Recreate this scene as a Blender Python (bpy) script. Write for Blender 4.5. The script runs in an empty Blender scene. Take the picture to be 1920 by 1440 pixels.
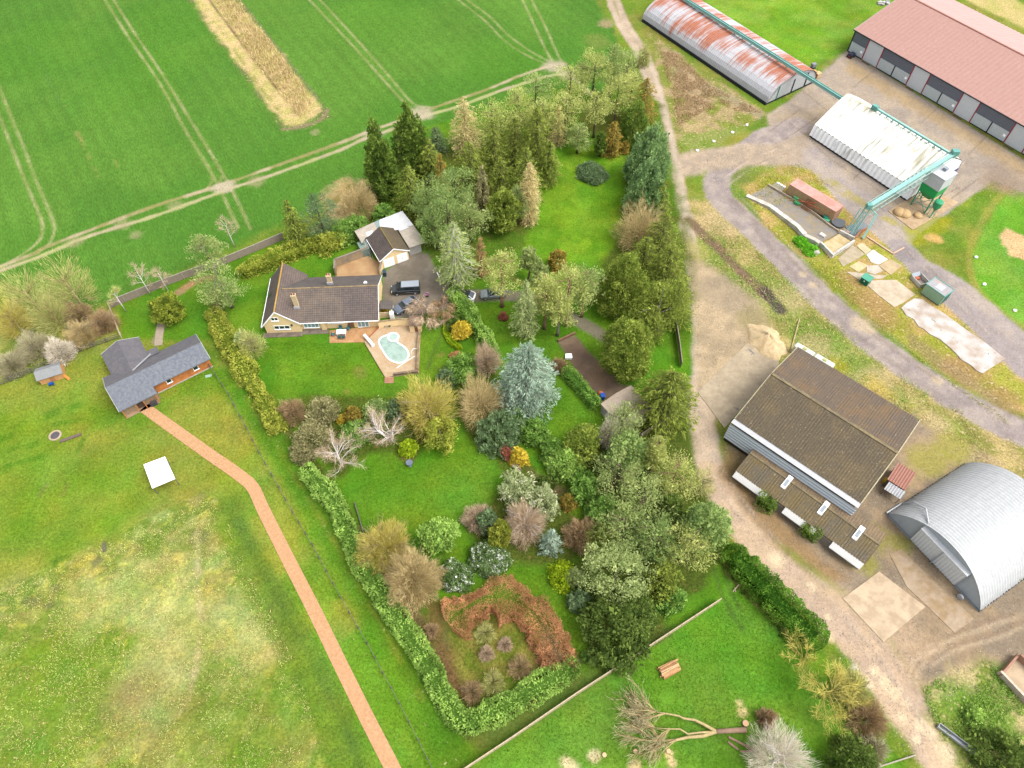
import bpy, bmesh, math, random
import numpy as np
from mathutils import Vector, Matrix

# ---------------------------------------------------------------- camera, sky, sun, exposure
scene = bpy.context.scene
CAM_H, FOC, PITCH = 95.0, 1360.0, math.radians(55)
cam_data = bpy.data.cameras.new('camera')
cam = bpy.data.objects.new('camera', cam_data)
scene.collection.objects.link(cam)
cam.location = (0, 0, CAM_H)
cam.rotation_euler = (math.radians(90) - PITCH, 0, 0)
cam_data.sensor_fit = 'HORIZONTAL'
cam_data.sensor_width = 36.0
cam_data.lens = 36.0 * FOC / 1920.0
cam_data.clip_end = 3000
scene.camera = cam

SUN_EL, SUN_AZ = math.radians(60), math.radians(112)     # azimuth clockwise from +Y
world = bpy.data.worlds.new('World')
scene.world = world
world.use_nodes = True
wn = world.node_tree
sky = wn.nodes.new('ShaderNodeTexSky')
sky.sky_type = 'NISHITA'
sky.sun_disc = False
sky.sun_elevation = SUN_EL
sky.sun_rotation = SUN_AZ
sky.air_density = 1.0
sky.dust_density = 4.0
sky.ozone_density = 0.6
hs = wn.nodes.new('ShaderNodeHueSaturation')             # overcast: the cloud greys the blue out
hs.inputs['Saturation'].default_value = 0.25
bg = wn.nodes['Background']
wn.links.new(sky.outputs[0], hs.inputs['Color'])
wn.links.new(hs.outputs[0], bg.inputs['Color'])
bg.inputs['Strength'].default_value = 0.15
sd = bpy.data.lights.new('sun', 'SUN')
sd.energy = 0.8
sd.angle = math.radians(32)
sd.color = (1.0, 0.97, 0.91)
so = bpy.data.objects.new('sun', sd)
scene.collection.objects.link(so)
d = Vector((math.sin(SUN_AZ) * math.cos(SUN_EL), math.cos(SUN_AZ) * math.cos(SUN_EL), math.sin(SUN_EL)))
so.rotation_euler = d.to_track_quat('Z', 'Y').to_euler()
so.location = d * 200
scene.view_settings.view_transform = 'Standard'
scene.view_settings.look = 'None'
scene.view_settings.exposure = 1.5
scene.view_settings.gamma = 1.0
scene.view_settings.use_curve_mapping = False
scene.cycles.max_bounces = 5
scene.cycles.diffuse_bounces = 3
scene.cycles.transparent_max_bounces = 6

# ---------------------------------------------------------------- helpers
COL = scene.collection
_sp, _cp = math.sin(PITCH), math.cos(PITCH)

def at(x, y, z=0.0):
    """world point at height z seen at photograph pixel (x, y)"""
    dx = x - 960.0; u = 720.0 - y
    d = Vector((dx, _cp * FOC + _sp * u, -_sp * FOC + _cp * u))
    t = (z - CAM_H) / d.z
    return Vector((0, 0, CAM_H)) + d * t

def at2(p, z=0.0):
    v = at(p[0], p[1], z); return (v.x, v.y)

def srgb(r, g, b):
    f = lambda c: (c / 255 / 12.92) if c <= 10 else (((c / 255) + 0.055) / 1.055) ** 2.4
    return (f(r), f(g), f(b))

ILL = 1.95     # how much brighter a level surface renders than its albedo
def alb(r, g, b, k=1.0):
    """albedo of a level surface that photographs as this sRGB colour"""
    return tuple(min(0.85, c / ILL * k) for c in srgb(r, g, b))

def tag(o, label=None, cat=None, group=None, kind=None):
    if label: o['label'] = label
    if cat: o['category'] = cat
    if group: o['group'] = group
    if kind: o['kind'] = kind
    return o

def empty(name, loc=(0, 0, 0), rz=0.0, label=None, cat=None, group=None):
    o = bpy.data.objects.new(name, None)
    COL.objects.link(o)
    o.location = loc; o.rotation_euler = (0, 0, rz)
    o.empty_display_size = 0.5
    return tag(o, label, cat, group)

def copy_tree(o, parent=None):
    c = o.copy(); COL.objects.link(c); c.parent = parent
    for ch in list(o.children): copy_tree(ch, c)
    return c

class MB:
    """collects shapes and builds them as one mesh object"""
    def __init__(s): s.v = []; s.f = []; s.m = []; s.cur = 0; s.st = []
    def add(s, vs, fs):
        o = len(s.v); s.st.append((o, len(s.f)))
        s.v += [tuple(v) for v in vs]; s.f += [tuple(i + o for i in f) for f in fs]; s.m += [s.cur] * len(fs)
        return s
    def box(s, x0, x1, y0, y1, z0, z1):
        return s.add([(x0,y0,z0),(x1,y0,z0),(x1,y1,z0),(x0,y1,z0),(x0,y0,z1),(x1,y0,z1),(x1,y1,z1),(x0,y1,z1)],
                     [(0,3,2,1),(4,5,6,7),(0,1,5,4),(1,2,6,5),(2,3,7,6),(3,0,4,7)])
    def prism(s, pts, z0, z1):
        n = len(pts)
        a = sum(pts[i][0]*pts[(i+1)%n][1]-pts[(i+1)%n][0]*pts[i][1] for i in range(n))
        if a < 0: pts = pts[::-1]
        z0 = z0 if hasattr(z0, '__len__') else [z0]*n
        z1 = z1 if hasattr(z1, '__len__') else [z1]*n
        vs = [(p[0],p[1],z) for p,z in zip(pts,z0)] + [(p[0],p[1],z) for p,z in zip(pts,z1)]
        fs = [tuple(range(n-1,-1,-1)), tuple(range(n,2*n))] + [(i,(i+1)%n,n+(i+1)%n,n+i) for i in range(n)]
        return s.add(vs, fs)
    def extrude(s, prof, axis, a0, a1):
        """profile of (u, z) run along x (axis 'x': u is y) or y (axis 'y': u is x)"""
        n = len(prof)
        mk = (lambda a,u,z:(a,u,z)) if axis == 'x' else (lambda a,u,z:(u,a,z))
        vs = [mk(a0,u,z) for u,z in prof] + [mk(a1,u,z) for u,z in prof]
        fs = [tuple(range(n-1,-1,-1)), tuple(range(n,2*n))] + [(i,(i+1)%n,n+(i+1)%n,n+i) for i in range(n)]
        return s.add(vs, fs)
    def bar(s, a, b, w, h=None, up=(0,0,1)):
        """square bar from a to b"""
        h = h or w
        a = Vector(a); b = Vector(b); d = (b-a)
        if d.length < 1e-6: return s
        d.normalize(); u = Vector(up)
        if abs(d.dot(u)) > .98: u = Vector((0,1,0))
        r = d.cross(u).normalized(); u = r.cross(d).normalized()
        vs = []
        for p in (a,b):
            for i,j in ((-1,-1),(1,-1),(1,1),(-1,1)): vs.append(p + r*(i*w/2) + u*(j*h/2))
        return s.add(vs, [(3,2,1,0),(4,5,6,7),(0,1,5,4),(1,2,6,5),(2,3,7,6),(3,0,4,7)])
    def tube(s, pts, rad, n=6):
        """round tube through points, radius a number or list"""
        pts = [Vector(p) for p in pts]; m = len(pts)
        rad = rad if hasattr(rad, '__len__') else [rad]*m
        vs = []; up = Vector((0,0,1))
        for i,p in enumerate(pts):
            d = (pts[min(i+1,m-1)] - pts[max(i-1,0)])
            d = d.normalized() if d.length > 1e-9 else Vector((0,0,1))
            q = up if abs(d.dot(up)) < .95 else Vector((1,0,0))
            r = d.cross(q).normalized(); u = r.cross(d)
            for k in range(n):
                t = 2*math.pi*k/n
                vs.append(p + (r*math.cos(t) + u*math.sin(t))*rad[i])
        fs = [tuple(range(n)), tuple(range((m-1)*n, m*n))[::-1]]
        for i in range(m-1):
            for k in range(n):
                k2 = (k+1)%n
                fs.append((i*n+k, (i+1)*n+k, (i+1)*n+k2, i*n+k2))
        return s.add(vs, fs)
    def lathe(s, prof, n=16, c=(0,0)):
        vs = []; m = len(prof)
        for r,z in prof:
            for k in range(n):
                t = 2*math.pi*k/n; vs.append((c[0]+r*math.cos(t), c[1]+r*math.sin(t), z))
        fs = [tuple(range(n))[::-1], tuple(range((m-1)*n, m*n))]
        for i in range(m-1):
            for k in range(n):
                k2=(k+1)%n; fs.append((i*n+k, i*n+k2, (i+1)*n+k2, (i+1)*n+k))
        return s.add(vs, fs)
    def build_each(s, name, mat, parent=None, **k):
        """every added shape becomes an object of its own"""
        out = []; e = s.st + [(len(s.v), len(s.f))]
        for (v0, f0), (v1, f1) in zip(e[:-1], e[1:]):
            m = MB(); m.v = s.v[v0:v1]; m.f = [tuple(i-v0 for i in f) for f in s.f[f0:f1]]; m.m = s.m[f0:f1]
            out.append(m.build(name, mat, parent, **k))
        return out
    def build(s, name, mat, parent=None, smooth=False, bevel=0, loc=None, rz=None):
        me = bpy.data.meshes.new(name)
        me.from_pydata(s.v, [], s.f)
        mats = mat if isinstance(mat, (list, tuple)) else [mat]
        for m in mats: me.materials.append(m)
        if len(mats) > 1: me.polygons.foreach_set('material_index', s.m)
        if smooth: me.polygons.foreach_set('use_smooth', [True]*len(me.polygons))
        me.update()
        o = bpy.data.objects.new(name, me); COL.objects.link(o)
        o.parent = parent
        if loc is not None: o.location = loc
        if rz is not None: o.rotation_euler = (0,0,rz)
        if bevel:
            b = o.modifiers.new('bevel', 'BEVEL'); b.width = bevel; b.segments = 2; b.limit_method = 'ANGLE'
        return o

# ---------------------------------------------------------------- materials
MATS = {}
def mat(name, color, rough=0.85, var=0.12, scale=1.5, color2=None, f2=0.5, scale2=0.5, metal=0.0, spec=0.3,
        bump=0.0, bscale=8.0, wave=None, detail=6.0, speck=None):
    """weathered surface: colour with fine and coarse variation.  color2 = second colour in soft patches of its own,
    wave = (direction xyz, bands per metre, depth) corrugation or courses, speck = (colour, scale, amount)"""
    if name in MATS: return MATS[name]
    m = bpy.data.materials.new(name); m.use_nodes = True
    N = m.node_tree.nodes; L = m.node_tree.links
    p = N['Principled BSDF']
    p.inputs['Roughness'].default_value = rough
    p.inputs['Metallic'].default_value = metal
    p.inputs['Specular IOR Level'].default_value = spec
    tc = N.new('ShaderNodeTexCoord')
    def noise(sc, det=detail, ro=0.6):
        n = N.new('ShaderNodeTexNoise'); n.inputs['Scale'].default_value = sc
        n.inputs['Detail'].default_value = det; n.inputs['Roughness'].default_value = ro
        L.new(tc.outputs['Object'], n.inputs['Vector']); return n
    def ramp(src, a, b):
        r = N.new('ShaderNodeMapRange'); r.interpolation_type = 'SMOOTHSTEP'
        r.inputs['From Min'].default_value = a; r.inputs['From Max'].default_value = b
        L.new(src, r.inputs['Value']); return r
    def mix(fac, a, b, mode='MIX'):
        x = N.new('ShaderNodeMix'); x.data_type = 'RGBA'; x.blend_type = mode
        for s, v in ((0, fac), (6, a), (7, b)):
            if isinstance(v, (int, float)): x.inputs[s].default_value = v
            elif isinstance(v, tuple): x.inputs[s].default_value = (*v[:3], 1)
            else: L.new(v, x.inputs[s])
        return x.outputs[2]
    c = tuple(color)
    if color2 is not None:
        n2 = noise(scale2, 8, 0.65)
        c = mix(ramp(n2.outputs['Fac'], f2 - .12, f2 + .12).outputs[0], c, tuple(color2))
    if speck:
        n3 = noise(speck[1], 4, 0.7)
        c = mix(ramp(n3.outputs['Fac'], 0.72 - speck[2], 0.76 - speck[2] + .04).outputs[0], c, tuple(speck[0]))
    if var:
        n1 = noise(scale)
        r = N.new('ShaderNodeMapRange')
        r.inputs['From Min'].default_value = 0.25; r.inputs['From Max'].default_value = 0.75
        r.inputs['To Min'].default_value = 1 - var; r.inputs['To Max'].default_value = 1 + var
        L.new(n1.outputs['Fac'], r.inputs['Value'])
        comb = N.new('ShaderNodeCombineColor')
        for i in range(3): L.new(r.outputs[0], comb.inputs[i])
        c = mix(1.0, c, comb.outputs[0], 'MULTIPLY')
    hgt = None
    if wave:
        dv, fr, depth = wave
        dt = N.new('ShaderNodeVectorMath'); dt.operation = 'DOT_PRODUCT'
        L.new(tc.outputs['Object'], dt.inputs[0]); dt.inputs[1].default_value = dv
        ml = N.new('ShaderNodeMath'); ml.operation = 'MULTIPLY'; ml.inputs[1].default_value = fr * 2 * math.pi
        L.new(dt.outputs['Value'], ml.inputs[0])
        sn = N.new('ShaderNodeMath'); sn.operation = 'SINE'; L.new(ml.outputs[0], sn.inputs[0])
        hgt = sn.outputs[0]
        b = N.new('ShaderNodeBump'); b.inputs['Strength'].default_value = min(1, depth * 8)
        b.inputs['Distance'].default_value = depth
        L.new(hgt, b.inputs['Height']); L.new(b.outputs[0], p.inputs['Normal'])
    if bump:
        nb = noise(bscale, 8, 0.6)
        b2 = N.new('ShaderNodeBump'); b2.inputs['Strength'].default_value = 0.6; b2.inputs['Distance'].default_value = bump
        L.new(nb.outputs['Fac'], b2.inputs['Height'])
        if hgt is not None: L.new(b.outputs[0], b2.inputs['Normal'])
        L.new(b2.outputs[0], p.inputs['Normal'])
    if isinstance(c, tuple): p.inputs['Base Color'].default_value = (*c, 1)
    else: L.new(c, p.inputs['Base Color'])
    MATS[name] = m
    return m

def glass(name='window_glass'):
    if name in MATS: return MATS[name]
    m = bpy.data.materials.new(name); m.use_nodes = True
    p = m.node_tree.nodes['Principled BSDF']
    p.inputs['Base Color'].default_value = (0.02, 0.03, 0.035, 1)
    p.inputs['Roughness'].default_value = 0.04; p.inputs['Specular IOR Level'].default_value = 0.8
    MATS[name] = m; return m
# ---------------------------------------------------------------- the ground: one grid of real surfaces, split by kind
rng = np.random.default_rng(7)
def vnoise(x, y, s, seed):
    """value noise, s = feature size in metres"""
    r = np.random.default_rng(seed); T = r.random((256, 256)).astype(np.float32)
    u = x / s + 1000.5; v = y / s + 1000.5
    i = np.floor(u).astype(int); j = np.floor(v).astype(int)
    a = u - i; b = v - j; a = a*a*(3-2*a); b = b*b*(3-2*b)
    i &= 255; j &= 255; i2 = (i+1) & 255; j2 = (j+1) & 255
    return T[i,j]*(1-a)*(1-b) + T[i2,j]*a*(1-b) + T[i,j2]*(1-a)*b + T[i2,j2]*a*b
def fbm(x, y, s, seed, n=4):
    t = 0; w = 0; a = 1.0
    for k in range(n):
        t = t + a*vnoise(x*math.cos(k)+y*math.sin(k), -x*math.sin(k)+y*math.cos(k), s/2**k, seed+k); w += a; a *= .55
    return t/w
STEP = 0.33
gy = np.arange(-6, 212, STEP); gx = np.arange(-165, 165+STEP, STEP)
GX, GY = np.meshgrid(gx, gy)
HW = 82 + np.clip(GY - 8, 0, None)*0.4
NX, NY = len(gx), len(gy)
gcol = np.zeros((NY, NX, 3), np.float32)
greg = np.zeros((NY, NX), np.int8)
REG = ['ground', 'field', 'lawn', 'meadow', 'farm_road', 'yard', 'field_track', 'bank', 'garden_bed', 'driveway', 'ditch']
def smooth(a, b, v):
    t = np.clip((v-a)/(b-a), 0, 1); return t*t*(3-2*t)
def window(pts, pad):
    a = np.array(pts); x0,y0 = a.min(0)-pad; x1,y1 = a.max(0)+pad
    i0,i1 = np.searchsorted(gx,[x0,x1]); j0,j1 = np.searchsorted(gy,[y0,y1])
    return slice(j0,j1), slice(i0,i1)
def seg_dist(X, Y, pts, closed=False):
    D = np.full(X.shape, 1e9)
    n = len(pts)
    for k in range(n if closed else n-1):
        (ax,ay),(bx,by) = pts[k], pts[(k+1)%n]
        dx,dy = bx-ax, by-ay; L2 = dx*dx+dy*dy+1e-12
        t = np.clip(((X-ax)*dx+(Y-ay)*dy)/L2,0,1)
        D = np.minimum(D, (X-ax-t*dx)**2+(Y-ay-t*dy)**2)
    return np.sqrt(D)
def inside(X, Y, pts):
    c = np.zeros(X.shape, bool); n = len(pts)
    for k in range(n):
        (ax,ay),(bx,by) = pts[k], pts[(k+1)%n]
        if ay == by: continue
        c ^= ((ay > Y) != (by > Y)) & (X < (bx-ax)*(Y-ay)/(by-ay)+ax)
    return c
def curve(pts, n=8):
    """Catmull-Rom through points"""
    P = [np.array(p, float) for p in pts]; P = [2*P[0]-P[1]] + P + [2*P[-1]-P[-2]]; out = []
    for k in range(1, len(P)-2):
        a,b,c,d = P[k-1:k+3]
        for t in np.linspace(0,1,n,endpoint=False):
            out.append(tuple(.5*((2*b)+(-a+c)*t+(2*a-5*b+4*c-d)*t*t+(-a+3*b-3*c+d)*t**3)))
    out.append(tuple(P[-2])); return out
def lin(c):
    v = np.array(alb(*c), np.float32)
    if c[1] > c[0]*1.02 and c[1] > c[2]*1.3:            # grasses
        l = v @ np.array([.3,.6,.1], np.float32); v = (v*.93 + l*.07)*.66*np.array([1.17,1.0,.9], np.float32)
    return v
def put(w, m, col, reg=None, mott=0.0, msz=2.0, col2=None, seed=1, regthr=.5):
    X, Y = GX[w], GY[w]
    c = np.broadcast_to(lin(col), X.shape+(3,)).copy()
    if col2 is not None:
        t = smooth(.38, .62, fbm(X, Y, msz, seed+50))[...,None]
        c = c*(1-t) + lin(col2)*t
    if mott:
        c *= (1 + mott*(fbm(X, Y, msz*.6, seed+90)-.5)*2)[...,None]
    m = m[...,None]
    gcol[w] = gcol[w]*(1-m) + c*m
    if reg:
        g = greg[w]; g[m[...,0] > regthr] = REG.index(reg)
def area(pix, col, reg=None, edge=0.5, rough=0.8, rs=2.0, op=1.0, world=False, **k):
    pts = pix if world else [at2(p) for p in pix]
    w = window(pts, edge+rough+2); X, Y = GX[w], GY[w]
    d = seg_dist(X, Y, pts, True); d = np.where(inside(X, Y, pts), d, -d)
    if rough: d = d + (fbm(X, Y, rs, 11+len(pix))-.5)*2*rough
    put(w, smooth(-edge, edge, d)*op, col, reg, **k)
def strip(pix, width, col, reg=None, edge=0.25, rough=0.15, rs=2.0, op=1.0, patchy=0, **k):
    pts = curve([at2(p) for p in pix])
    w = window(pts, width+edge+rough+2); X, Y = GX[w], GY[w]
    d = width/2 - seg_dist(X, Y, pts)
    if rough: d = d + (fbm(X, Y, rs, 31+len(pix))-.5)*2*rough
    m = smooth(-edge, edge, d)*op
    if patchy: m = m*smooth(.5-patchy, .5+.15, fbm(X, Y, 2.2, 71+len(pix)))
    put(w, m, col, reg, **k)
def blotch(px, py, r, col, op=1.0, sq=1.0, rot=0.0, edge=.5, **k):
    cx, cy = at2((px, py)); pts = [(cx-r*1.5, cy-r*1.5), (cx+r*1.5, cy+r*1.5)]
    w = window(pts, 1); X, Y = GX[w]-cx, GY[w]-cy
    c, s = math.cos(rot), math.sin(rot)
    d = r - np.hypot(X*c+Y*s, (-X*s+Y*c)*sq) + (fbm(GX[w], GY[w], r*.7, int(px)) - .5)*r*.9
    put(w, smooth(-edge*r, edge*r, d)*op, col, seed=int(px), **k)

ALL = (slice(None), slice(None))
# base: rough grass everywhere
put(ALL, np.ones_like(GX), (122,165,45), 'ground', mott=.18, msz=6, col2=(150,170,70))
# ---- crop field
FLD = [(-500,-300),(1113,-300),(1117,0),(1150,55),(1168,110),(1130,170),(900,260),(700,345),(520,440),(360,510),(215,572),(120,600),(0,650),(-500,760)]
area(FLD, (92,157,52), 'field', edge=.6, rough=.6, mott=.10, msz=14, col2=(102,164,56))
# drill rows: fine ripples along the tramlines
_X, _Y = GX, GY
ft = np.radians(-57.5); u = -np.sin(ft)*_X + np.cos(ft)*_Y; v = np.cos(ft)*_X + np.sin(ft)*_Y
fm = (greg == 1)
r_ = 1 + .05*np.sin(u*2*np.pi/3.0 + 2*vnoise(u, v*.05, 5, 3)) + .10*(vnoise(u, v*.12, .6, 5)-.5) + .12*(vnoise(u, v*.1, 6, 6)-.5)
gcol[fm] *= r_[fm][:,None]
area([(0,420),(120,430),(330,350),(560,250),(900,120),(1130,40),(1168,110),(1130,170),(900,260),(520,440),(215,572),(-60,640)], (88,158,46), None, edge=3, rough=2, op=.5, mott=.12, msz=4)
for q in [(250,290,9),(150,320,7),(380,180,9),(600,60,8),(320,250,6),(90,260,8),(450,250,7),(830,60,9),(1050,40,6)]:
    blotch(*q, (96,160,52), op=.25)
for q in [(330,60,14),(60,100,14),(250,160,12),(720,30,12),(930,110,10)]:
    blotch(*q, (88,165,30), op=.3)
RUT = (170,186,118); RUTD = (182,176,128)
for pts, op in [
    ([(-20,117),(0,167),(20,217),(47,283),(67,337),(87,383),(100,417),(102,433),(92,457),(67,477)],.8),
    ([(-30,145),(0,220),(30,297),(60,370),(77,410),(80,430),(72,453),(37,480),(0,500)],.85),
    ([(160,-60),(197,0),(243,73),(300,157),(347,243),(380,297),(400,330),(417,363),(432,397),(447,427)],.85),
    ([(175,-60),(213,0),(253,63),(300,133),(360,230),(403,300),(433,353),(450,387),(470,430)],.85),
    ([(396,325),(397,340),(383,357),(350,370)],.7), ([(416,330),(412,345),(420,352)],.7),
    ([(540,-40),(580,0),(640,63),(690,117),(740,173),(762,195),(775,207)],.75),
    ([(560,-40),(600,0),(640,43),(683,90),(733,147),(763,183),(783,198),(806,201)],.75),
    ([(800,-50),(860,0),(907,37),(947,77),(987,103),(1030,123)],.6),
    ([(820,-50),(877,0),(917,30),(950,63),(990,93),(1033,117)],.6),
    ([(955,-50),(980,0),(1003,50),(1023,93),(1037,117),(1050,147)],.8),
    ([(972,-50),(997,0),(1023,50),(1040,90),(1060,130)],.8)]:
    strip(pts, .5, RUT, None, edge=.28, rough=.12, op=op*.85, col2=RUTD, msz=3)
strip([(30,50),(80,130),(120,210),(150,265)], 1.0, (100,160,70), None, op=.35, patchy=.1)
strip([(120,200),(145,250),(165,290),(183,330)], .9, (165,175,95), None, op=.7, patchy=.1)
strip([(200,270),(222,315)], .4, (165,180,95), None, op=.6, patchy=.1)
# headland track (two ruts and worn middle)
H1 = [(-40,520),(0,500),(60,477),(87,463),(207,417),(300,383),(383,357),(427,343),(500,317),(640,267),(700,243),(740,230),(790,210),(827,197),(907,170),(973,143),(1033,123),(1060,120)]
H2 = [(-40,525),(0,508),(77,480),(167,443),(283,407),(400,365),(433,353),(513,327),(640,280),(683,260),(737,242),(790,220),(857,200),(913,180),(960,163),(1060,140),(1120,190)]
strip(H1, .9, (170,176,112), 'field_track', edge=.3, rough=.25, col2=(188,172,138), msz=4, op=.95)
strip(H2, .95, (176,176,120), 'field_track', edge=.3, rough=.25, col2=(186,170,140), msz=4, op=.95)
for q in [(425,350,1.6),(410,352,1.3),(700,252,2),(790,213,2.4),(1040,125,2.6),(1065,140,2)]: blotch(*q, (190,176,150), op=.8)
for q in [(230,420,1.5),(480,340,1.6),(255,440,1.1),(330,385,1.4),(140,455,1.6),(590,248,1.0)]: blotch(*q, (170,160,120), op=.5)
# reed ditch running into the field
area([(300,-90),(353,0),(400,67),(460,150),(530,246),(575,240),(622,219),(593,180),(450,0),(380,-90)], (128,150,88), 'bank', edge=.8, rough=.5, col2=(110,160,60), msz=2.5, mott=.2)
area([(310,-90),(362,0),(433,103),(500,190),(536,231),(567,232),(602,210),(590,187),(520,90),(437,0),(360,-90)], (206,182,128), None, edge=.8, rough=1.2, rs=3, col2=(190,178,110), msz=2, mott=.2)
strip([(340,-90),(393,0),(430,50),(460,90),(495,135),(522,170)], .5, (120,98,74), 'ditch', op=.85)
strip([(393,30),(440,95),(500,180),(530,215)], .8, (140,160,70), None, op=.6, patchy=.15)
strip([(615,205),(600,225),(560,238),(530,243)], .9, (150,128,104), None, op=.7)
strip([(450,0),(520,90),(595,185)], .6, (140,150,110), None, op=.7)
# field edge towards the lane
strip([(1105,-60),(1133,30),(1152,60),(1165,95)], 1.2, (138,160,72), None, op=.6, patchy=.15)
blotch(1137,45,1.8,(176,150,120),op=.7); blotch(1120,78,3,(140,165,80),op=.6)
# strip of rough grass between the field and the fence
strip([(60,640),(200,590),(300,545),(420,490),(530,440),(600,410)], 5, (128,172,45), None, edge=1.5, rough=1, op=.8, col2=(150,175,60))
strip([(440,500),(480,483),(540,455),(600,425)], 1.3, (178,165,105), None, op=.7)
area([(600,370),(640,335),(690,335),(720,400),(700,440),(620,440)], (176,160,112), 'ground', edge=1.5, rough=2, col2=(150,160,90), msz=2.5, mott=.2)

# ---- far right: grass, bank, tan strip
area([(1165,-200),(1240,-60),(1480,-200),(1800,-200),(1640,60),(1560,110),(1500,120),(1240,-20)], (122,185,30), 'ground', edge=1, rough=1, col2=(140,195,55), msz=7, mott=.15)
area([(1700,-60),(1830,10),(1920,52),(2100,140),(2100,60),(1920,10),(1820,-60)], (200,182,120), 'bank', edge=1, rough=.6, col2=(186,178,105), msz=3)
area([(1860,-60),(1920,0),(2100,60),(2100,-200),(1800,-200)], (66,150,35), 'field', edge=.6, rough=.4, mott=.1)
area([(1215,60),(1275,100),(1435,212),(1400,240),(1330,275),(1285,300),(1262,270),(1240,180)], (146,168,70), 'bank', edge=.8, rough=.8, col2=(176,156,112), msz=3, mott=.22)
area([(1235,85),(1262,95),(1330,160),(1335,200),(1300,215),(1275,175)], (176,150,118), None, edge=1.5, rough=1.8, op=.8, col2=(150,128,100), msz=1.6, mott=.25)
area([(1320,150),(1437,212),(1425,222),(1310,165)], (166,150,120), None, edge=.7, rough=.6, op=.8, mott=.25, msz=1)
area([(1270,255),(1400,235),(1420,230),(1330,278),(1290,295)], (132,178,60), None, edge=1, rough=.8, op=.7)
# scrubby land between lane, loop road and barns
area([(1275,380),(1330,370),(1400,450),(1520,560),(1640,670),(1800,770),(1920,830),(2000,880),(2000,1000),(1640,830),(1500,700),(1440,650),(1330,560),(1300,470)], (164,172,92), 'bank', edge=1, rough=1, col2=(188,168,112), msz=4, mott=.22)
for q in [(1330,470,4),(1390,530,4),(1450,560,5),(1520,630,4),(1600,690,4),(1680,760,4),(1560,640,3),(1780,830,4)]:
    blotch(*q, (120,180,50), op=.55)
for q in [(1480,560,3),(1350,420,4),(1530,650,2.6),(1640,720,3),(1740,800,3)]:
    blotch(*q, (196,172,130), op=.6)
for q in [(1640,740,3),(1700,790,3),(1570,690,2)]:
    blotch(*q, (190,165,40), op=.5)
# island between the two roads
area([(1395,355),(1440,320),(1500,300),(1560,345),(1620,400),(1700,470),(1730,505),(1830,605),(1900,680),(1960,740),(1960,800),(1840,740),(1740,680),(1640,600),(1520,490),(1430,420)], (160,160,66), 'bank', edge=.8, rough=.6, col2=(186,158,98), msz=3.5, mott=.25)
for q in [(1440,345,3.2),(1600,555,3),(1560,520,2.4),(1680,605,3),(1740,655,3),(1820,710,3),(1480,430,2.5)]:
    blotch(*q, (152,172,40), op=.6)
for q in [(1600,520,2.5),(1620,560,2.5),(1800,690,3),(1880,745,2.5),(1650,590,2.6)]:
    blotch(*q, (166,130,92), op=.6)
for q in [(1515,460,1.6),(1500,450,1.2),(1530,470,1.2)]: blotch(*q, (110,210,40), op=.8)
area([(1700,650),(1800,720),(1920,800),(1920,780),(1800,690),(1700,620)], (150,128,98), None, edge=1, rough=.8, op=.6, mott=.25)
# bright pasture at the right edge
area([(1820,470),(1870,390),(1920,320),(2050,300),(2050,640),(1920,615),(1850,570),(1825,520)], (112,190,40), 'meadow', edge=.7, rough=.5, col2=(132,196,60), msz=5, mott=.12)
area([(1870,445),(1890,430),(1930,445),(1960,470),(1930,490),(1890,475)], (214,178,130), 'bank', edge=.5, rough=.8, mott=.2, msz=1.5)
strip([(1888,350),(1850,400),(1822,460),(1820,510),(1850,560),(1925,618)], 1.2, (150,150,70), None, op=.6)

# ---- roads
ASP = (170,158,152)
area([(1440,215),(1480,190),(1555,128),(1588,96),(1920,300),(2000,350),(2000,400),(1890,348),(1862,338),(1720,440),(1700,470),(1800,520),(1830,545),(1925,625),(2000,660),(2000,800),(1915,705),(1850,640),(1760,560),(1700,490),(1610,415),(1560,365),(1520,320),(1450,300)], ASP, 'yard', edge=.5, rough=.35, col2=(182,168,156), msz=3, mott=.14)
area([(1440,215),(1480,190),(1555,128),(1588,96),(1640,130),(1920,302),(1990,350),(1990,390),(1890,348),(1865,338),(1712,432),(1675,395),(1600,345),(1520,262),(1450,255)], (184,167,146), 'yard', edge=.6, rough=.6, col2=(168,154,140), msz=4, mott=.14)
area([(1540,140),(1590,100),(1700,165),(1640,200),(1560,160)], (176,160,142), None, edge=2, rough=1.5, op=.7)
area([(1590,112),(1920,305),(1920,330),(1580,130)], (178,146,86), None, edge=1.2, rough=1.2, op=.45, mott=.2)
area([(1440,215),(1560,200),(1530,250),(1500,300),(1440,300)], (172,152,126), None, edge=2, rough=1.5, op=.6)
LOOP = [(1500,235),(1440,255),(1395,285),(1355,318),(1343,345),(1352,372),(1385,405),(1430,448),(1490,508),(1560,578),(1640,645),(1740,715),(1840,775),(1920,812),(2020,850)]
strip(LOOP, 5.2, (160,147,142), 'farm_road', edge=.45, rough=.5, col2=(176,162,152), msz=2, mott=.16)
strip([(1470,290),(1400,290),(1330,300),(1280,310)], 7, (176,158,138), 'farm_road', edge=1, rough=.7, mott=.1, col2=(190,170,146))
strip([(1372,375),(1440,440),(1500,500),(1570,568),(1660,640),(1750,705)], 1.1, (134,120,110), None, op=.55, patchy=.2, edge=.5)
strip([(1392,400),(1450,470),(1530,560),(1620,640),(1700,700),(1800,765)], .9, (132,120,112), None, op=.5, patchy=.2, edge=.5)
for q in [(1505,514,.7),(1525,535,.8),(1612,608,1.6),(1630,620,1.0),(1758,714,.9)]: blotch(*q, (200,180,150), op=.8)
strip([(1690,465),(1750,530),(1830,600),(1920,690)], 4.5, (166,154,150), 'yard', edge=.6, rough=.4, mott=.1)
strip([(1510,320),(1580,360),(1660,405),(1740,450)], 2.0, (176,160,60), None, op=.55, patchy=.2, edge=.8, mott=.2)
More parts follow.
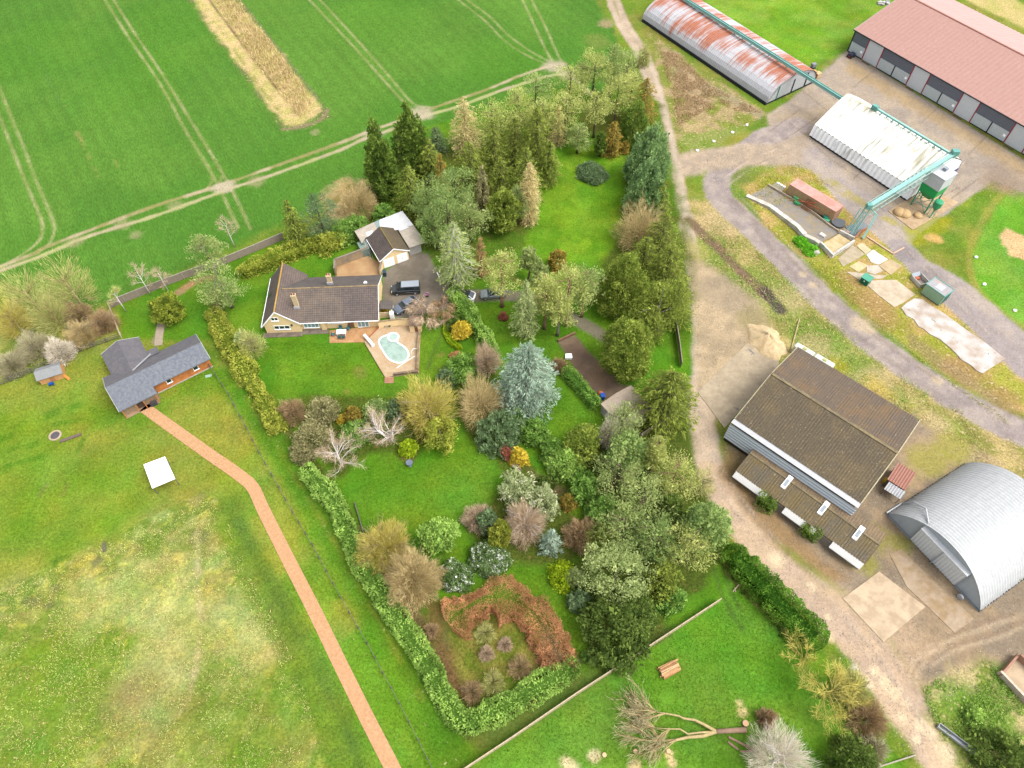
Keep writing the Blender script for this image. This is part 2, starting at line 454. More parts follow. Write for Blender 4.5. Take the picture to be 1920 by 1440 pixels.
strip([(1560,340),(1620,385),(1680,420)], 1.8, (176,164,50), None, op=.6, patchy=.15, edge=.6)
area([(1690,430),(1740,400),(1790,410),(1750,450),(1715,460)], (160,162,40), None, edge=1, rough=1, op=.7, mott=.2)
blotch(1755,447,1.3,(222,180,110),op=.9); blotch(1740,445,.8,(215,180,120),op=.8)
for q in [(1880,330,4),(1900,352,3),(1860,345,2.5)]: blotch(*q, (150,130,110), op=.5)
# puddle-dark asphalt patches
for q in [(1560,430,2.4),(1745,520,2.5),(1700,480,2),(1590,470,2)]: blotch(*q, (128,122,122), op=.5)
# lane
LANE = [(1130,-60),(1150,0),(1168,45),(1200,95),(1222,150),(1236,200),(1250,260),(1265,330),(1278,410),(1292,490),(1306,570),(1314,660),(1310,740),(1318,820),(1340,895),(1390,975),(1450,1045),(1540,1125),(1620,1210),(1690,1310),(1745,1390),(1800,1470)]
lw = [at2(p) for p in LANE]
strip(LANE[:10], 3.6, (186,166,144), 'farm_road', edge=.4, rough=.3, col2=(200,180,156), msz=3, mott=.1)
strip(LANE[8:16], 4.6, (190,172,152), 'farm_road', edge=.5, rough=.5, col2=(202,180,154), msz=3, mott=.1)
strip(LANE[14:], 5.6, (194,170,146), 'farm_road', edge=.6, rough=.6, col2=(204,178,148), msz=3, mott=.1)
strip([(1150,0),(1168,45),(1205,100),(1222,150),(1236,200)], .7, (150,165,80), None, op=.5, patchy=.2)
for p in (LANE[3:12],):
    strip([(x-9,y) for x,y in p], .6, (204,190,170), None, op=.6, edge=.4)
    strip([(x+8,y) for x,y in p], .6, (204,190,170), None, op=.6, edge=.4)
# dirt apron by the sand heap
area([(1283,440),(1320,490),(1390,545),(1440,590),(1440,640),(1390,680),(1340,720),(1310,740),(1296,600)], (196,174,140), 'farm_road', edge=1.2, rough=1.2, col2=(178,158,128), msz=3, mott=.15)
for q in [(1345,545,3.6),(1390,570,3.2)]: blotch(*q, (158,142,120), op=.6)
blotch(1300,470,3,(170,164,90),op=.7); blotch(1420,600,3,(150,140,90),op=.6)
# darker soil strip (dug ditch) beside the bank
strip([(1290,412),(1320,440),(1360,480),(1400,520),(1440,555),(1465,580)], 2.0, (132,110,88), 'ditch', edge=.5, rough=.5, mott=.3, msz=.8)
strip([(1432,545),(1462,580)], 2.2, (96,84,78), None, edge=.4, rough=.4, mott=.3, msz=.6)
# yard around barns, lower right: trampled brown earth
area([(1370,830),(1460,700),(1500,660),(1720,780),(1830,870),(1960,960),(2060,1100),(2060,1400),(1900,1330),(1740,1330),(1660,1200),(1560,1110),(1480,1040),(1400,950),(1350,890)], (166,144,116), 'yard', edge=1.2, rough=1, col2=(148,132,112), msz=3, mott=.22)
area([(1365,850),(1420,930),(1500,1010),(1590,1085),(1560,1100),(1470,1040),(1400,960),(1352,890)], (158,128,88), None, edge=1, rough=.8, op=.8, mott=.25, msz=1.5)
area([(1450,1010),(1500,1045),(1560,1090),(1590,1110),(1580,1118),(1530,1085),(1470,1035)], (140,160,60), None, edge=.6, rough=.5, op=.8, mott=.2)
area([(1365,835),(1400,850),(1385,900),(1355,880)], (120,104,66), None, edge=1, rough=.6, op=.7)  # soft barn shadow put into the earth colour
area([(1700,830),(1760,800),(1850,850),(1880,870),(1780,870),(1700,930)], (176,152,118), None, edge=1, rough=1, op=.8, mott=.25, msz=1.2)
for q in [(1640,1010,2.0),(1690,1020,1.6),(1620,1050,2),(1740,860,3),(1790,840,2.5)]: blotch(*q, (156,156,50), op=.6)
area([(1740,1340),(1730,1290),(1800,1250),(1850,1230),(1920,1300),(1960,1400),(1960,1480),(1800,1480)], (142,172,72), 'bank', edge=1, rough=1, col2=(186,170,120), msz=2.5, mott=.25)
for q in [(1790,1310,2.2),(1840,1330,2.5),(1880,1370,2),(1890,1280,2)]: blotch(*q, (118,178,52), op=.7)
# tyre arcs
for p in [[(1720,1225),(1760,1200),(1810,1180),(1900,1150)],[(1740,1240),(1790,1210),(1860,1190),(1930,1160)],[(1705,1235),(1720,1215),(1745,1200)],[(1700,1260),(1710,1230),(1760,1210)],[(1720,1300),(1712,1260),(1730,1235)]]:
    strip(p, .35, (150,126,104), None, op=.6, edge=.2); strip([(x+6,y+8) for x,y in p], .4, (206,184,154), None, op=.5, edge=.25)
strip([(1520,1095),(1580,1120),(1640,1160)], 2.6, (202,176,142), None, op=.6, edge=1.2)
area([(1600,1120),(1700,1160),(1740,1220),(1690,1290),(1640,1200)], (200,172,140), None, edge=2, rough=1.2, op=.6)
for q in [(1552,1157,.4),(1541,1184,.5),(1553,1194,.7),(1604,1254,.5),(1640,1258,.7),(1622,1270,.5),(1658,1278,.8),(1678,1298,.9),(1632,1284,.6),(1694,1345,.7),(1726,1360,.8),(1746,1377,.7),(1772,1410,1.2),(1718,1388,.6),(1700,1316,.5),(1455,1050,1.0),(1520,1100,.6)]:
    blotch(*q, (226,204,168), op=.9)

# ---- garden
LAWN = (92,160,16)
GARDEN = [(215,575),(400,500),(520,455),(650,420),(690,345),(745,268),(800,240),(900,205),(1000,172),(1060,165),(1130,185),(1180,150),(1235,190),(1262,330),(1285,500),(1300,640),(1290,760),(1300,900),(1380,1030),(1470,1130),(1550,1230),(1700,1440),(1500,1500),(880,1445),(640,1000),(520,780),(400,600),(380,520),(230,630)]
area(GARDEN, LAWN, 'lawn', edge=.6, rough=.5, col2=(112,172,24), msz=6, mott=.14)
# wood floor: needles and moss under the conifers
area([(700,345),(770,290),(900,235),(1000,200),(1080,190),(1235,200),(1262,330),(1285,420),(1180,440),(1165,300),(1160,250),(1040,270),(1010,320),(1010,420),(985,480),(900,520),(820,540),(790,440),(700,430)], (108,128,48), 'garden_bed', edge=2.2, rough=2, col2=(92,140,30), msz=3, mott=.25)
area([(1150,600),(1290,520),(1300,640),(1270,650),(1240,600)], (90,140,24), None, edge=1.5, rough=1, op=.7)
area([(1120,470),(1165,440),(1285,430),(1300,560),(1245,620),(1170,600),(1140,540)], (100,128,42), 'garden_bed', edge=1.4, rough=1.2, mott=.25, msz=2)
# long back lawn: bright, with pale moss flecks
area([(1040,280),(1160,270),(1172,300),(1170,430),(1130,490),(1060,500),(985,490),(1000,400),(1020,320)], (110,178,12), 'lawn', edge=1.2, rough=1, col2=(132,192,24), msz=3, mott=.14)
# lower lawn circle with mowing rings
cx, cy = at2((855,900)); rr = np.hypot(GX-cx, GY-cy)
ringm = smooth(11.5, 8, rr)*.5
gcol *= (1 + (ringm*.16*np.sin(rr*2*np.pi/1.6))[...,None])
area([(665,890),(700,850),(800,830),(880,830),(950,860),(955,900),(900,960),(840,985),(740,985),(690,975)], (98,172,22), None, edge=2.5, rough=2, op=.6, col2=(118,180,40), msz=4)
for q in [(770,660,3),(560,680,3),(650,700,3.5),(870,860,3),(760,960,4),(1080,760,3),(1060,340,3),(1100,420,3)]: blotch(*q, (126,182,30), op=.5)
for q in [(720,900,4),(770,880,3.5),(1040,740,3),(850,650,2.5),(730,560,2)]: blotch(*q, (76,150,12), op=.5)
for q in [(673,692,.8),(676,700,1.0),(827,665,.6),(650,735,.6)]: blotch(*q, (150,160,80), op=.6)
strip([(845,590),(832,620),(815,655),(803,690)], .7, (90,134,52), None, op=.7, edge=.4)
# beds along the left boundary and lower corner
area([(380,540),(410,540),(440,640),(520,770),(620,900),(690,1010),(780,1130),(850,1240),(930,1310),(1080,1240),(1090,1270),(880,1385),(840,1370),(760,1210),(640,1000),(500,790),(410,640)], (112,98,62), 'garden_bed', edge=.7, rough=.5, mott=.3, msz=1.5, col2=(96,120,40))
area([(560,740),(760,740),(850,790),(830,820),(780,850),(700,850),(660,870),(640,900),(560,820)], (96,126,38), 'garden_bed', edge=.9, rough=.8, mott=.3, msz=1.5)
area([(820,690),(920,680),(950,760),(960,830),(1000,880),(1050,990),(1000,1010),(950,920),(930,860),(880,820),(850,760)], (96,128,38), 'garden_bed', edge=.9, rough=.7, mott=.3, msz=1.5)
area([(870,980),(960,900),(1050,950),(1120,1000),(1060,1060),(950,1060),(890,1020)], (98,124,42), 'garden_bed', edge=.9, rough=.7, mott=.3, msz=1.5)
area([(1060,880),(1180,780),(1290,800),(1310,900),(1370,1010),(1330,1090),(1250,1150),(1230,1240),(1110,1230),(1070,1120),(1070,1060),(1150,1000),(1130,960)], (94,122,42), 'garden_bed', edge=1, rough=.8, mott=.3, msz=1.5)
area([(840,1160),(930,1115),(1010,1130),(1060,1210),(1010,1260),(900,1310),(870,1290),(835,1220)], (112,138,38), 'garden_bed', edge=1, rough=.8, mott=.25, msz=1.5, col2=(128,124,56))
area([(800,1120),(835,1130),(850,1250),(880,1310),(850,1300),(800,1180)], (122,92,62), None, edge=.7, rough=.5, op=.8, mott=.3, msz=1)
area([(1020,1170),(1062,1210),(1090,1240),(1050,1260),(1000,1250)], (150,116,90), None, edge=.8, rough=.6, op=.7, mott=.3, msz=1)
area([(1070,920),(1030,960),(1000,900),(990,880)], (118,92,70), None, edge=.8, rough=.5, op=.8)
blotch(765,852,1.4,(110,90,60),op=.9)
# strip behind the hedge, below the yew and along the bottom fence: bare soil, darkened with painted hedge shade
strip([(905,1390),(1000,1340),(1090,1285),(1180,1240),(1250,1190)], 2.2, (106,104,56), None, op=.7, edge=.9, mott=.3, msz=1)
# lower lawn (felled tree)
area([(880,1445),(1100,1300),(1350,1130),(1370,1080),(1480,1180),(1500,1240),(1620,1320),(1680,1440),(1500,1500),(900,1500)], (100,172,26), 'lawn', edge=.6, rough=.4, col2=(116,180,44), msz=5, mott=.15)
for q in [(1330,1190,4),(1200,1270,5),(1420,1270,4)]: blotch(*q, (86,165,18), op=.5)
for q in [(1050,1400,5),(1150,1350,5),(1340,1330,4)]: blotch(*q, (124,180,56), op=.5)
strip([(1340,1070),(1352,1110),(1372,1150),(1392,1180)], .5, (88,120,60), None, op=.6); strip([(1356,1070),(1368,1105),(1386,1140)], .5, (88,120,60), None, op=.5)
strip([(1352,1045),(1385,1095),(1430,1140),(1475,1190),(1490,1215)], .9, (140,108,74), None, op=.9, edge=.3)
for q in [(1072,1436,.8),(1260,1432,.5),(1392,1335,.6),(1386,1318,.4),(1115,1418,.7),(1190,1436,.7),(1060,1428,.6),(1255,1415,.5)]: blotch(*q, (226,200,150), op=.8)
# ---- drive and paved bits on the ground
area([(720,510),(775,470),(800,475),(815,500),(850,545),(950,545),(975,550),(975,562),(900,565),(790,590),(745,600),(722,585),(715,545)], (128,118,104), 'driveway', edge=.5, rough=.35, col2=(140,130,116), msz=3, mott=.12)
strip([(850,553),(900,553),(960,555),(1010,562),(1050,580),(1090,605),(1140,635)], 2.3, (136,128,108), 'driveway', edge=.4, rough=.25, mott=.12)
area([(1045,640),(1075,627),(1110,665),(1165,720),(1185,725),(1130,755),(1085,705)], (136,116,98), 'driveway', edge=.35, rough=.25, col2=(120,100,84), msz=3, mott=.18)
blotch(1092,672,1.4,(110,92,80),op=.6); blotch(1130,700,2,(150,124,98),op=.6)
strip([(925,505),(960,520),(990,540),(1000,560)], 1.1, (150,150,80), None, op=.6)
# ---- left paddock
PAD = [(-200,760),(0,722),(210,650),(225,632),(380,530),(400,690),(530,890),(640,1080),(740,1260),(810,1430),(830,1500),(-300,1500)]
area(PAD, (114,172,30), 'meadow', edge=.5, rough=.4, col2=(150,176,58), msz=9, mott=.16)
area([(215,580),(380,500),(395,560),(400,640),(300,640),(230,635)], (96,162,20), 'lawn', edge=.8, rough=.5, mott=.12, msz=4, col2=(110,168,28))
area([(-50,790),(0,780),(150,740),(230,780),(180,830),(60,870),(-50,880)], (116,172,26), None, edge=3, rough=2, op=.7, mott=.15)
area([(0,850),(220,800),(330,830),(420,880),(440,930),(250,990),(100,1060),(-50,1090),(-50,900)], (166,180,66), None, edge=4, rough=4, rs=8, op=.7, mott=.15)
for q in [(100,880,5),(30,960,5),(160,920,4),(60,1000,4),(220,880,5),(150,1010,4),(20,860,5),(240,960,4)]: blotch(*q, (112,172,26), op=.55)
for q in [(190,780,2.5),(270,770,4)]: blotch(*q, (104,166,20), op=.5)
for q in [(330,800,4),(420,770,4),(460,870,4),(370,860,4),(470,800,3.5)]: blotch(*q, (168,184,64), op=.5)
# mown darker rectangles
def quad(x, y, w, h, rot, col, op=.8):
    c = at(x, y); ca, sa = math.cos(rot), math.sin(rot)
    area([(c.x+a*ca-b*sa, c.y+a*sa+b*ca) for a,b in ((-w/2,-h/2),(w/2,-h/2),(w/2,h/2),(-w/2,h/2))], col, None, edge=.25, rough=.15, op=op, world=True, mott=.15, msz=1)
for q in [(97,776,2.6,1.6,.5),(140,762,1.8,1.1,.5),(125,792,4.5,.8,.2),(152,835,.7,3,.0),(12,820,2.2,1.2,.4),(60,835,2,1.3,.4),(25,840,2,1.2,.4),(10,880,1.6,1.6,.3),(45,865,5.5,.9,.35)]: quad(*q, (76,146,20), .5)
for q in [(116,1056,2.4,2.0,.35),(38,1103,3.2,2.4,.35),(10,1115,2.4,3.0,.35),(68,1100,1.2,2,.3)]: quad(*q, (92,140,26), .8)
quad(195,1024,.7,1.6,.05,(110,120,70),.8); quad(80,920,.6,2.2,-.25,(140,150,80),.6); quad(123,918,.5,2.2,-.1,(140,150,80),.5)
# rough meadow, lower left
MEA = [(-200,1140),(0,1098),(120,1050),(290,965),(380,925),(425,945),(470,1060),(540,1200),(620,1400),(650,1500),(-300,1500)]
area(MEA, (140,170,66), 'meadow', edge=3, rough=2.4, rs=4, col2=(166,178,90), msz=3.4, mott=.22)
X, Y = GX, GY; w = window([at2(p) for p in MEA], 2)
mm = inside(GX[w], GY[w], [at2(p) for p in MEA])
for seed, s, col, thr, op in [(201,5,(126,168,52),.52,.75),(202,3,(112,164,40),.56,.7),(203,2.2,(184,182,112),.60,.4),(204,1.2,(188,186,112),.64,.4),(205,1.0,(206,196,90),.64,.5),(206,4,(140,130,78),.68,.45)]:
    f = fbm(GX[w], GY[w], s, seed)
    put(w, smooth(thr-.04, thr+.08, f)*mm*op, col, None, seed=seed)
for q in [(60,1290,9),(30,1390,8),(150,1330,7),(440,1330,8),(500,1420,7),(110,1240,6)]: blotch(*q, (118,168,36), op=.45)
for q in [(460,1160,4),(290,1270,5),(330,1180,5),(300,1100,5),(180,1130,4),(480,1210,3)]: blotch(*q, (190,186,124), op=.35)
for q in [(240,1330,3),(270,1290,2.4),(350,1320,2.4),(290,1390,2.6),(235,1295,1.6)]: blotch(*q, (140,128,80), op=.4)
for q in [(373,1005,1.2),(66,1128,.8),(50,1128,.6),(182,1052,.7),(105,1102,.7),(90,1135,.6)]: blotch(*q, (110,110,74), op=.7)
strip([(370,1000),(372,1120),(378,1180),(350,1310),(300,1370)], .9, (204,184,140), None, op=.5, patchy=.2, edge=.4)
# mown strips beside the path
strip([(425,960),(470,1060),(540,1190),(620,1350),(660,1450)], 4.6, (118,164,36), None, edge=1.0, rough=.5, op=.85, mott=.15, col2=(108,150,40))
strip([(440,975),(490,1070),(565,1200),(640,1350),(680,1450)], .8, (92,134,48), None, edge=.5, rough=.3, op=.6)
strip([(452,975),(505,1070),(585,1200),(660,1350)], .7, (96,138,50), None, edge=.4, rough=.3, op=.5)
strip([(415,700),(520,850),(600,990),(690,1150),(780,1330),(830,1440)], 3.0, (100,166,22), None, edge=.8, rough=.5, op=.8, mott=.15)
strip([(455,730),(560,890),(640,1030),(730,1180),(800,1310),(860,1420)], 3.2, (88,152,16), None, edge=.8, rough=.5, op=.8, mott=.15)
strip([(445,720),(540,870),(630,1020),(720,1180),(790,1310)], .7, (150,170,60), None, edge=.4, op=.5, patchy=.2)
strip([(292,640),(300,620),(306,598)], 1.3, (150,140,110), 'driveway', edge=.15, rough=.08, mott=.12)
strip([(335,548),(355,535),(375,525),(395,522)], 1.5, (170,140,100), None, edge=.3, rough=.2)
# left edge: scrub ground under the tree line
area([(-100,560),(0,530),(120,590),(215,580),(220,635),(100,690),(0,715),(-100,740)], (136,166,60), 'ground', edge=1, rough=1, op=.9, col2=(160,160,80), msz=3, mott=.22)

# broad unevenness of the turf, worn and lush
gm = np.isin(greg, [2, 3, 0])
hv_ = (1 + .34*(fbm(GX, GY, 5.5, 321, 4)-.5) + .22*(fbm(GX, GY, 1.8, 331, 3)-.5))
gcol[gm] *= hv_[gm][:,None]
gcol[...,0] *= np.where(gm, 1 + .5*(fbm(GX, GY, 3.2, 341, 4)-.5), 1)
gcol[...,2] *= np.where(gm, 1 + .5*(fbm(GX, GY, 4.0, 351, 3)-.5), 1)
# joints, drains and cracks of the yard concrete
for p_ in ([(1545,170),(1590,205),(1640,240),(1690,268)],[(1700,290),(1745,318),(1800,355)],[(1500,165),(1560,215),(1620,262)],[(1440,248),(1500,205)],[(1470,262),(1530,222)],[(1480,230),(1520,262),(1560,300),(1640,352),(1700,395)],[(1835,335),(1760,390),(1715,430)],[(1640,130),(1600,165)],[(1760,200),(1725,232)],[(1850,255),(1815,290)],[(1640,300),(1600,335)],[(1760,372),(1800,350)]):
    strip(p_, .16, (120,104,88), None, edge=.16, rough=.06, op=.75)
for p_ in ([(1375,372),(1445,442),(1510,512),(1580,580),(1660,645),(1760,712)],[(1388,372),(1460,444),(1530,514),(1600,580),(1690,648)],[(1350,335),(1400,300),(1470,270)],[(1362,345),(1410,312),(1480,285)],[(1700,470),(1760,535),(1850,625)],[(1715,470),(1775,535),(1870,625)],[(1530,330),(1620,395),(1690,445)],[(1300,800),(1322,870),(1370,950),(1440,1030),(1530,1115)],[(1325,800),(1348,868),(1398,948),(1466,1026),(1556,1108)],[(1560,1140),(1640,1225),(1710,1330),(1760,1400)],[(1590,1140),(1664,1222),(1738,1330)]):
    strip(p_, .4, (140,124,112), None, edge=.25, rough=.2, op=.45, patchy=.2); strip([(x+5,y+1) for x,y in p_], .25, (214,196,176), None, edge=.2, rough=.15, op=.4, patchy=.15)
# grain: metre-scale and finer variation that every surface has
gcol *= (1 + .10*(fbm(GX, GY, 1.1, 301, 3)-.5) + .16*(vnoise(GX, GY, .45, 307)-.5))[...,None]
gcol = np.clip(gcol, .002, .8)
# tiny relief
GZ = (fbm(GX, GY, 14, 401, 3)-.5)*.12 + (vnoise(GX, GY, .8, 405)-.5)*.03
GZ = GZ*np.isin(greg, [0,1,2,3,7,8]) - .10*(greg == REG.index('ditch'))*(np.abs(GX) > 40)
def gmat(name, sp_amt, sp_scale, sp_col=None, bump=.06, bsc=2.2, fine=.25, rows=None):
    m = bpy.data.materials.new(name); m.use_nodes = True
    N = m.node_tree.nodes; L = m.node_tree.links; p = N['Principled BSDF']
    p.inputs['Roughness'].default_value = .95; p.inputs['Specular IOR Level'].default_value = .04
    a = N.new('ShaderNodeAttribute'); a.attribute_name = 'ground_colour'
    tc = N.new('ShaderNodeTexCoord')
    n = N.new('ShaderNodeTexNoise'); n.inputs['Scale'].default_value = 2.8; n.inputs['Detail'].default_value = 4; n.inputs['Roughness'].default_value = .95
    if rows:                                            # drilled rows: the grain is drawn out along them
        mp = N.new('ShaderNodeMapping'); mp.vector_type = 'TEXTURE'; mp.inputs['Rotation'].default_value = (0,0,rows); mp.inputs['Scale'].default_value = (3.2,.75,1)
        L.new(tc.outputs['Object'], mp.inputs['Vector']); L.new(mp.outputs[0], n.inputs['Vector'])
    else: L.new(tc.outputs['Object'], n.inputs['Vector'])
    r = N.new('ShaderNodeMapRange'); r.inputs['From Min'].default_value = .36; r.inputs['From Max'].default_value = .64
    r.inputs['To Min'].default_value = 1-fine; r.inputs['To Max'].default_value = 1+fine
    L.new(n.outputs['Fac'], r.inputs['Value'])
    vm = N.new('ShaderNodeVectorMath'); vm.operation = 'SCALE'
    L.new(a.outputs['Color'], vm.inputs[0]); L.new(r.outputs[0], vm.inputs['Scale'])
    out = vm.outputs[0]
    if sp_col:
        n2 = N.new('ShaderNodeTexNoise'); n2.inputs['Scale'].default_value = sp_scale; n2.inputs['Detail'].default_value = 3
        L.new(tc.outputs['Object'], n2.inputs['Vector'])
        r2 = N.new('ShaderNodeMapRange'); r2.inputs['From Min'].default_value = .62-sp_amt; r2.inputs['From Max'].default_value = .75-sp_amt
        L.new(n2.outputs['Fac'], r2.inputs['Value'])
        mx = N.new('ShaderNodeMix'); mx.data_type = 'RGBA'; L.new(r2.outputs[0], mx.inputs[0]); L.new(out, mx.inputs[6])
        mx.inputs[7].default_value = (*sp_col, 1); out = mx.outputs[2]
    L.new(out, p.inputs['Base Color'])
    nb = N.new('ShaderNodeTexNoise'); nb.inputs['Scale'].default_value = bsc; nb.inputs['Detail'].default_value = 6; nb.inputs['Roughness'].default_value = .7
    L.new(tc.outputs['Object'], nb.inputs['Vector'])
    b = N.new('ShaderNodeBump'); b.inputs['Distance'].default_value = bump; b.inputs['Strength'].default_value = .7
    L.new(nb.outputs['Fac'], b.inputs['Height']); L.new(b.outputs[0], p.inputs['Normal'])
    return m
GM = {'ground': gmat('rough_grass', -.03, 1.6, alb(196,186,130), .12, 2.2, .4), 'field': gmat('crop', 0, 1, None, .14, 1.6, .34, math.radians(-57.5)), 'lawn': gmat('mown_grass', 0, 1, None, .08, 2, .36),
      'meadow': gmat('meadow_grass', -.07, 2.2, alb(200,196,110), .12, 2, .44), 'farm_road': gmat('dirt', 0, 1, None, .04, 3, .2), 'yard': gmat('yard_surface', 0, 1, None, .03, 3, .24),
      'field_track': gmat('worn_earth', 0, 1, None, .05, 3, .2), 'bank': gmat('scrub', .03, 1.4, alb(206,186,140), .18, 1.8, .5), 'garden_bed': gmat('litter', .0, 1.5, alb(150,110,76), .14, 2.4, .5),
      'driveway': gmat('tarmac', 0, 1, None, .02, 4, .12), 'ditch': gmat('dug_soil', 0, 1, None, .16, 2, .4)}
idx = np.arange(NX*NY).reshape(NY, NX)
fq = np.stack([idx[:-1,:-1], idx[:-1,1:], idx[1:,1:], idx[1:,:-1]], -1)
keep = (np.abs(GX[:-1,:-1]) < HW[:-1,:-1])
freg = greg[:-1,:-1]
PV = np.stack([GX, GY, GZ], -1).reshape(-1,3); PC = gcol.reshape(-1,3)
for k, nm in enumerate(REG):
    F = fq[keep & (freg == k)]
    if not len(F): continue
    used, inv = np.unique(F.ravel(), return_inverse=True)
    me = bpy.data.meshes.new(nm)
    me.vertices.add(len(used)); me.vertices.foreach_set('co', PV[used].astype(np.float32).ravel())
    me.loops.add(len(inv)); me.loops.foreach_set('vertex_index', inv.astype(np.int32))
    me.polygons.add(len(F)); me.polygons.foreach_set('loop_start', np.arange(0, len(inv), 4, dtype=np.int32))
    me.polygons.foreach_set('use_smooth', np.ones(len(F), bool))
    me.update(calc_edges=True)
    ca = me.color_attributes.new('ground_colour', 'FLOAT_COLOR', 'POINT')
    ca.data.foreach_set('color', np.concatenate([PC[used], np.ones((len(used),1), np.float32)], 1).astype(np.float32).ravel())
    me.materials.append(GM[nm])
    o = bpy.data.objects.new(nm, me); COL.objects.link(o); tag(o, kind='structure')
# the land beyond, to the horizon
far = MB().box(-2500, 2500, -2500, 2500, -1.2, -.6).build('terrain', mat('far_grass', alb(80,150,40), var=.2, scale=.02, color2=alb(120,160,60), scale2=.01))
tag(far, kind='structure')
# ---------------------------------------------------------------- buildings
def slab(s, pts, t, mi=0):
    """roof sheet: polygon pts (top face) with thickness t downwards"""
    s.cur = mi; n = len(pts)
    p = [Vector(q) for q in pts]
    nz = sum((p[i].x*p[(i+1)%n].y - p[(i+1)%n].x*p[i].y) for i in range(n))
    if nz < 0: p = p[::-1]
    vs = p + [q - Vector((0,0,t)) for q in p]
    s.add(vs, [tuple(range(n)), tuple(range(2*n-1,n-1,-1))] + [(i+n, (i+1)%n+n, (i+1)%n, i) for i in range(n)])
    s.cur = 0; return s
MB.slab = slab
def xf(s, M):
    s.v = [tuple(M @ Vector(v)) for v in s.v]; return s
MB.xf = xf
def wallM(x, y, ang):
    """wall frame: local x along the wall, local -y outwards, z up"""
    return Matrix.Translation((x, y, 0)) @ Matrix.Rotation(ang, 4, 'Z')

cream_brick = mat('cream_brick', alb(226,198,150,1.55), var=.1, scale=3, bump=.01)
white_paint = mat('white_paint', (.78,.78,.76), rough=.5, var=.03)
white_upvc = mat('white_upvc', (.8,.8,.8), rough=.35, var=.02)
dark_gap = mat('dark_opening', (.012,.012,.013), var=0)
conc = mat('concrete', alb(205,188,165), var=.12, scale=.8, color2=alb(176,160,140), scale2=.35, f2=.55)
conc_pale = mat('concrete_pale', alb(214,190,158), var=.1, scale=1.2, color2=alb(190,166,136), scale2=.5)
GL = glass()

def tile_mat(name, c1, c2, mortar, sx, sy, axis, speck, f2=.52):
    """interlocking tiles laid in courses on the slope"""
    m = mat(name, c1, rough=.9, var=.2, scale=2.2, color2=c2, scale2=.45, f2=f2, speck=speck)
    N = m.node_tree.nodes; L = m.node_tree.links; p = N['Principled BSDF']
    src = p.inputs['Base Color'].links[0].from_socket
    tc = N.new('ShaderNodeTexCoord'); mp = N.new('ShaderNodeMapping')
    if axis == 'y': mp.inputs['Rotation'].default_value = (0, 0, math.pi/2)
    L.new(tc.outputs['Object'], mp.inputs['Vector'])
    b = N.new('ShaderNodeTexBrick'); b.offset = 0; b.inputs['Scale'].default_value = 1
    b.inputs['Brick Width'].default_value = sx; b.inputs['Row Height'].default_value = sy
    b.inputs['Mortar Size'].default_value = .045; b.inputs['Mortar Smooth'].default_value = .4
    b.inputs['Color1'].default_value = (1,1,1,1); b.inputs['Color2'].default_value = (.86,.85,.84,1); b.inputs['Mortar'].default_value = (*mortar,1)
    L.new(mp.outputs[0], b.inputs['Vector'])
    mx = N.new('ShaderNodeMix'); mx.data_type = 'RGBA'; mx.blend_type = 'MULTIPLY'; mx.inputs[0].default_value = 1
    L.new(src, mx.inputs[6]); L.new(b.outputs['Color'], mx.inputs[7]); L.new(mx.outputs[2], p.inputs['Base Color'])
    return m
sp_ = (alb(170,150,110), 5, .06)
tile_main = tile_mat('roof_tiles', alb(138,124,112), alb(122,112,104), (.55,.5,.48), .30, .34, 'x', sp_)
tile_new = tile_mat('roof_tiles_newer', alb(124,112,106), alb(114,104,100), (.55,.5,.5), .30, .34, 'x', (alb(150,130,100), 5, .03))
tile_wing = tile_mat('roof_tiles_wing', alb(132,118,108), alb(120,108,104), (.6,.55,.55), .30, .30, 'y', (alb(160,140,100), 5, .04))
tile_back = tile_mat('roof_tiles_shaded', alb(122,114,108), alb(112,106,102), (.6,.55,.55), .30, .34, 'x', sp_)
ridge_tile = mat('ridge_tile', alb(176,152,112), var=.2, scale=3, color2=alb(140,120,92), scale2=1)
ridge_lichen = mat('ridge_lichen', alb(192,162,92), var=.25, scale=3, color2=alb(196,150,60), scale2=.6)

def window(parent, x, y, ang, w, z0, z1, mull=1, name='window', proud=.05, panemat=None):
    """window on a wall: frame as the part, pane as its sub-part; x, y = left end seen from outside"""
    M = wallM(x, y, ang); f = MB(); t = .07
    f.box(0, w, -proud, .03, z0, z0+t); f.box(0, w, -proud, .03, z1-t, z1)
    f.box(0, t, -proud, .03, z0+t, z1-t); f.box(w-t, w, -proud, .03, z0+t, z1-t)
    for k in range(mull):
        c = w*(k+1)/(mull+1); f.box(c-t*.6, c+t*.6, -proud, .03, z0+t, z1-t)
    f.box(-.06, w+.06, -proud-.08, .0, z0-.07, z0-.003)
    o = f.xf(M).build(name, white_upvc, parent)
    MB().box(t-.01, w-t+.01, -proud*.4, -proud*.4+.012, z0+t-.01, z1-t+.01).xf(M).build('pane', panemat or GL, o)
    return o

# ---- the house
HA = math.radians(.6+2.2)
c = at(501.3, 624.8)
house = empty('house', (c.x, c.y, 0), HA, 'cream brick bungalow with a brown tiled L shaped roof, two chimneys and a patio', 'house')
b = MB()
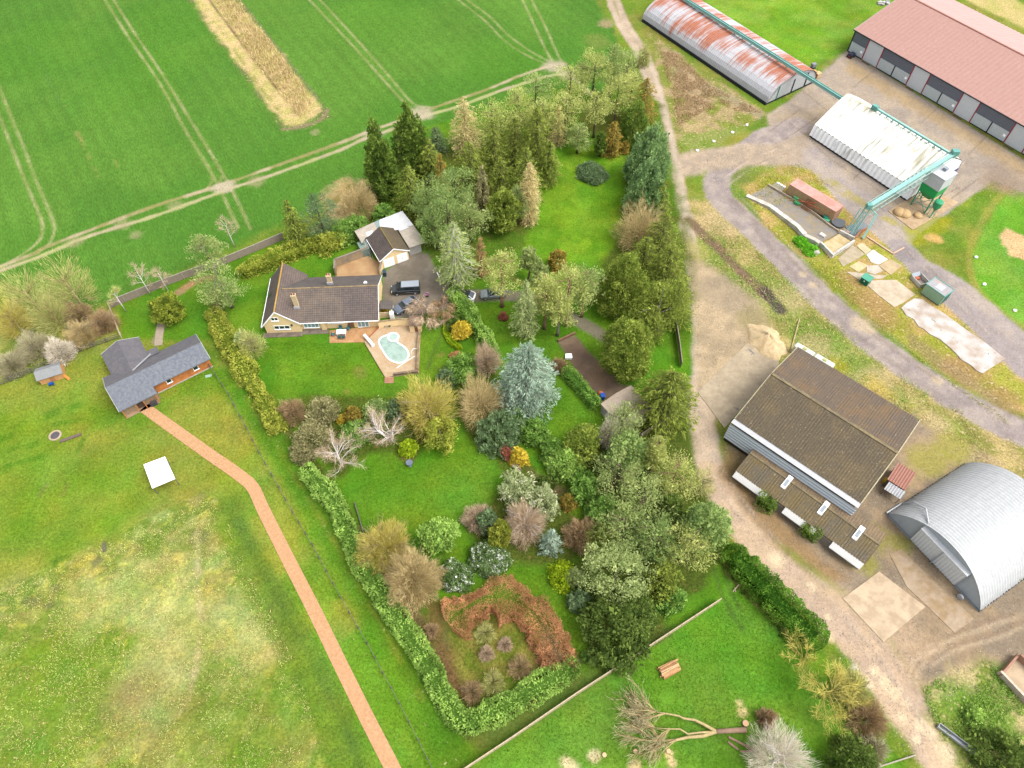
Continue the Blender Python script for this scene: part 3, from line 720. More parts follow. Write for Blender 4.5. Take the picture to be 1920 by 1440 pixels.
# cross wing: gable wall towards the camera
b.add([(0,0,0),(5.83,0,0),(5.83,0,2.4),(2.55,0,5.2),(0,0,2.1)]+[(x,10.7,z) for x,z in ((0,0),(5.83,0),(5.83,2.4),(2.55,5.2),(0,2.1))],
      [(0,1,2,3,4),(9,8,7,6,5),(1,6,7,2),(5,0,4,9),(2,7,8,3),(3,8,9,4),(0,5,6,1)])
b.add([(5.83,.55,0),(18.75,.55,0),(18.75,9.85,0),(5.83,9.85,0),(5.83,.55,2.35),(18.75,.55,2.35),(18.75,9.85,2.35),(5.83,9.85,2.35),(5.83,5.2,4.9),(18.75,5.2,4.9)],
      [(0,1,5,4),(1,2,6,9,5),(2,3,7,6),(3,0,4,8,7),(4,5,9,8),(6,7,8,9)])
b.build('wall', cream_brick, house)
r = MB()
r.slab([(-.45,-.18,1.78),(2.55,-.18,5.45),(2.5,10.95,5.45),(-.5,10.95,1.78)], .12)
r.slab([(2.55,-.18,5.45),(6.1,-.18,2.26),(6.1,10.95,2.26),(2.5,10.95,5.45)], .12)
roof = r.build('roof', tile_wing, house); roof['label'] = 'brown tiled cross wing roof'
MB().tube([(2.55,-.2,5.46),(2.5,10.97,5.46)], .13, 6).build('ridge', ridge_lichen, roof)
r = MB(); r.slab([(5.2,.02,2.3),(12.9,.02,2.3),(12.9,5.2,5.1),(3.1,5.2,5.1)], .12)
roof2 = r.build('roof', tile_main, house); roof2['label'] = 'lichen spotted front slope of the long roof'
MB().slab([(12.903,.02,2.3),(18.98,.02,2.3),(18.98,5.2,5.1),(12.903,5.2,5.1)], .12).build('newer_tiles', tile_new, roof2)
MB().tube([(3.1,5.2,5.1),(19.0,5.2,5.1)], .12, 6).build('ridge', ridge_tile, roof2)
r = MB(); r.slab([(3.1,5.2,5.1),(18.98,5.2,5.1),(18.98,10.3,2.3),(5.2,10.3,2.3)], .12)
r.build('roof', tile_back, house)
v = MB(); v.bar((-.5,-.2,1.72),(2.55,-.2,5.38),.05,.2); v.bar((2.55,-.2,5.38),(6.12,-.2,2.2),.05,.2)
v.bar((19.0,.02,2.22),(19.0,5.2,5.02),.05,.18); v.bar((19.0,5.2,5.02),(19.0,10.3,2.22),.05,.18)
v.build_each('bargeboard', white_upvc, house)
gt = MB(); gt.tube([(6.1,-.05,2.2),(18.95,-.05,2.2)], .07, 6); gt.tube([(-.55,-.15,1.7),(-.55,10.9,1.7)], .07, 6)
gt.build_each('gutter', white_upvc, house)
for (cx_, cy_, zb, zt) in ((5.55,2.5,2.9,6.5),(10.85,6.65,4.0,6.5)):
    ch = MB().box(cx_-.36, cx_+.36, cy_-.28, cy_+.28, zb, zt-.12).box(cx_-.41, cx_+.41, cy_-.33, cy_+.33, zt-.12, zt).build('chimney', mat('chimney_brick', alb(206,182,144,1.3), var=.16, scale=4), house)
    MB().box(cx_-.5, cx_+.5, cy_-.42, cy_-.303, zb, zb+1.05).build('flashing', mat('lead', alb(200,200,205), rough=.5), ch)
    for dx in (-.2, .2):
        MB().lathe([(.11,zt),(.13,zt+.05),(.1,zt+.35),(.12,zt+.4)], 8, (cx_+dx, cy_)).build('chimney_pot', mat('terracotta', alb(150,92,70)), ch)
window(house, 1.55, 0, 0, 1.15, 3.15, 3.95, 1)
window(house, 1.5, 0, 0, 2.6, .95, 1.85, 2)
MB().lathe([(.05,0),(.16,.02),(.16,.3),(.05,.32)],8).xf(Matrix.Translation((4.55,-.1,1.8))).build('wall_lamp', mat('black_metal',(.02,.02,.02),rough=.4), house)
for (x, w, z0, mu) in ((6.25,2.5,.45,3),(15.2,1.9,.08,2)):
    window(house, x, .55, 0, w, z0, 2.05, mu, 'window' if z0 > .2 else 'patio_door', panemat=mat('pale_glass', alb(150,190,190), rough=.1, var=.1, spec=.6))
window(house, 10.3, .55, 0, 2.7, 1.35, 2.05, 2)
MB().box(0, 1.0, -.04, .02, .05, 2.02).xf(wallM(13.6,.55,0)).build('door', mat('brown_door', alb(150,112,80)), house)
MB().box(9.2,9.95,.2,.56,0,2.1).build('wall_pier', cream_brick, house)
# plinth terrace of slabs in front of the gable
MB().box(-.6,5.95,-1.0,-.03,0,.09).box(5.95,10.3,-.62,.5,0,.085).build('plinth', mat('slab_grey', alb(140,126,112), var=.2, scale=2, color2=alb(116,104,92), scale2=.8), house)
# porch on the right gable
pr = MB(); pr.slab([(18.98,4.2,2.5),(21.2,4.2,2.35),(21.2,2.3,2.35),(18.98,2.3,2.5)], .12)
po = pr.build('porch', tile_back, house)
MB().box(20.9,21.05,2.35,2.5,0,2.24).box(20.9,21.05,4.0,4.15,0,2.24).build_each('post', white_paint, po)
MB().box(18.76,20.9,2.4,2.55,0,1.35).build('porch_wall', mat('cream_render', alb(228,206,168,1.2)), po)
MB().box(20.6,21.25,1.6,2.28,0,1.9).build('meter_cabinet', white_paint, house)
sk = MB().slab([(-.2,5.6,2.20),(.55,5.6,3.12),(.55,6.4,3.12),(-.2,6.4,2.20)],.02).xf(Matrix.Translation((.1,0,.16))).build('rooflight', GL, house)
sdx = MB().lathe([(.02,0),(.3,.1),(.32,.12)],10).xf(Matrix.Translation((16.7,6.6,4.35)) @ Matrix.Rotation(.7,4,'X')).build('aerial_dish', white_paint, house)

# ---- patio with the pool
pave_o = mat('paving_orange', alb(206,160,112), var=.14, scale=2.5, color2=alb(188,140,96), scale2=.7)
pave_t = mat('paving_tan', alb(206,182,148), var=.12, scale=3, color2=alb(196,164,126), scale2=.6, speck=(alb(228,200,165), 3, .03))
h2 = lambda X, Y: (460+X/4.8, 380+Y/4.8)
q5 = lambda X, Y: (660+X/6.4, 560+Y/6.4)
PT = .32
lower = [at2(q, .1) for q in (h2(758,1150), h2(1215,1105), h2(1215,1160), h2(1080,1255), h2(757,1262))]
tag(MB().prism(lower, 0, .1).build('patio', pave_o), kind='structure')
upper = [at2(q, PT) for q in (q5(330,350), q5(690,320), q5(830,330), q5(815,560), q5(800,885), q5(500,925), q5(400,945), q5(150,525), q5(165,500))]
tag(MB().prism(upper, 0, PT).build('pool_terrace', pave_t), kind='structure')
def pxpath(pts, z, n=6, closed=False):
    c_ = curve([at2(p, z) for p in pts] + ([at2(pts[0], z)] if closed else []), n); return c_
outl = [(340,470),(315,510),(330,570),(375,650),(430,725),(500,765),(570,778),(640,755),(683,700),(685,650),(650,590),(590,545),(552,520),(560,480),(545,430),(500,407),(450,415),(420,432),(370,450)]
outl = [q5(*p) for p in outl]
ring = pxpath(outl, PT, 5, True)[:-1]
cxp = sum(p[0] for p in ring)/len(ring); cyp = sum(p[1] for p in ring)/len(ring)
pool = empty('swimming_pool', (0,0,0), 0, 'kidney shaped pool under a pale green cover with a white rim', 'pool')
def offset(poly, d):
    out = []; n = len(poly)
    for i in range(n):
        a = np.array(poly[i-1]); b_ = np.array(poly[(i+1)%n]); t = (b_-a)/np.linalg.norm(b_-a)
        nrm = np.array([t[1], -t[0]])
        if np.dot(nrm, np.array(poly[i]) - np.array([cxp,cyp])) < 0: nrm = -nrm
        out.append(tuple(np.array(poly[i]) + nrm*d))
    return out
def ringwall(outer, inner, z0, z1):
    n = len(outer); m = MB()
    vs = [(*p,z0) for p in outer]+[(*p,z1) for p in outer]+[(*p,z1) for p in inner]+[(*p,z0) for p in inner]
    fs = []
    for i in range(n):
        j = (i+1)%n
        fs += [(i,j,n+j,n+i),(n+i,n+j,2*n+j,2*n+i),(2*n+i,2*n+j,3*n+j,3*n+i)]
    return m.add(vs, fs)
ringwall(ring, offset(ring,-.22), PT, PT+.07).build('coping', white_paint, pool)
cover_m = mat('pool_cover', alb(176,200,186), rough=.35, var=.1, scale=1.5, color2=alb(150,176,166), scale2=1.2, f2=.55, speck=(alb(90,104,96), 2.6, .05))
MB().prism(offset(ring,-.2), PT+.005, PT+.03).build('cover', cover_m, pool)
spa = empty('spa_ring', (0,0,0), 0, 'round white rimmed spa tub at the head of the pool', 'spa')
sc = at(*q5(497,465), PT); 
def circ(cx, cy, r, n=28): return [(cx+r*math.cos(2*math.pi*k/n), cy+r*math.sin(2*math.pi*k/n)) for k in range(n)]
ringwall(circ(sc.x,sc.y,.98), circ(sc.x,sc.y,.76), PT+.001, PT+.16).build('coping', white_paint, spa)
MB().prism(circ(sc.x,sc.y,.78), PT+.002, PT+.09).build('cover', mat('spa_cover', alb(186,208,198), rough=.3, var=.06), spa)
def wall_run(name, pts, h, w, m, z0=0, cap=None, label=None, cat='wall', group=None):
    """free-standing wall along world points"""
    s = MB(); n = len(pts)
    for i in range(n-1):
        a, b_ = Vector((*pts[i],0)), Vector((*pts[i+1],0)); dd = (b_-a).normalized(); e = dd*(w/2 if i < n-2 else 0)
        s.bar(a+Vector((0,0,z0+h/2)), b_+e+Vector((0,0,z0+h/2)), w, h)
    o = s.build(name, m); tag(o, label, cat, group)
    if cap:
        s = MB()
        for i in range(n-1):
            a, b_ = Vector((*pts[i],z0+h+.04)), Vector((*pts[i+1],z0+h+.04)); s.bar(a, b_, w+.1, .075)
        s.build('coping', cap, o)
    return o
wall_run('garden_wall', [at2(q5(325,350),PT), at2(q5(560,318),PT), at2(q5(695,318),PT)], 1.55, .25, cream_brick, PT, ridge_tile, 'low cream brick wall behind the pool terrace, running from the house corner to the pool hut')
MB().box(-.4,.4,-.02,.02,.4,1.1).xf(Matrix.Translation(at(*q5(585,300),PT+.3)) @ Matrix.Rotation(.05,4,'Z') @ Matrix.Translation((0,-.35,0))).build('x',dark_gap) if False else None
wall_run('garden_wall', [at2(q5(826,335),PT), at2(q5(800,560),PT), at2(q5(792,870),PT)], .75, .22, mat('red_brick', alb(190,150,120,1.2), var=.2, scale=3), PT, ridge_tile, 'low brick wall down the right hand side of the pool terrace')
hutc = at(*q5(770,400), PT)
hut = empty('pool_hut', (hutc.x, hutc.y, PT), .03, 'small brick pool hut with a flat brown roof in the corner of the terrace', 'hut')
MB().box(-1.0,-.2,0,.14,0,1.75).box(.35,.95,0,.14,0,1.75).box(-1.0,-.86,.14,1.9,0,1.75).box(.81,.95,.14,1.9,0,1.75).box(-.86,.81,1.76,1.9,0,1.75).build('wall', cream_brick, hut)
MB().box(-1.12,1.12,-.2,2.0,1.76,1.9).build('roof', mat('felt_brown', alb(134,110,92), var=.25, scale=1.5), hut)
MB().box(-.2,.35,.1,.14,0,1.75).build('door', mat('rust_door', alb(150,96,64)), hut)
rl = empty('cover_roller', at(*q5(205,515),PT), 0, 'white pool cover roller on the left edge of the terrace', 'roller')
rl.rotation_euler = (0,0,math.radians(-52))
MB().tube([(-1.25,0,.42),(1.25,0,.42)], .26, 10).build('drum', white_paint, rl)
for s_ in (-1.35,1.3): MB().box(s_,s_+.05,-.25,.25,0,.6).build_each('stand', white_paint, rl)
tag(MB().tube([at(*q5(330,330),PT+.05), at(*q5(205,465),PT+.05)], .08, 6).build('rail_post', mat('rail_red', alb(176,96,60))), 'rust red pole lying on the paving beside the roller', 'pole')
hr = empty('handrail', (0,0,0), 0, 'thin white pool handrail by the far right rim of the pool', 'rail')
def tp(X, Y, z): return at(*q5(X,Y), z)
MB().tube([tp(715,668,PT),tp(708,640,PT+.5),tp(735,600,PT+.75),tp(785,600,PT+.7),tp(795,610,PT)], .035, 6).build_each('rail', white_upvc, hr)
tag(MB().tube([tp(535,832,PT+.04), tp(640,760,PT+.05), tp(752,690,PT+.04)], .05, 6).build('cover_pole', white_upvc), 'long white pole lying across the paving at the foot of the pool', 'pole')
st = empty('terrace_steps', at(*q5(447,985),0), HA, 'short flight of brick steps at the foot of the pool terrace', 'steps')
for k in range(3): MB().box(-.72,.72,.35*k-.5,.35*k-.15,0,.1+.09*k).build('step', mat('step_brick', alb(190,140,112), var=.2, scale=3), st)
tag(MB().prism([at2(q5(500,905),PT),at2(q5(795,865),PT),at2(q5(797,890),PT),at2(q5(500,925),PT)], PT, PT+.4).build('terrace_parapet', mat('old_brick', alb(150,124,104), var=.25, scale=2, color2=alb(120,104,88), scale2=.8)), 'low weathered brick parapet along the foot of the pool terrace', 'wall')
# garden furniture
teal = mat('teal_seat', alb(70,120,128), rough=.6)
def chair(name, px, py, z, rz, label, m=teal):
    p = at(px, py, z); e = empty(name, p, rz, label, 'chair', 'chairs on the patio')
    MB().box(-.25,.25,-.25,.25,.40,.46).build('seat', m, e)
    MB().box(-.25,.25,.22,.27,.46,.95).build('backrest', m, e)
    for sx in (-.22,.22):
        for sy in (-.22,.22): MB().box(sx-.025,sx+.025,sy-.025,sy+.025,0,.40).build_each('leg', m, e)
tb = empty('garden_table', at(*h2(870,1185),.1), HA, 'white slatted garden table on the orange patio', 'table')
MB().box(-.8,.8,-.5,.5,.68,.73).build('tabletop', mat('table_white', (.7,.74,.76), rough=.4), tb)
for sx in (-.7,.7):
    for sy in (-.4,.4): MB().box(sx-.03,sx+.03,sy-.03,sy+.03,0,.68).build_each('leg', white_paint, tb)
chair('garden_chair', *h2(793,1197), .1, HA+1.57, 'teal garden chair at the left end of the white table')
chair('garden_chair', *h2(860,1145), .1, HA, 'teal garden chair on the house side of the white table')
chair('garden_chair', *h2(930,1145), .1, HA-.5, 'teal garden chair at the right hand corner of the white table')
chair('garden_chair', *h2(850,1222), .1, HA+3.14, 'teal garden chair on the lawn side of the table, nearer the gable')
chair('garden_chair', *h2(888,1222), .1, HA+3.3, 'teal garden chair on the lawn side of the table, nearer the pool')
lz = mat('grey_seat', alb(130,140,146))
chair('garden_chair', *h2(1265,1118), PT, HA+.3, 'grey folding chair against the terrace wall', lz)
pot = empty('planter', at(*h2(1298,1112),PT), 0, 'dark green round planter beside the grey folding chair', 'planter')
MB().lathe([(.2,0),(.33,.4),(.3,.42)],12).build('pot', mat('green_plastic', alb(40,90,70), rough=.5), pot)

# ---- courtyard between house and garage
yardp = [at2(p) for p in (h2(805,560),h2(1090,470),h2(1210,540),h2(1225,660),h2(810,665))]
tag(MB().prism(yardp, 0, .06).build('courtyard', mat('courtyard_gravel', alb(198,164,118), var=.14, scale=2, color2=alb(182,142,100), scale2=.5)), kind='structure')
wall_run('courtyard_wall', [at2(h2(818,660)), at2(h2(822,578)), at2(h2(1085,480)), at2(h2(1120,462))], 1.9, .24, mat('old_wall', alb(150,136,118,1.1), var=.22, scale=2, color2=alb(184,160,126), scale2=.7), 0, mat('stone_cap', alb(150,136,122), var=.2), 'weathered brick wall round the gravel courtyard behind the house')
wall_run('courtyard_wall', [at2(h2(1235,590)), at2(h2(1222,665))], 1.7, .25, cream_brick, 0, mat('stone_cap', (0,0,0)), 'short brick wall between the courtyard and the tarmac drive')

# ---- garage
c = at(718.1, 504)
gar = empty('garage', (c.x, c.y, 0), math.radians(28.1), 'cream double garage with a brown gabled roof and two white doors', 'garage')
b = MB(); P5 = ((0,0),(5.16,0),(5.16,2.2),(2.5,3.8),(0,2.2))
b.add([(x,0,z) for x,z in P5]+[(x,6.1,z) for x,z in P5], [(0,1,2,3,4),(9,8,7,6,5),(1,6,7,2),(5,0,4,9),(2,7,8,3),(3,8,9,4),(0,5,6,1)])
b.build('wall', cream_brick, gar)
r = MB(); r.slab([(-.35,-.2,2.16),(2.5,-.2,3.95),(2.5,6.3,3.95),(-.35,6.3,2.16)],.1)
ro = r.build('roof', tile_mat('garage_tiles', alb(110,98,92), alb(100,90,86), (.7,.68,.66), .3,.3,'y',(alb(150,130,96),4,.05)), gar)
MB().slab([(2.5,-.2,3.95),(5.42,-.2,2.2),(5.42,6.3,2.2),(2.5,6.3,3.95)],.1).build('mossy_slope', tile_mat('garage_tiles_mossy', alb(122,108,84), alb(108,96,80), (.7,.68,.66), .3,.3,'y',(alb(140,124,80),4,.05)), ro)  # mossy, and its lighter sunward tone is put into the tile colour
MB().tube([(2.5,-.2,3.97),(2.5,6.3,3.97)],.11,6).build('ridge', mat('ridge_moss', alb(150,132,78), var=.25), ro)
MB().bar((-.35,-.22,2.1),(2.5,-.22,3.88),.05,.18).bar((2.5,-.22,3.88),(5.42,-.22,2.12),.05,.18).bar((-.38,-.2,2.08),(-.38,6.3,2.08),.06,.14).build_each('bargeboard', white_upvc, gar)
for x in (.32,2.9):
    d_ = MB().box(x,x+2.02,-.05,.02,.03,2.0).build('garage_door', white_paint, gar)
    MB().box(x+.9,x+1.1,-.09,-.052,.9,.95).build('handle', mat('black_metal',(0,0,0)), d_)
# car-port roof behind and beside the garage
lt = empty('lean_to', (c.x, c.y, 0), math.radians(28.1), 'flat corrugated lean-to roof wrapped round two sides of the garage', 'lean-to')
flat_m = mat('sheet_roof', alb(206,194,176), var=.12, scale=1.5, color2=alb(186,174,160), scale2=.4)
flat_w = mat('sheet_white', alb(236,236,238), var=.1, scale=2, speck=(alb(120,120,110),2,.07))
flat_g = mat('sheet_clear', alb(150,168,168), var=.1)
MB().slab([(5.6,.35,2.3),(8.84,.35,2.2),(8.6,5.5,2.3),(5.6,5.5,2.4)],.08).build('roof_sheet', flat_m, lt)
rs = MB().slab([(2.4,6.45,2.45),(5.6,5.505,2.44),(8.6,5.505,2.34),(8.3,9.8,2.4),(3.6,9.55,2.44)],.08).build('roof_sheet', flat_w, lt); rs['label'] = 'white blotched corner of the roof'
MB().slab([(2.1,6.45,2.45),(2.395,6.45,2.45),(3.595,9.55,2.44),(2.5,9.45,2.44)],.08).build('clear_sheet', flat_g, lt)
MB().slab([(-1.5,5.4,2.3),(-.4,6.45,2.4),(2.095,6.45,2.45),(2.495,9.45,2.44),(-1.55,9.1,2.3)],.08).build('roof_sheet', flat_m, lt)
MB().slab([(-.1,6.46,2.46),(1.2,6.46,2.47),(1.4,7.6,2.47),(.1,7.6,2.46)],.03).build('clear_sheet', flat_w, lt)
MB().slab([(5.7,5.0,2.50),(7.6,5.0,2.46),(7.2,6.0,2.47),(5.8,6.0,2.50)],.03).build('clear_sheet', flat_w, lt)
MB().box(5.55,7.95,.7,.78,0,2.15).box(7.9,7.98,.78,5,0,2.1).build('wall_panel', mat('grey_panel', alb(190,186,180)), lt)
for px_,py_ in ((8.6,.6),(8.4,5.2),(8.1,9.5),(-1.4,9.0),(-1.3,5.6)): MB().box(px_-.06,px_+.06,py_-.06,py_+.06,0,2.2).build_each('post', mat('timber', alb(140,110,84)), lt)
gh = empty('water_tank', at(*h2(1075,445)), math.radians(28), 'grey green sheeted store against the garage side wall', 'store')
MB().box(-.7,.7,-1.2,1.2,0,1.5).build('body', mat('green_grey_sheet', alb(130,150,140), rough=.4, var=.15), gh)
MB().slab([(-.78,-1.25,1.6),(.78,-1.25,1.75),(.78,1.25,1.75),(-.78,1.25,1.6)],.06).build('lid', mat('green_grey_lid', alb(140,162,152), rough=.3, var=.1), gh)
ld = empty('ladder', at(*h2(1140,500)), math.radians(28), 'pale aluminium ladder leaning on the garage eave', 'ladder')
MB().bar((-.2,-.2,0),(-.2,2.6,2.5),.05).bar((.2,-.2,0),(.2,2.6,2.5),.05).build_each('rail', mat('aluminium', alb(190,190,190), rough=.4), ld)
rg = MB()
for k in range(1,10): rg.bar((-.2,-.2+.28*k,.25*k),(.2,-.2+.28*k,.25*k),.04)
rg.build_each('rung', mat('aluminium',(0,0,0)), ld)

# ---- timber annex
n8 = lambda X, Y: (180+X/8, 600+Y/8)
c = at(*n8(920,1095))
anx = empty('timber_cabin', (c.x, c.y, 0), math.radians(35.5), 'long timber cabin with a grey shingle roof in the left paddock', 'cabin')
shin = mat('shingle_front', alb(128,132,138), var=.16, scale=3, color2=alb(110,115,126), scale2=2.5, f2=.5, speck=(alb(84,86,94),3,.06))
shin_b = mat('shingle_back', alb(118,114,116), var=.14, scale=3, color2=alb(106,104,110), scale2=1.2)
wood_o = mat('cedar_boards', alb(206,132,72,1.35), var=.2, scale=3, color2=alb(186,112,62,1.3), scale2=1.5, wave=((1,0,0),5,.01))
wood_g = mat('weathered_boards', alb(168,140,110,1.1), var=.18, scale=3)
MB().box(.1,9.2,.16,5.4,0,2.24).box(-5.5,.095,-1.3,5.4,0,2.24).box(-4.2,1.3,5.4,10.2,0,2.28).box(.1,9.2,0,.155,0,2.9).add([(9.2,.16,2.24),(9.2,5.4,2.24),(9.2,1.9,3.94)],[(0,1,2)]).build('wall', wood_g, anx)
MB().box(.12,9.2,-.06,-.005,.1,2.6).build('cladding', wood_o, anx)
MB().box(.1,9.25,-.25,-.065,0,.1).build('sill_board', mat('grey_board', alb(190,184,170)), anx)
r = MB()
r.slab([(-5.75,-2.0,2.2),(.13,-2.0,2.2),(.13,1.9,4.1),(-5.75,1.9,4.1)],.14)
r.slab([(.133,-.9,2.735),(9.4,-.9,2.735),(9.4,1.9,4.1),(.133,1.9,4.1)],.14)
ro = r.build('roof', shin, anx)
MB().slab([(-5.75,1.9,4.1),(9.4,1.9,4.1),(9.4,5.8,2.2),(-5.75,5.8,2.2)],.14).slab([(-1.4,2.6,3.62),(-1.4,10.4,3.62),(-4.5,10.4,2.4),(-4.5,4.6,2.4)],.14).slab([(-1.4,2.6,3.62),(1.6,4.6,2.4),(1.6,10.4,2.4),(-1.4,10.4,3.62)],.14).slab([(1.4,5.2,2.66),(3.3,5.2,2.66),(3.3,6.9,2.3),(1.4,6.9,2.3)],.1).build('roof', shin_b, anx)
MB().bar((-1.3,3.1,3.66),(2.3,6.0,2.42),.28,.05).build('valley_flashing', mat('zinc', alb(170,168,170), rough=.6), anx)
MB().bar((-5.8,-2.0,2.14),(-5.8,1.9,4.04),.06,.18).bar((-5.8,1.9,4.04),(-5.8,5.8,2.14),.06,.18).bar((9.45,-.9,2.68),(9.45,1.9,4.04),.06,.18).bar((9.45,1.9,4.04),(9.45,5.8,2.14),.06,.18).bar((-4.55,10.43,2.34),(-1.4,10.43,3.56),.06,.16).bar((-1.4,10.43,3.56),(1.65,10.43,2.34),.06,.16).build_each('bargeboard', mat('grey_trim', alb(206,204,198)), anx)
for x in (2.0,6.4): window(anx, x, -.06, 0, .85, .95, 1.85, 0)
MB().box(-5.55,-.2,-2.0,-1.305,0,.07).build('veranda', wood_g, anx)
for x in (-5.45,-3.4,-2.2,-.2): MB().box(x-.05,x+.05,-1.9,-1.8,.07,2.15).build_each('post', wood_o, anx)
MB().box(-3.3,-2.3,-1.36,-1.3,.05,2.0).build('door', mat('dark_door', alb(90,70,56)), anx)
tag(MB().box(-.5,.5,-.3,.3,0,.5).box(-.3,.4,-.25,.25,.5,.75).xf(Matrix.Translation(at(*n8(880,1270))) @ Matrix.Rotation(.6,4,'Z')).build('log_box', mat('dark_plastic', alb(74,70,72), var=.3, scale=4)), 'dark bag and box left on the grass by the cabin veranda', 'box')

# ---- small shed on the left
c = at(79, 722)
sh = empty('garden_shed', (c.x, c.y, 0), math.radians(24), 'small timber playhouse shed with a grey felt roof by the left fence', 'shed')
b = MB(); P5 = ((0,0),(2.2,0),(2.2,1.5),(1.1,2.1),(0,1.5))
b.add([(0,y,z) for y,z in P5]+[(3.6,y,z) for y,z in P5], [(4,3,2,1,0),(5,6,7,8,9),(0,1,6,5),(4,9,8,3),(3,8,7,2),(1,2,7,6),(0,5,9,4)])
b.build('wall', mat('pine_boards', alb(214,160,106,1.15), var=.15, scale=3, wave=((0,0,1),6,.01)), sh)
MB().slab([(-.15,1.1,2.16),(3.75,1.1,2.16),(3.75,2.4,1.45),(-.15,2.4,1.45)],.06).slab([(-.15,-.25,1.45),(3.75,-.25,1.45),(3.75,1.1,2.16),(-.15,1.1,2.16)],.06).build('roof', mat('felt_grey', alb(150,152,152), var=.12, scale=2), sh)
MB().box(1.5,2.2,-.03,.0,.05,1.35).build('door', mat('pine_door', alb(190,130,84,1.1)), sh)
sl = empty('toy_slide', at(121,706), math.radians(60), 'orange plank slide leaning against the shed', 'slide')
MB().slab([(-.2,-1.2,.1),(.2,-1.2,.1),(.2,.6,1.0),(-.2,.6,1.0)],.06).build('chute', mat('orange_ply', alb(220,140,60)), sl)
MB().box(-.2,-.15,.5,.6,0,.95).box(.15,.2,.5,.6,0,.95).build_each('leg', mat('orange_ply',(0,0,0)), sl)
bt = empty('toy_table', at(98,722), .3, 'bright blue plastic toy table by the small shed', 'toy')
MB().box(-.35,.35,-.25,.25,.4,.5).build('top', mat('blue_plastic', alb(20,90,170), rough=.4), bt)
for sx in (-.3,.3): MB().box(sx-.04,sx+.04,-.2,.2,0,.4).build_each('leg', mat('blue_plastic',(0,0,0)), bt)

# ---- white canopy
CV = [at(269,871,2.2), at(309,856,2.2), at(328,897,2.2), at(285,915,2.2)]
cc_ = sum(CV, Vector())/4
gz = empty('canopy', (cc_.x, cc_.y, 0), 0, 'square white pop-up canopy standing on the paddock grass', 'canopy')
lc = [(p.x-cc_.x, p.y-cc_.y) for p in CV]
m_ = MB(); vs = [(x,y,2.2) for x,y in lc]+[(0,0,2.38)]+[(x,y,2.02) for x,y in lc]
nn = len(lc); m_.add(vs, [(i,(i+1)%4,4) for i in range(4)]+[(i,5+i,5+(i+1)%4,(i+1)%4) for i in range(4)])
m_.build('top', mat('canvas_white', (.8,.8,.8), rough=.6, var=.03), gz)
for x,y in lc: MB().box(x*.95-.04,x*.95+.04,y*.95-.04,y*.95+.04,0,2.05).build_each('leg', mat('grey_tube', alb(120,120,120)), gz)

# ---- beige garage in the wood
zz = 2.5
S = [at(1126,757,zz), at(1183,722,zz), at(1210,765,zz), at(1152,800,zz)]
sg = empty('shed', (S[0].x, S[0].y, 0), math.atan2(S[1].y-S[0].y, S[1].x-S[0].x), 'square beige garage with a low sheeted roof among the pines', 'garage')
Ls = (S[1]-S[0]).length; 
MB().box(.15,Ls-.15,-5.3,-.15,0,2.38).build('wall', mat('render_grey', alb(190,180,165)), sg)
MB().slab([(0,0,2.5),(0,-5.4,2.5),(Ls/2,-5.4,2.85),(Ls/2,0,2.85)],.08).slab([(Ls/2,0,2.85),(Ls/2,-5.4,2.85),(Ls,-5.4,2.5),(Ls,0,2.5)],.08).build('roof', mat('fibre_sheet', alb(196,178,158), var=.1, color2=alb(184,164,146), scale2=.5, wave=((0,1,0),3,.04)), sg)
MB().box(.12,.16,-4.9,-.6,0,2.1).build('door', mat('pale_door', alb(200,196,190)), sg)
# ---------------------------------------------------------------- the farm
def ribbed(s, prof, x0, x1, period, depth, closed=None):
    """sheet whose cross-section prof (y, z) runs along x with ribs; a rib is a real fold in the sheet"""
    n = max(2, int((x1-x0)/period*4)); m = len(prof); P = [Vector((0,y,z)) for y,z in prof]
    nor = []
    for i in range(m):
        t = (P[min(i+1,m-1)]-P[max(i-1,0)]).normalized(); nor.append(Vector((0,-t.z,t.y)))
    vs = []
    for k in range(n+1):
        x = x0+(x1-x0)*k/n; h = depth*(.5+.5*math.cos(2*math.pi*k/4))
        vs += [Vector((x,0,0))+P[i]+nor[i]*h for i in range(m)]
    fs = [(k*m+i, (k+1)*m+i, (k+1)*m+i+1, k*m+i+1) for k in range(n) for i in range(m-1)]
    return s.add(vs, fs)
MB.ribbed = ribbed
def frame(px, py, z, ang):
    p = at(px, py, z); return (p.x, p.y, 0), math.radians(ang)
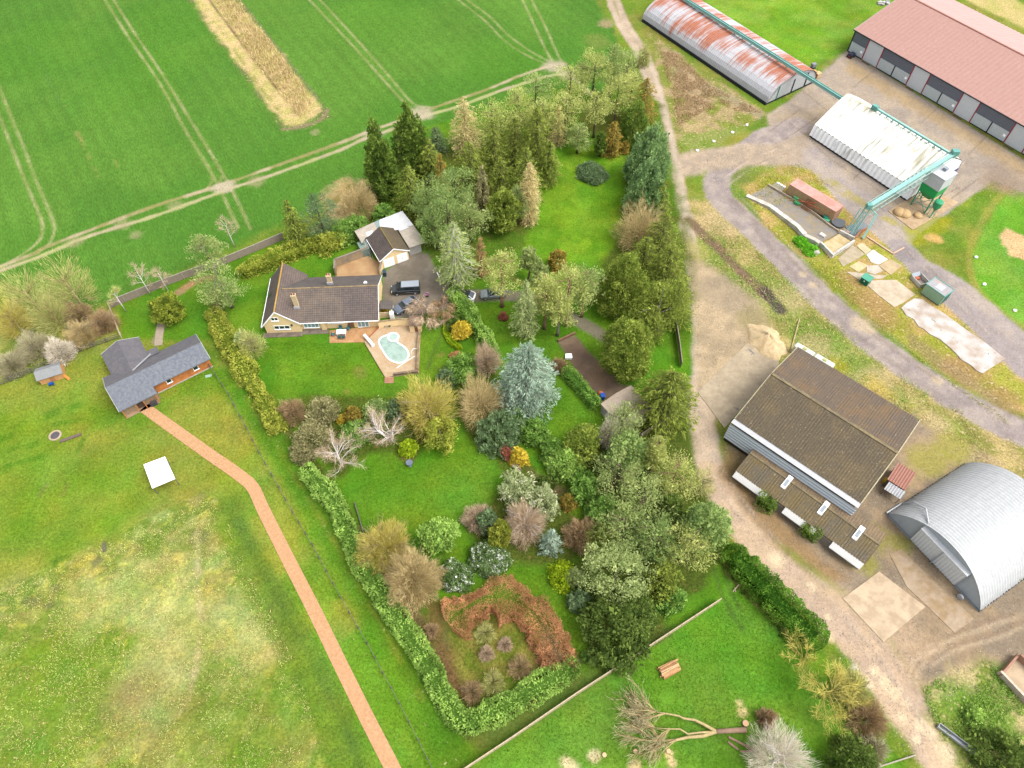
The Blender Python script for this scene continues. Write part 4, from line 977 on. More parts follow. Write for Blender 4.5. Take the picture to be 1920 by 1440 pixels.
def streaked(name, c1, c2, c3, axis_long, axis_run, lo, hi, dens=.5, rough=.6, topz=None):
    """sheet metal with streaks running down the sheet; axis_long = scale across sheets, axis_run = down the sheet"""
    m = mat(name, c1, rough=rough, var=.1, scale=1.2)
    N = m.node_tree.nodes; L = m.node_tree.links; p = N['Principled BSDF']
    src = p.inputs['Base Color'].links[0].from_socket
    tc = N.new('ShaderNodeTexCoord'); mp = N.new('ShaderNodeMapping'); mp.inputs['Scale'].default_value = (axis_long, axis_run, axis_run)
    L.new(tc.outputs['Object'], mp.inputs['Vector'])
    n = N.new('ShaderNodeTexNoise'); n.inputs['Scale'].default_value = 1; n.inputs['Detail'].default_value = 6; n.inputs['Roughness'].default_value = .6
    L.new(mp.outputs[0], n.inputs['Vector']); f = n.outputs['Fac']
    nb = N.new('ShaderNodeTexNoise'); nb.inputs['Scale'].default_value = .16; nb.inputs['Detail'].default_value = 3
    L.new(tc.outputs['Object'], nb.inputs['Vector'])
    a0 = N.new('ShaderNodeMath'); a0.operation = 'MULTIPLY_ADD'; a0.inputs[1].default_value = .8; L.new(nb.outputs['Fac'], a0.inputs[0]); L.new(f, a0.inputs[2]); f = a0.outputs[0]
    if topz is not None:
        sx = N.new('ShaderNodeSeparateXYZ'); L.new(tc.outputs['Object'], sx.inputs[0])
        a1 = N.new('ShaderNodeMath'); a1.operation = 'MULTIPLY_ADD'; a1.inputs[1].default_value = topz[0]; a1.inputs[2].default_value = topz[1]
        L.new(sx.outputs['Z'], a1.inputs[0])
        a2 = N.new('ShaderNodeMath'); a2.operation = 'ADD'; L.new(a1.outputs[0], a2.inputs[0]); L.new(f, a2.inputs[1]); f = a2.outputs[0]
    r = N.new('ShaderNodeMapRange'); r.inputs['From Min'].default_value = lo; r.inputs['From Max'].default_value = hi; L.new(f, r.inputs['Value'])
    n3 = N.new('ShaderNodeTexNoise'); n3.inputs['Scale'].default_value = 2; L.new(tc.outputs['Object'], n3.inputs['Vector'])
    mx0 = N.new('ShaderNodeMix'); mx0.data_type = 'RGBA'; L.new(n3.outputs['Fac'], mx0.inputs[0]); mx0.inputs[6].default_value = (*c2,1); mx0.inputs[7].default_value = (*c3,1)
    mx = N.new('ShaderNodeMix'); mx.data_type = 'RGBA'; L.new(r.outputs[0], mx.inputs[0]); L.new(src, mx.inputs[6]); L.new(mx0.outputs[2], mx.inputs[7])
    L.new(mx.outputs[2], p.inputs['Base Color']); return m
steel = mat('galvanised', alb(190,190,192), rough=.45, var=.1, scale=1, color2=alb(172,174,178), scale2=.4)
steel_d = mat('galvanised_dark', alb(150,158,166,1.2), rough=.5, var=.08)
black_m = mat('black_paint', (.012,.014,.018), rough=.6, var=.2)
turq = mat('turquoise_paint', alb(150,204,194,1.2), rough=.5, var=.1, scale=1.5, color2=alb(160,206,196), scale2=.5)
turq_d = mat('turquoise_dark', alb(110,172,162,1.1), rough=.5, var=.15)

# ---- red roofed shed, top right
loc_, a_ = frame(1589, 95.6, 0, -55.8)
rsd = empty('grain_store', loc_, a_, 'long grain store with a faded red sheet roof and a row of grey doors', 'farm shed')
LEN = 66.4; red_roof = streaked('red_roof_sheet', alb(190,146,134), alb(178,128,112), alb(202,164,154), 1.4, .1, .78, 1.0, rough=.7)
red_back = mat('red_roof_back', alb(212,172,164), rough=.7, var=.08, scale=.6)
MB().box(.1,LEN,.1,29.4,0,5.05).build('wall', steel_d, rsd)
MB().ribbed([(-.35,5.15),(14.8,8.95)], -.3, LEN, 1.0, .035).build('roof', red_roof, rsd)
rb = MB().ribbed([(14.8,8.95),(29.9,5.15)], -.3, LEN, 1.0, .06).build('roof', red_back, rsd); rb['label'] = 'paler far slope of the roof'
MB().bar((-.3,14.8,9.02),(LEN,14.8,9.02),.4,.08).build('ridge', mat('red_ridge', alb(176,120,106)), rsd)
MB().bar((-.35,-.42,5.1),(LEN,-.42,5.1),.16,.2).build('gutter', black_m, rsd)
MB().bar((-.32,-.3,5.1),(-.32,14.8,8.9),.1,.2).bar((-.32,14.8,8.9),(-.32,29.8,5.1),.1,.2).build_each('bargeboard', mat('pale_trim', alb(190,180,175)), rsd)
MB().box(-.08,.1,-.08,.1,0,5.0).build('corner_post', black_m, rsd)
red_post = mat('red_post', alb(176,70,84), var=.1); louv = mat('louvre_sheet', alb(196,204,206,1.25), rough=.5, var=.06, wave=((1,0,0),2.6,.05))
dark_sheet = mat('dark_sheet', alb(112,118,130,1.1), rough=.5, var=.1); panel = mat('pale_sheet', alb(206,210,214,1.3), rough=.5, var=.05, wave=((1,0,0),4,.008))
pat = mat('white_sign', (.8,.8,.82))
X_ = .1; k = 0; M = 4.15
bays = [('d',1)] + [('p',1),('d',2)]*5
for kind, n_ in bays:
    x1 = X_+M*n_
    if kind == 'p':
        MB().box(X_+.1,x1-.1,-.02,.09,.1,4.95).build('wall_panel', panel, rsd)
        MB().box(X_+.5,X_+2.6,-.75,-.35,.01,.05).build('drain_grate', mat('rusty_grate', alb(110,80,66)), rsd)
    else:
        up = MB().box(X_+.1,x1-.1,.0,.09,2.35,4.95).build('upper_sheet', dark_sheet, rsd)
        for j in range(n_):
            xa, xb = X_+M*j+.14, X_+M*(j+1)-.14
            MB().box(xa,xb,-.1,.05,.22,2.5).build('door', louv, rsd)
            MB().box(xa,xb,-.12,.05,.0,.2).build('door_foot', black_m, rsd)
        if n_ == 2: MB().box(X_+M-.1,X_+M+.1,-.16,.0,0,4.9 if k%2 else 2.6).build('door_post', black_m, rsd)
        for sx in ([x1-1.0] if k == 0 else [X_+.5, x1-.9] if k%2 else [x1-.9]):
            MB().box(sx,sx+.5,-.13,-.103,1.2,1.7).build('sign', pat, rsd)
    MB().box(x1-.12,x1+.12,-.1,.06,0,4.95).build('door_jamb', red_post, rsd)
    X_ = x1; k += 1
for k in range(3): pass

# ---- rusty Nissen hut
loc_, a_ = frame(1202.9, 40.6, 0, -55.8)
nis = empty('nissen_hut', loc_, a_, 'long arched tin hut streaked with orange rust beside the lane', 'hut')
rust = streaked('rusty_tin', alb(206,206,210), alb(196,124,92), alb(176,104,78), 1.9, .10, 1.02, 1.24, topz=(.085,-.12))
prof = [(.2+7.7*(1-math.cos(t)), .55+4.3*math.sin(t)**.85) for t in np.linspace(0.02, math.pi-.02, 15)]
MB().ribbed(prof, 0, 41.8, .52, .09).build('roof', rust, nis)
MB().box(.05,41.7,.0,.3,0,.62).box(.05,41.7,15.3,15.6,0,.62).build_each('plinth', black_m, nis)
ge = MB(); pr2 = [(y,z-.08) for y,z in prof]; ge.add([(41.55,y,z) for y,z in [(.2,0)]+pr2+[(15.6,0)]], [tuple(range(len(pr2)+2))]); ge.add([(.25,y,z) for y,z in [(.2,0)]+pr2+[(15.6,0)]], [tuple(range(len(pr2)+1,-1,-1))])
ge.build_each('end_wall', mat('grey_board_wall', alb(182,184,184,1.2), var=.1, scale=2, wave=((0,1,0),2,.01)), nis)
MB().box(41.56,41.68,.3,15.4,0,.35).build('kick_plate', black_m, nis)
for y in (3.4,8.0,12.2): MB().box(41.56,41.72,y-.09,y+.09,.35,3.5).build('post', turq_d if y < 5 else black_m, nis)
MB().bar((41.7,.4,.5),(41.7,3.2,3.6),.1).bar((41.7,3.2,3.6),(41.7,8,4.9),.1).bar((41.7,8,4.9),(41.7,13,3.5),.1).build_each('verge_strip', mat('verge_grey', alb(170,170,170)), nis)
# conveyor along the ridge and on to the white shed
cv = empty('conveyor', loc_, a_, 'turquoise conveyor trough along the rusty hut ridge to the white shed', 'conveyor')
MB().bar((-2,8.0,5.35),(55.2,6.9,6.0),.62,.5).build('trough', turq, cv)
MB().bar((-2,7.72,5.68),(55.2,6.62,6.3),.12,.2).bar((-2,8.28,5.68),(55.2,7.18,6.3),.12,.2).build_each('trough_rail', turq_d, cv)
for k in range(16): MB().bar((1+2.7*k,7.5,5.0),(1+2.7*k,8.5,5.1),.14,.3).build('bracket', turq_d, cv)
for k in range(7): MB().bar((1.5+6*k,3.2,3.95),(1.5+6*k+3,3.2,3.95),.05).build('roof_rail', black_m, nis)

# ---- white sheeted shed
loc_, a_ = frame(1517.5, 256.7, 0, -54.9)
ws = empty('white_shed', loc_, a_, 'white ribbed shed with stained sheets beside the green hopper', 'farm shed')
wsheet = streaked('white_sheet', (.60,.59,.545), alb(196,190,156), alb(206,200,176), 1.6, .3, 1.1, 1.36, rough=.6, topz=(.06,-.12))
wside = streaked('white_sheet_wall', (.66,.66,.66), alb(196,192,182), alb(176,172,160), 1.4, .3, .98, 1.3, rough=.6)
MB().ribbed([(.5,2.65),(3.2,4.3),(6.2,6.1),(8.0,6.85)], -.1, 24.6, .98, .2).build('roof', wsheet, ws)
MB().ribbed([(8.0,6.85),(9.8,6.1),(12.8,4.3),(15.5,2.65)], -.1, 24.6, .98, .1).build('roof', wsheet, ws)
MB().ribbed([(-.02,.42),(.5,2.65)], -.1, 24.6, .98, .17).build('wall_sheet', wside, ws)
MB().ribbed([(15.5,2.65),(16.0,.42)], -.1, 24.6, .98, .1).build('wall_sheet', wside, ws)
MB().box(0,24.5,.05,15.95,0,.5).build('base_wall', black_m, ws)
ge = MB(); E_ = [(.1,.45),(.55,2.6),(3.2,4.2),(8,6.75),(12.8,4.2),(15.45,2.6),(15.9,.45)]
ge.add([(24.5,y,z) for y,z in E_], [tuple(range(7))]); ge.add([(.0,y,z) for y,z in E_], [tuple(range(6,-1,-1))]); ge.build_each('end_wall', mat('white_end', (.7,.7,.72), var=.06, wave=((0,1,0),1,.04)), ws)
MB().box(24.52,24.6,9.5,15.8,.0,.8).build('blue_skirt', mat('blue_skirt', alb(96,96,150)), ws)
cv2 = empty('conveyor', loc_, a_, 'turquoise conveyor lying on the white shed ridge', 'conveyor')
MB().bar((6.6,8.3,7.35),(24.6,8.3,7.35),.42,.36).build('trough', turq, cv2)
for k in range(13): MB().bar((7+1.4*k,7.7,6.98),(7+1.4*k,8.9,7.1),.16,.18).build('bracket', turq_d, cv2)
MB().box(6.0,7.3,7.9,8.7,6.95,7.85).build('end_drum', turq_d, cv2)
# elevator: inclined conveyor from the pit up over the shed
q8 = lambda X, Y: (1570+X/7.385, 250+Y/7.385)
top_ = at(*q8(1620,285), 9.6); bot_ = at(*q8(440,1010), 6.0); foot_ = at(1597, 437, .3)
elv = empty('elevator', (0,0,0), 0, 'long turquoise lattice conveyor rising from the intake pit over the white shed roof', 'conveyor')
MB().bar(bot_, top_, .75, .5).build('trough', turq, elv)
dd = (top_-bot_); sd_ = dd.cross(Vector((0,0,1))).normalized()
lat = MB(); lo_ = Vector((0,0,-1.5))
for sgn in (-1,1):
    o_ = sd_*.75*sgn
    lat.bar(bot_+o_+lo_, bot_+dd*.7+o_+lo_*.8, .13); lat.bar(bot_+o_, top_+o_, .13)
    for k in range(14):
        t = k/14*.7; lat.bar(bot_+dd*t+o_, bot_+dd*(t+.025)+o_+lo_, .07); lat.bar(bot_+dd*(t+.025)+o_+lo_, bot_+dd*(t+.05)+o_, .07)
lat.build('lattice', mat('turq_pale', alb(176,206,196), rough=.5, var=.1), elv)
leg = MB()
for sgn in (-1,1):
    o_ = sd_*.5*sgn
    leg.bar(bot_+o_, foot_+o_, .18); leg.bar(bot_+o_+Vector((-1.0,-.3,-.4)), foot_+o_+Vector((-.6,0,.3)), .14)
    for k in range(6): leg.bar(bot_.lerp(foot_,k/6)+o_, bot_.lerp(foot_,(k+.8)/6)-o_, .07)
leg.build('elevator_leg', turq, elv)
MB().box(-.6,.6,-.5,.5,-.3,.8).xf(Matrix.Translation(top_)).build('head_box', turq_d, elv)
MB().box(-.45,.45,-.4,.4,-.4,.5).xf(Matrix.Translation(bot_)).build('drive_box', turq_d, elv)
br = MB(); p0 = at(*q8(545,1125), 4.2); p1 = at(1618, 447, .2); br.bar(p0, p1, .35, .35); br.bar(p0, bot_+Vector((.4,.2,-.5)), .2)
br.build('discharge_pipe', turq, elv)
# ---- green hopper tower
hp = at(*q8(1170,1010), 0); 
hop = empty('hopper', (hp.x, hp.y, 0), a_, 'bright green grain hopper on legs topped by a grey louvred box', 'hopper')
grn = mat('hopper_green', alb(16,150,80,1.5), rough=.4, var=.12, scale=1.5); grn2 = mat('hopper_green_pale', alb(60,170,120), rough=.4, var=.1)
zb = 2.6
MB().add([(-1.6,-1.6,zb+1.2),(1.7,-1.6,zb+1.2),(1.7,1.6,zb+1.2),(-1.6,1.6,zb+1.2),(-1.7,-1.7,zb+3.0),(1.8,-1.7,zb+3.0),(1.8,1.7,zb+3.0),(-1.7,1.7,zb+3.0),(-.6,-.6,zb-.2),(.6,-.6,zb-.2),(.6,.6,zb-.2),(-.6,.6,zb-.2)],
   [(4,5,6,7),(0,1,5,4),(1,2,6,5),(2,3,7,6),(3,0,4,7),(8,9,1,0),(9,10,2,1),(10,11,3,2),(11,8,0,3),(11,10,9,8)]).build('bin', grn, hop)
gb = MB().box(-1.75,1.85,-1.75,1.75,zb+3.003,zb+5.6).build('louvre_box', mat('grey_box', alb(196,200,204,1.35), rough=.5, var=.06, wave=((0,0,1),2.6,.05)), hop)
MB().box(-1.85,1.95,-1.85,1.85,zb+5.6,zb+5.72).build('box_lid', mat('grey_lid', alb(216,218,222), rough=.4), gb)
MB().box(-.3,.4,.2,.9,zb+5.72,zb+6.3).build('fan', steel_d, gb)
for x in (-1.5,1.6):
    for y in (-1.5,1.5): MB().box(x-.1,x+.1,y-.1,y+.1,0,zb+1.3).build('leg', grn2, hop)
bx = MB()
for (xa,ya,xb,yb) in ((-1.5,-1.5,1.6,-1.5),(1.6,-1.5,1.6,1.5),(-1.5,1.5,1.6,1.5),(-1.5,-1.5,-1.5,1.5)):
    bx.bar((xa,ya,.2),(xb,yb,zb+.9),.09); bx.bar((xb,yb,.2),(xa,ya,zb+.9),.09); bx.bar((xa,ya,1.4),(xb,yb,1.4),.1)
bx.build('bracing', turq_d, hop)
MB().lathe([(.1,zb-1.3),(.75,zb-.2),(.8,zb+.9),(.62,zb+1.05),(.1,zb+1.1)],14,(2.7,-.9)).build('cyclone', grn2, hop)
MB().bar((2.7,-.9,zb-1.2),(2.9,-1.6,.1),.22).build('spout', grn2, hop)
for (x,y) in ((2.2,-1.2),(3.2,-1.2),(2.7,-.3)): MB().bar((2.7+(x-2.7)*1.2,-.9+(y+.9)*1.2,0),(x,y,zb),.07).build('cyclone_leg', turq_d, hop)
for k,(X,Y) in enumerate([(850,1110),(925,1130),(1110,1150)]):
    p = at(*q8(X,Y),0); s_ = 1.15 if k < 2 else .8
    tag(MB().lathe([(s_*.95,0),(s_,.4),(s_*.75,s_*.7),(s_*.3,s_*.95),(.05,s_)],14).build('grain_heap', mat('grain', alb(212,178,128), var=.15, scale=4), loc=p, smooth=True),
        ['mound of pale grain on the hopper slab, farthest left','mound of pale grain beside the hopper legs, middle of three','small heap of grain under the green hopper'][k], 'heap', 'grain heaps under the hopper')
slabp = [at2(p) for p in (q8(700,1080),q8(1040,1340),q8(1500,1080),q8(1680,960),q8(1230,760))]
pad_m = mat('pad_concrete', alb(206,178,140), var=.14, scale=1.2, color2=alb(184,156,122), scale2=.4)
tag(MB().prism(slabp, 0, .1).build('concrete_pad', pad_m), kind='structure')

# ---- red container
q6 = lambda X, Y: (1400+X/6, 310+Y/6)
pa, pb = at(*q6(440,330),0), at(*q6(950,640),0)
a_c = math.atan2(pb.y-pa.y, pb.x-pa.x); Lc = (pb-pa).length
cont = empty('container', (pa.x, pa.y, 0), a_c, 'faded red shipping container with rusty brown sides in the yard', 'container')
rustside = streaked('rusty_side', alb(158,132,98,1.7), alb(186,110,76,1.7), alb(136,118,84,1.7), 1.4, .5, 1.0, 1.2)
MB().ribbed([(0,.15),(0.001,2.5)], 0, Lc, .5, .05).ribbed([(2.44,2.5),(2.441,.15)], 0, Lc, .5, .05).build('side_panel', rustside, cont)
MB().box(0,Lc,-.06,2.5,2.5,2.6).build('roof', mat('red_lid', alb(226,172,160), var=.12, scale=1.5, color2=alb(214,152,136), scale2=.6), cont)
MB().box(Lc-.05,Lc+.02,0,2.44,.15,2.5).build('door', mat('container_door', alb(160,120,96,1.6), var=.2), cont)
MB().box(0,.06,0.03,2.41,.15,2.5).build('end_panel', rustside, cont)
MB().box(.05,Lc-.05,.05,2.39,0,.15).build('floor_frame', mat('rust_frame', alb(110,84,66)), cont)
for y in (.6,1.2,1.8): MB().box(Lc+.02,Lc+.06,y-.03,y+.03,.25,2.4).build('lock_bar', mat('lock_grey', alb(190,180,170)), cont)
# clutter on the container's near side
stp = empty('open_stair', (pa.x,pa.y,0), a_c, 'tangle of rust red bars and boards leaning on the container side', 'bars')
m_ = MB()
for k in range(5): m_.bar((Lc*.42+k*.35,-1.1,0),(Lc*.42+k*.32+.2,-.1,2.0),.09)
m_.bar((Lc*.3,-.9,1.4),(Lc*.75,-.5,1.6),.12).bar((Lc*.3,-1.3,1.2),(Lc*.62,-.2,2.2),.1)
m_.build_each('bar', mat('rust_bar', alb(176,100,70)), stp)
tag(MB().box(-.6,.6,-.05,.05,0,1.0).xf(Matrix.Translation(at(*q6(735,450),.1)) @ Matrix.Rotation(a_c,4,'Z')).build('metal_panel', mat('orange_panel', alb(216,96,48))), 'bright orange metal panel propped against the container', 'panel')
for k,(X,Y,c_,lb) in enumerate([(545,400,(110,196,130),'pale green locker standing at the wall by the container'),(560,440,(80,176,116),'green crate in front of the pale green locker'),(880,605,(30,130,100),'dark green water butt by the container door end'),(890,632,(90,190,150),'mint green bin beside the dark green butt')]):
    p = at(*q6(X,Y),0); m_ = MB()
    if k == 2: m_.lathe([(.5,0),(.6,.4),(.55,.75),(.4,.85)],14)
    else: m_.box(-.5,.5,-.3,.3,0,.9 if k == 0 else .5).box(-.53,.53,-.33,.33,.9 if k == 0 else .5,(.9 if k == 0 else .5)+.06)
    m_.xf(Matrix.Translation(p) @ Matrix.Rotation(a_c,4,'Z'))
    tag(m_.build(['locker','crate','water_butt','bin'][k], mat('clutter_%d'%k, alb(*c_), rough=.5, var=.1)), lb, ['locker','crate','water butt','bin'][k])
rnd = random.Random(5)
for k in range(7):
    p = at(*q6(760+k*16+rnd.uniform(-8,8), 530+k*11+rnd.uniform(-8,8)),0)
    tag(MB().lathe([(.12,0),(.34,.02),(.4,.12),(.34,.22),(.2,.22)],12).build('old_tyre', black_m, loc=p), 'black tyre in the litter between the yard wall and the container', 'tyre', 'tyres by the container')
pl = empty('pallet_stack', at(*q6(355,255),0), a_c, 'grey slatted pallet with white boards beyond the container end', 'pallet')
for k in range(5): MB().bar((-1.2,-.8+.3*k,.25),(1.2,-.8+.3*k,.25),.1,.06).build('slat', mat('pallet_grey', alb(200,196,186)), pl)
for k in range(3): MB().box(-1.0+.7*k,-.5+.7*k,.75,1.1,.1,.3).build('board', white_paint, pl)
puddle = mat('wet_tarmac', alb(128,128,134), rough=.25, var=.1, spec=.5)
for nm,q in (('intake_cover',(1030,660)),):
    p = at(*q6(*q),0); tag(MB().prism([(p.x+1.3*math.cos(t)*(1+.1*math.sin(3*t)),p.y+1.2*math.sin(t)) for t in np.linspace(0,2*math.pi,20)[:-1]],0,.35).build('rubber_sheet', mat('grey_sheet', alb(110,114,118), rough=.5)), 'grey rubber sheeted heap at the end of the container', 'heap')
pit = [at2(q6(*q)) for q in ((1105,690),(1300,640),(1380,690),(1250,800),(1190,830))]
tag(MB().prism(pit, 0, .12).build('intake_floor', mat('pit_floor', alb(140,146,150), var=.15)), kind='structure')
# ---- ramp walls and weigh pad
white_wall = mat('limewash', alb(226,222,212,1.1), var=.12, scale=1.5, color2=alb(200,194,182), scale2=.6)
def wallpx(name, pts, h, w, m, label, cat='wall', hts=None):
    s = MB(); P = [at(*p,0) for p in pts]
    for i in range(len(P)-1):
        a,b_ = P[i],P[i+1]; d_ = (b_-a).normalized(); r_ = Vector((-d_.y,d_.x,0))*w/2
        ha,hb = (hts[i],hts[i+1]) if hts else (h,h)
        s.add([a+r_,a-r_,b_-r_,b_+r_]+[a+r_+Vector((0,0,ha)),a-r_+Vector((0,0,ha)),b_-r_+Vector((0,0,hb)),b_+r_+Vector((0,0,hb))],[(0,3,2,1),(4,5,6,7),(0,1,5,4),(1,2,6,5),(2,3,7,6),(3,0,4,7)])
    return tag(s.build(name,m), label, cat)
wallpx('ramp_wall', [q6(0,345),q6(260,480),q6(560,720),q6(640,810)], .9, .9, white_wall, 'long whitewashed sloping ramp wall along the curve of the road', hts=[.25,.6,.9,.9])
wallpx('ramp_wall', [q6(640,815),q6(760,870),q6(810,905)], .8, .8, mat('grey_lime', alb(206,200,186)), 'short grey stub of ramp wall beside the nettles')
wallpx('yard_wall', [q6(235,230),q6(520,400),q6(760,555),q6(930,690),q6(1030,755)], .5, .2, conc, 'thin low concrete wall between the ramp floor and the container')
tag(MB().prism([at2(q6(*q)) for q in ((20,350),(235,235),(930,690),(1040,765),(800,890),(640,800),(560,715),(260,475))],0,.08).build('ramp_floor', mat('ramp_floor_stone', alb(160,146,122), var=.15, scale=1, color2=alb(150,144,140), scale2=.45, speck=(alb(186,150,70),.8,.1))), kind='structure')
pad = [q6(830,900),q6(1040,770),q6(1190,870),q6(940,1040)]
tag(MB().prism([at2(q,.3) for q in pad],0,.3).build('weigh_pad', mat('pad_tan', alb(222,200,158), var=.1, color2=alb(200,176,124), scale2=.6)), kind='structure')
wallpx('pad_wall', [q6(820,905),q6(945,1035)], .95, .3, white_wall, 'white end wall of the weigh pad nearest the road')
wallpx('pad_wall', [q6(945,1045),q6(1195,880)], .95, .3, white_wall, 'white side wall of the weigh pad facing the concrete slabs')
wallpx('pad_wall', [q6(1035,768),q6(1195,850)], .9, .3, white_wall, 'white wall of the weigh pad below the elevator foot')
wallpx('pit_board', [q6(1200,845),q6(1270,770),q6(1340,735)], .9, .15, mat('pit_rust', alb(190,130,90)), 'rust brown boarded edge of the intake pit', 'board')
for k,(q,rz,lb) in enumerate([((850,795),a_c,'white slab box standing on the ramp floor'),((1115,755),a_c,'pinkish concrete block by the elevator foot'),((775,985),0,'white lump of stone by the nettles')]):
    p = at(*q6(*q),0); tag(MB().box(-.6,.6,-.4,.4,0,.35).box(-.5,.5,-.3,.3,.35,.42).xf(Matrix.Translation(p)@Matrix.Rotation(rz,4,'Z')).build('block', white_wall if k != 1 else mat('pink_block', alb(206,180,164))), lb, 'block')
# slabs in the island
for k,(pts,c_) in enumerate([([(1030,1050),(1190,900),(1330,1000),(1180,1090),(1080,1140)],(196,180,150)),([(1235,905),(1300,870),(1400,955),(1340,1000)],(222,204,164)),([(1345,1005),(1420,950),(1590,1060),(1480,1120),(1400,1090)],(232,228,222)),([(1155,1140),(1260,1080),(1365,1130),(1260,1205)],(222,202,154)),([(1350,1130),(1480,1125),(1530,1190),(1440,1230),(1350,1200)],(212,200,182)),([(1485,1130),(1620,1060),(1745,1130),(1620,1235)],(208,184,144)),([(1120,1200),(1250,1210),(1440,1235),(1580,1240),(1520,1280),(1380,1280),(1280,1300)],(206,190,166)),([(1340,1340),(1400,1300),(1640,1290),(1820,1440),(1860,1460),(1700,1560),(1500,1480)],(218,200,178))]):
    tag(MB().prism([at2(q6(*p)) for p in pts],0,.05+.006*k).build('concrete_slab', mat('slab_%d'%k, alb(*c_), var=.12, scale=1.2, color2=tuple(x*.82 for x in alb(*c_)), scale2=.7, speck=(alb(150,150,80),1.2,.06))), kind='structure')
qe = lambda X, Y: (1560+X/5.333, 440+Y/5.333)
edge = [(690,735),(740,690),(820,640),(900,650),(1000,720),(1130,800),(1320,940),(1500,1060),(1730,1245),(1640,1300),(1580,1340),(1500,1390),(1440,1360),(1390,1310),(1290,1250),(1230,1180),(1150,1110),(1080,1050),(980,1000),(920,950),(860,920),(820,850),(740,810)]
tag(MB().prism([at2(qe(*p)) for p in edge],0,.12).build('concrete_slab', mat('white_slab', alb(216,210,204), var=.14, scale=1.6, color2=alb(184,164,144), scale2=.4, f2=.52, speck=(alb(128,116,100),.9,.1))), kind='structure')
tag(MB().prism([at2(qe(*p)) for p in ((330,490),(440,470),(640,455),(830,600),(700,690),(620,725),(530,660),(440,580))],0,.1).build('concrete_slab', mat('tan_slab', alb(220,200,176), var=.12, color2=alb(196,178,150), scale2=.5)), kind='structure')
# green tank box and green trailer box
p = at(*qe(325,480),0)
gt_ = empty('green_cabinet', p, math.radians(-50), 'small bright green cabinet at the edge of the broken slabs', 'cabinet')
MB().box(-.75,.75,-.6,.6,.05,1.3).build('body', mat('cabinet_green', alb(20,120,90), rough=.4), gt_)
MB().slab([(-.85,-.7,1.3),(.85,-.7,1.3),(.85,.7,1.5),(-.85,.7,1.5)],.1).build('lid', mat('cabinet_lid', alb(90,176,146), rough=.4), gt_)
MB().box(-.1,.1,-.64,-.6,.7,.9).build('latch', white_paint, gt_)
zt = 2.4; A_ = at(*qe(945,490),zt); B_ = at(*qe(1130,620),zt); C_ = at(*qe(1235,555),zt)
ag = math.atan2(B_.y-A_.y,B_.x-A_.x); Lg = (B_-A_).length; Wg = 2.6
gc = empty('store_box', (A_.x,A_.y,0), ag, 'pale green flat roofed steel store box on the tarmac', 'container')
gs = mat('store_green', alb(150,184,150,1.2), rough=.5, var=.1, wave=((1,0,0),2.5,.03))
MB().box(0,Lg,0,Wg,.1,2.32).build('body', gs, gc)
MB().box(-.05,Lg+.05,-.05,Wg+.05,2.32,2.4).build('roof', mat('store_roof', alb(176,176,180), rough=.5, var=.12, color2=alb(190,170,160), scale2=.6), gc)
for (x0,x1,y0,y1) in ((-.08,Lg+.08,-.08,.04),(-.08,Lg+.08,Wg-.04,Wg+.08),(-.08,.04,.04,Wg-.04),(Lg-.04,Lg+.08,.04,Wg-.04)): MB().box(x0,x1,y0,y1,2.4,2.47).build('roof_rim', turq_d, gc)
MB().box(Lg*.35,Lg*.7,.5,Wg-.6,2.4,2.44).build('roof_hatch', mat('hatch', alb(200,204,210), rough=.4), gc)
MB().box(Lg,Lg+.04,.4,Wg-.4,.2,2.2).build('door', mat('store_door', alb(40,110,100), rough=.5), gc)
MB().box(.0,Lg,-.03,-.001,.0,.12).build('skid', black_m, gc)
p = at(*qe(870,470),0)
jk = empty('brick_bunker', p, math.radians(20), 'broken brick and board bunker next to the pale green store box', 'bunker')
MB().box(-1.0,1.0,-1.3,-1.2,0,.9).box(-1.0,-.9,-1.2,1.2,0,.8).box(.9,1.0,-1.2,1.2,0,.8).build_each('wall', white_wall, jk)
MB().box(-.5,.3,.3,.9,0,.5).build('brick_heap', mat('red_bricks', alb(196,110,80), var=.3, scale=6), jk)
MB().slab([(-.85,.9,.5),(.85,.9,.5),(.85,1.5,.9),(-.85,1.5,.9)],.05).build('cover_sheet', steel_d, jk)
fr_ = MB(); F_ = [at(*qe(*q),.12) for q in ((350,20),(610,190),(720,130))]; fr_.bar(F_[0],F_[1],.25,.2); fr_.bar(F_[1],F_[2],.25,.2); fr_.build_each('kerb', mat('kerb_pink', alb(222,186,160)))
for o in [x for x in COL.objects if x.name.startswith('kerb') and x.parent is None]: tag(o, 'pinkish kerb stone run edging the overgrown slab by the tarmac', 'kerb', 'kerbs of the overgrown slab')
# white stones along the verge
for k,(x,y) in enumerate([(1307,283),(1338,266),(1373,249),(1400,235),(1830,483),(1845,534),(1902,583)]):
    s_ = MB(); r_ = random.Random(k); pts = [(math.cos(t)*.33*r_.uniform(.8,1.2), math.sin(t)*.28*r_.uniform(.8,1.2)) for t in np.linspace(0,2*math.pi,9)[:-1]]
    s_.prism(pts,0,.28); tag(s_.build('stone', mat('white_stone',(.75,.74,.72)), loc=at(x,y,0), bevel=.08), 'white painted stone on the verge of the ' + ('loop road by the bank' if k < 4 else 'right hand pasture'), 'stone', 'white verge stones')
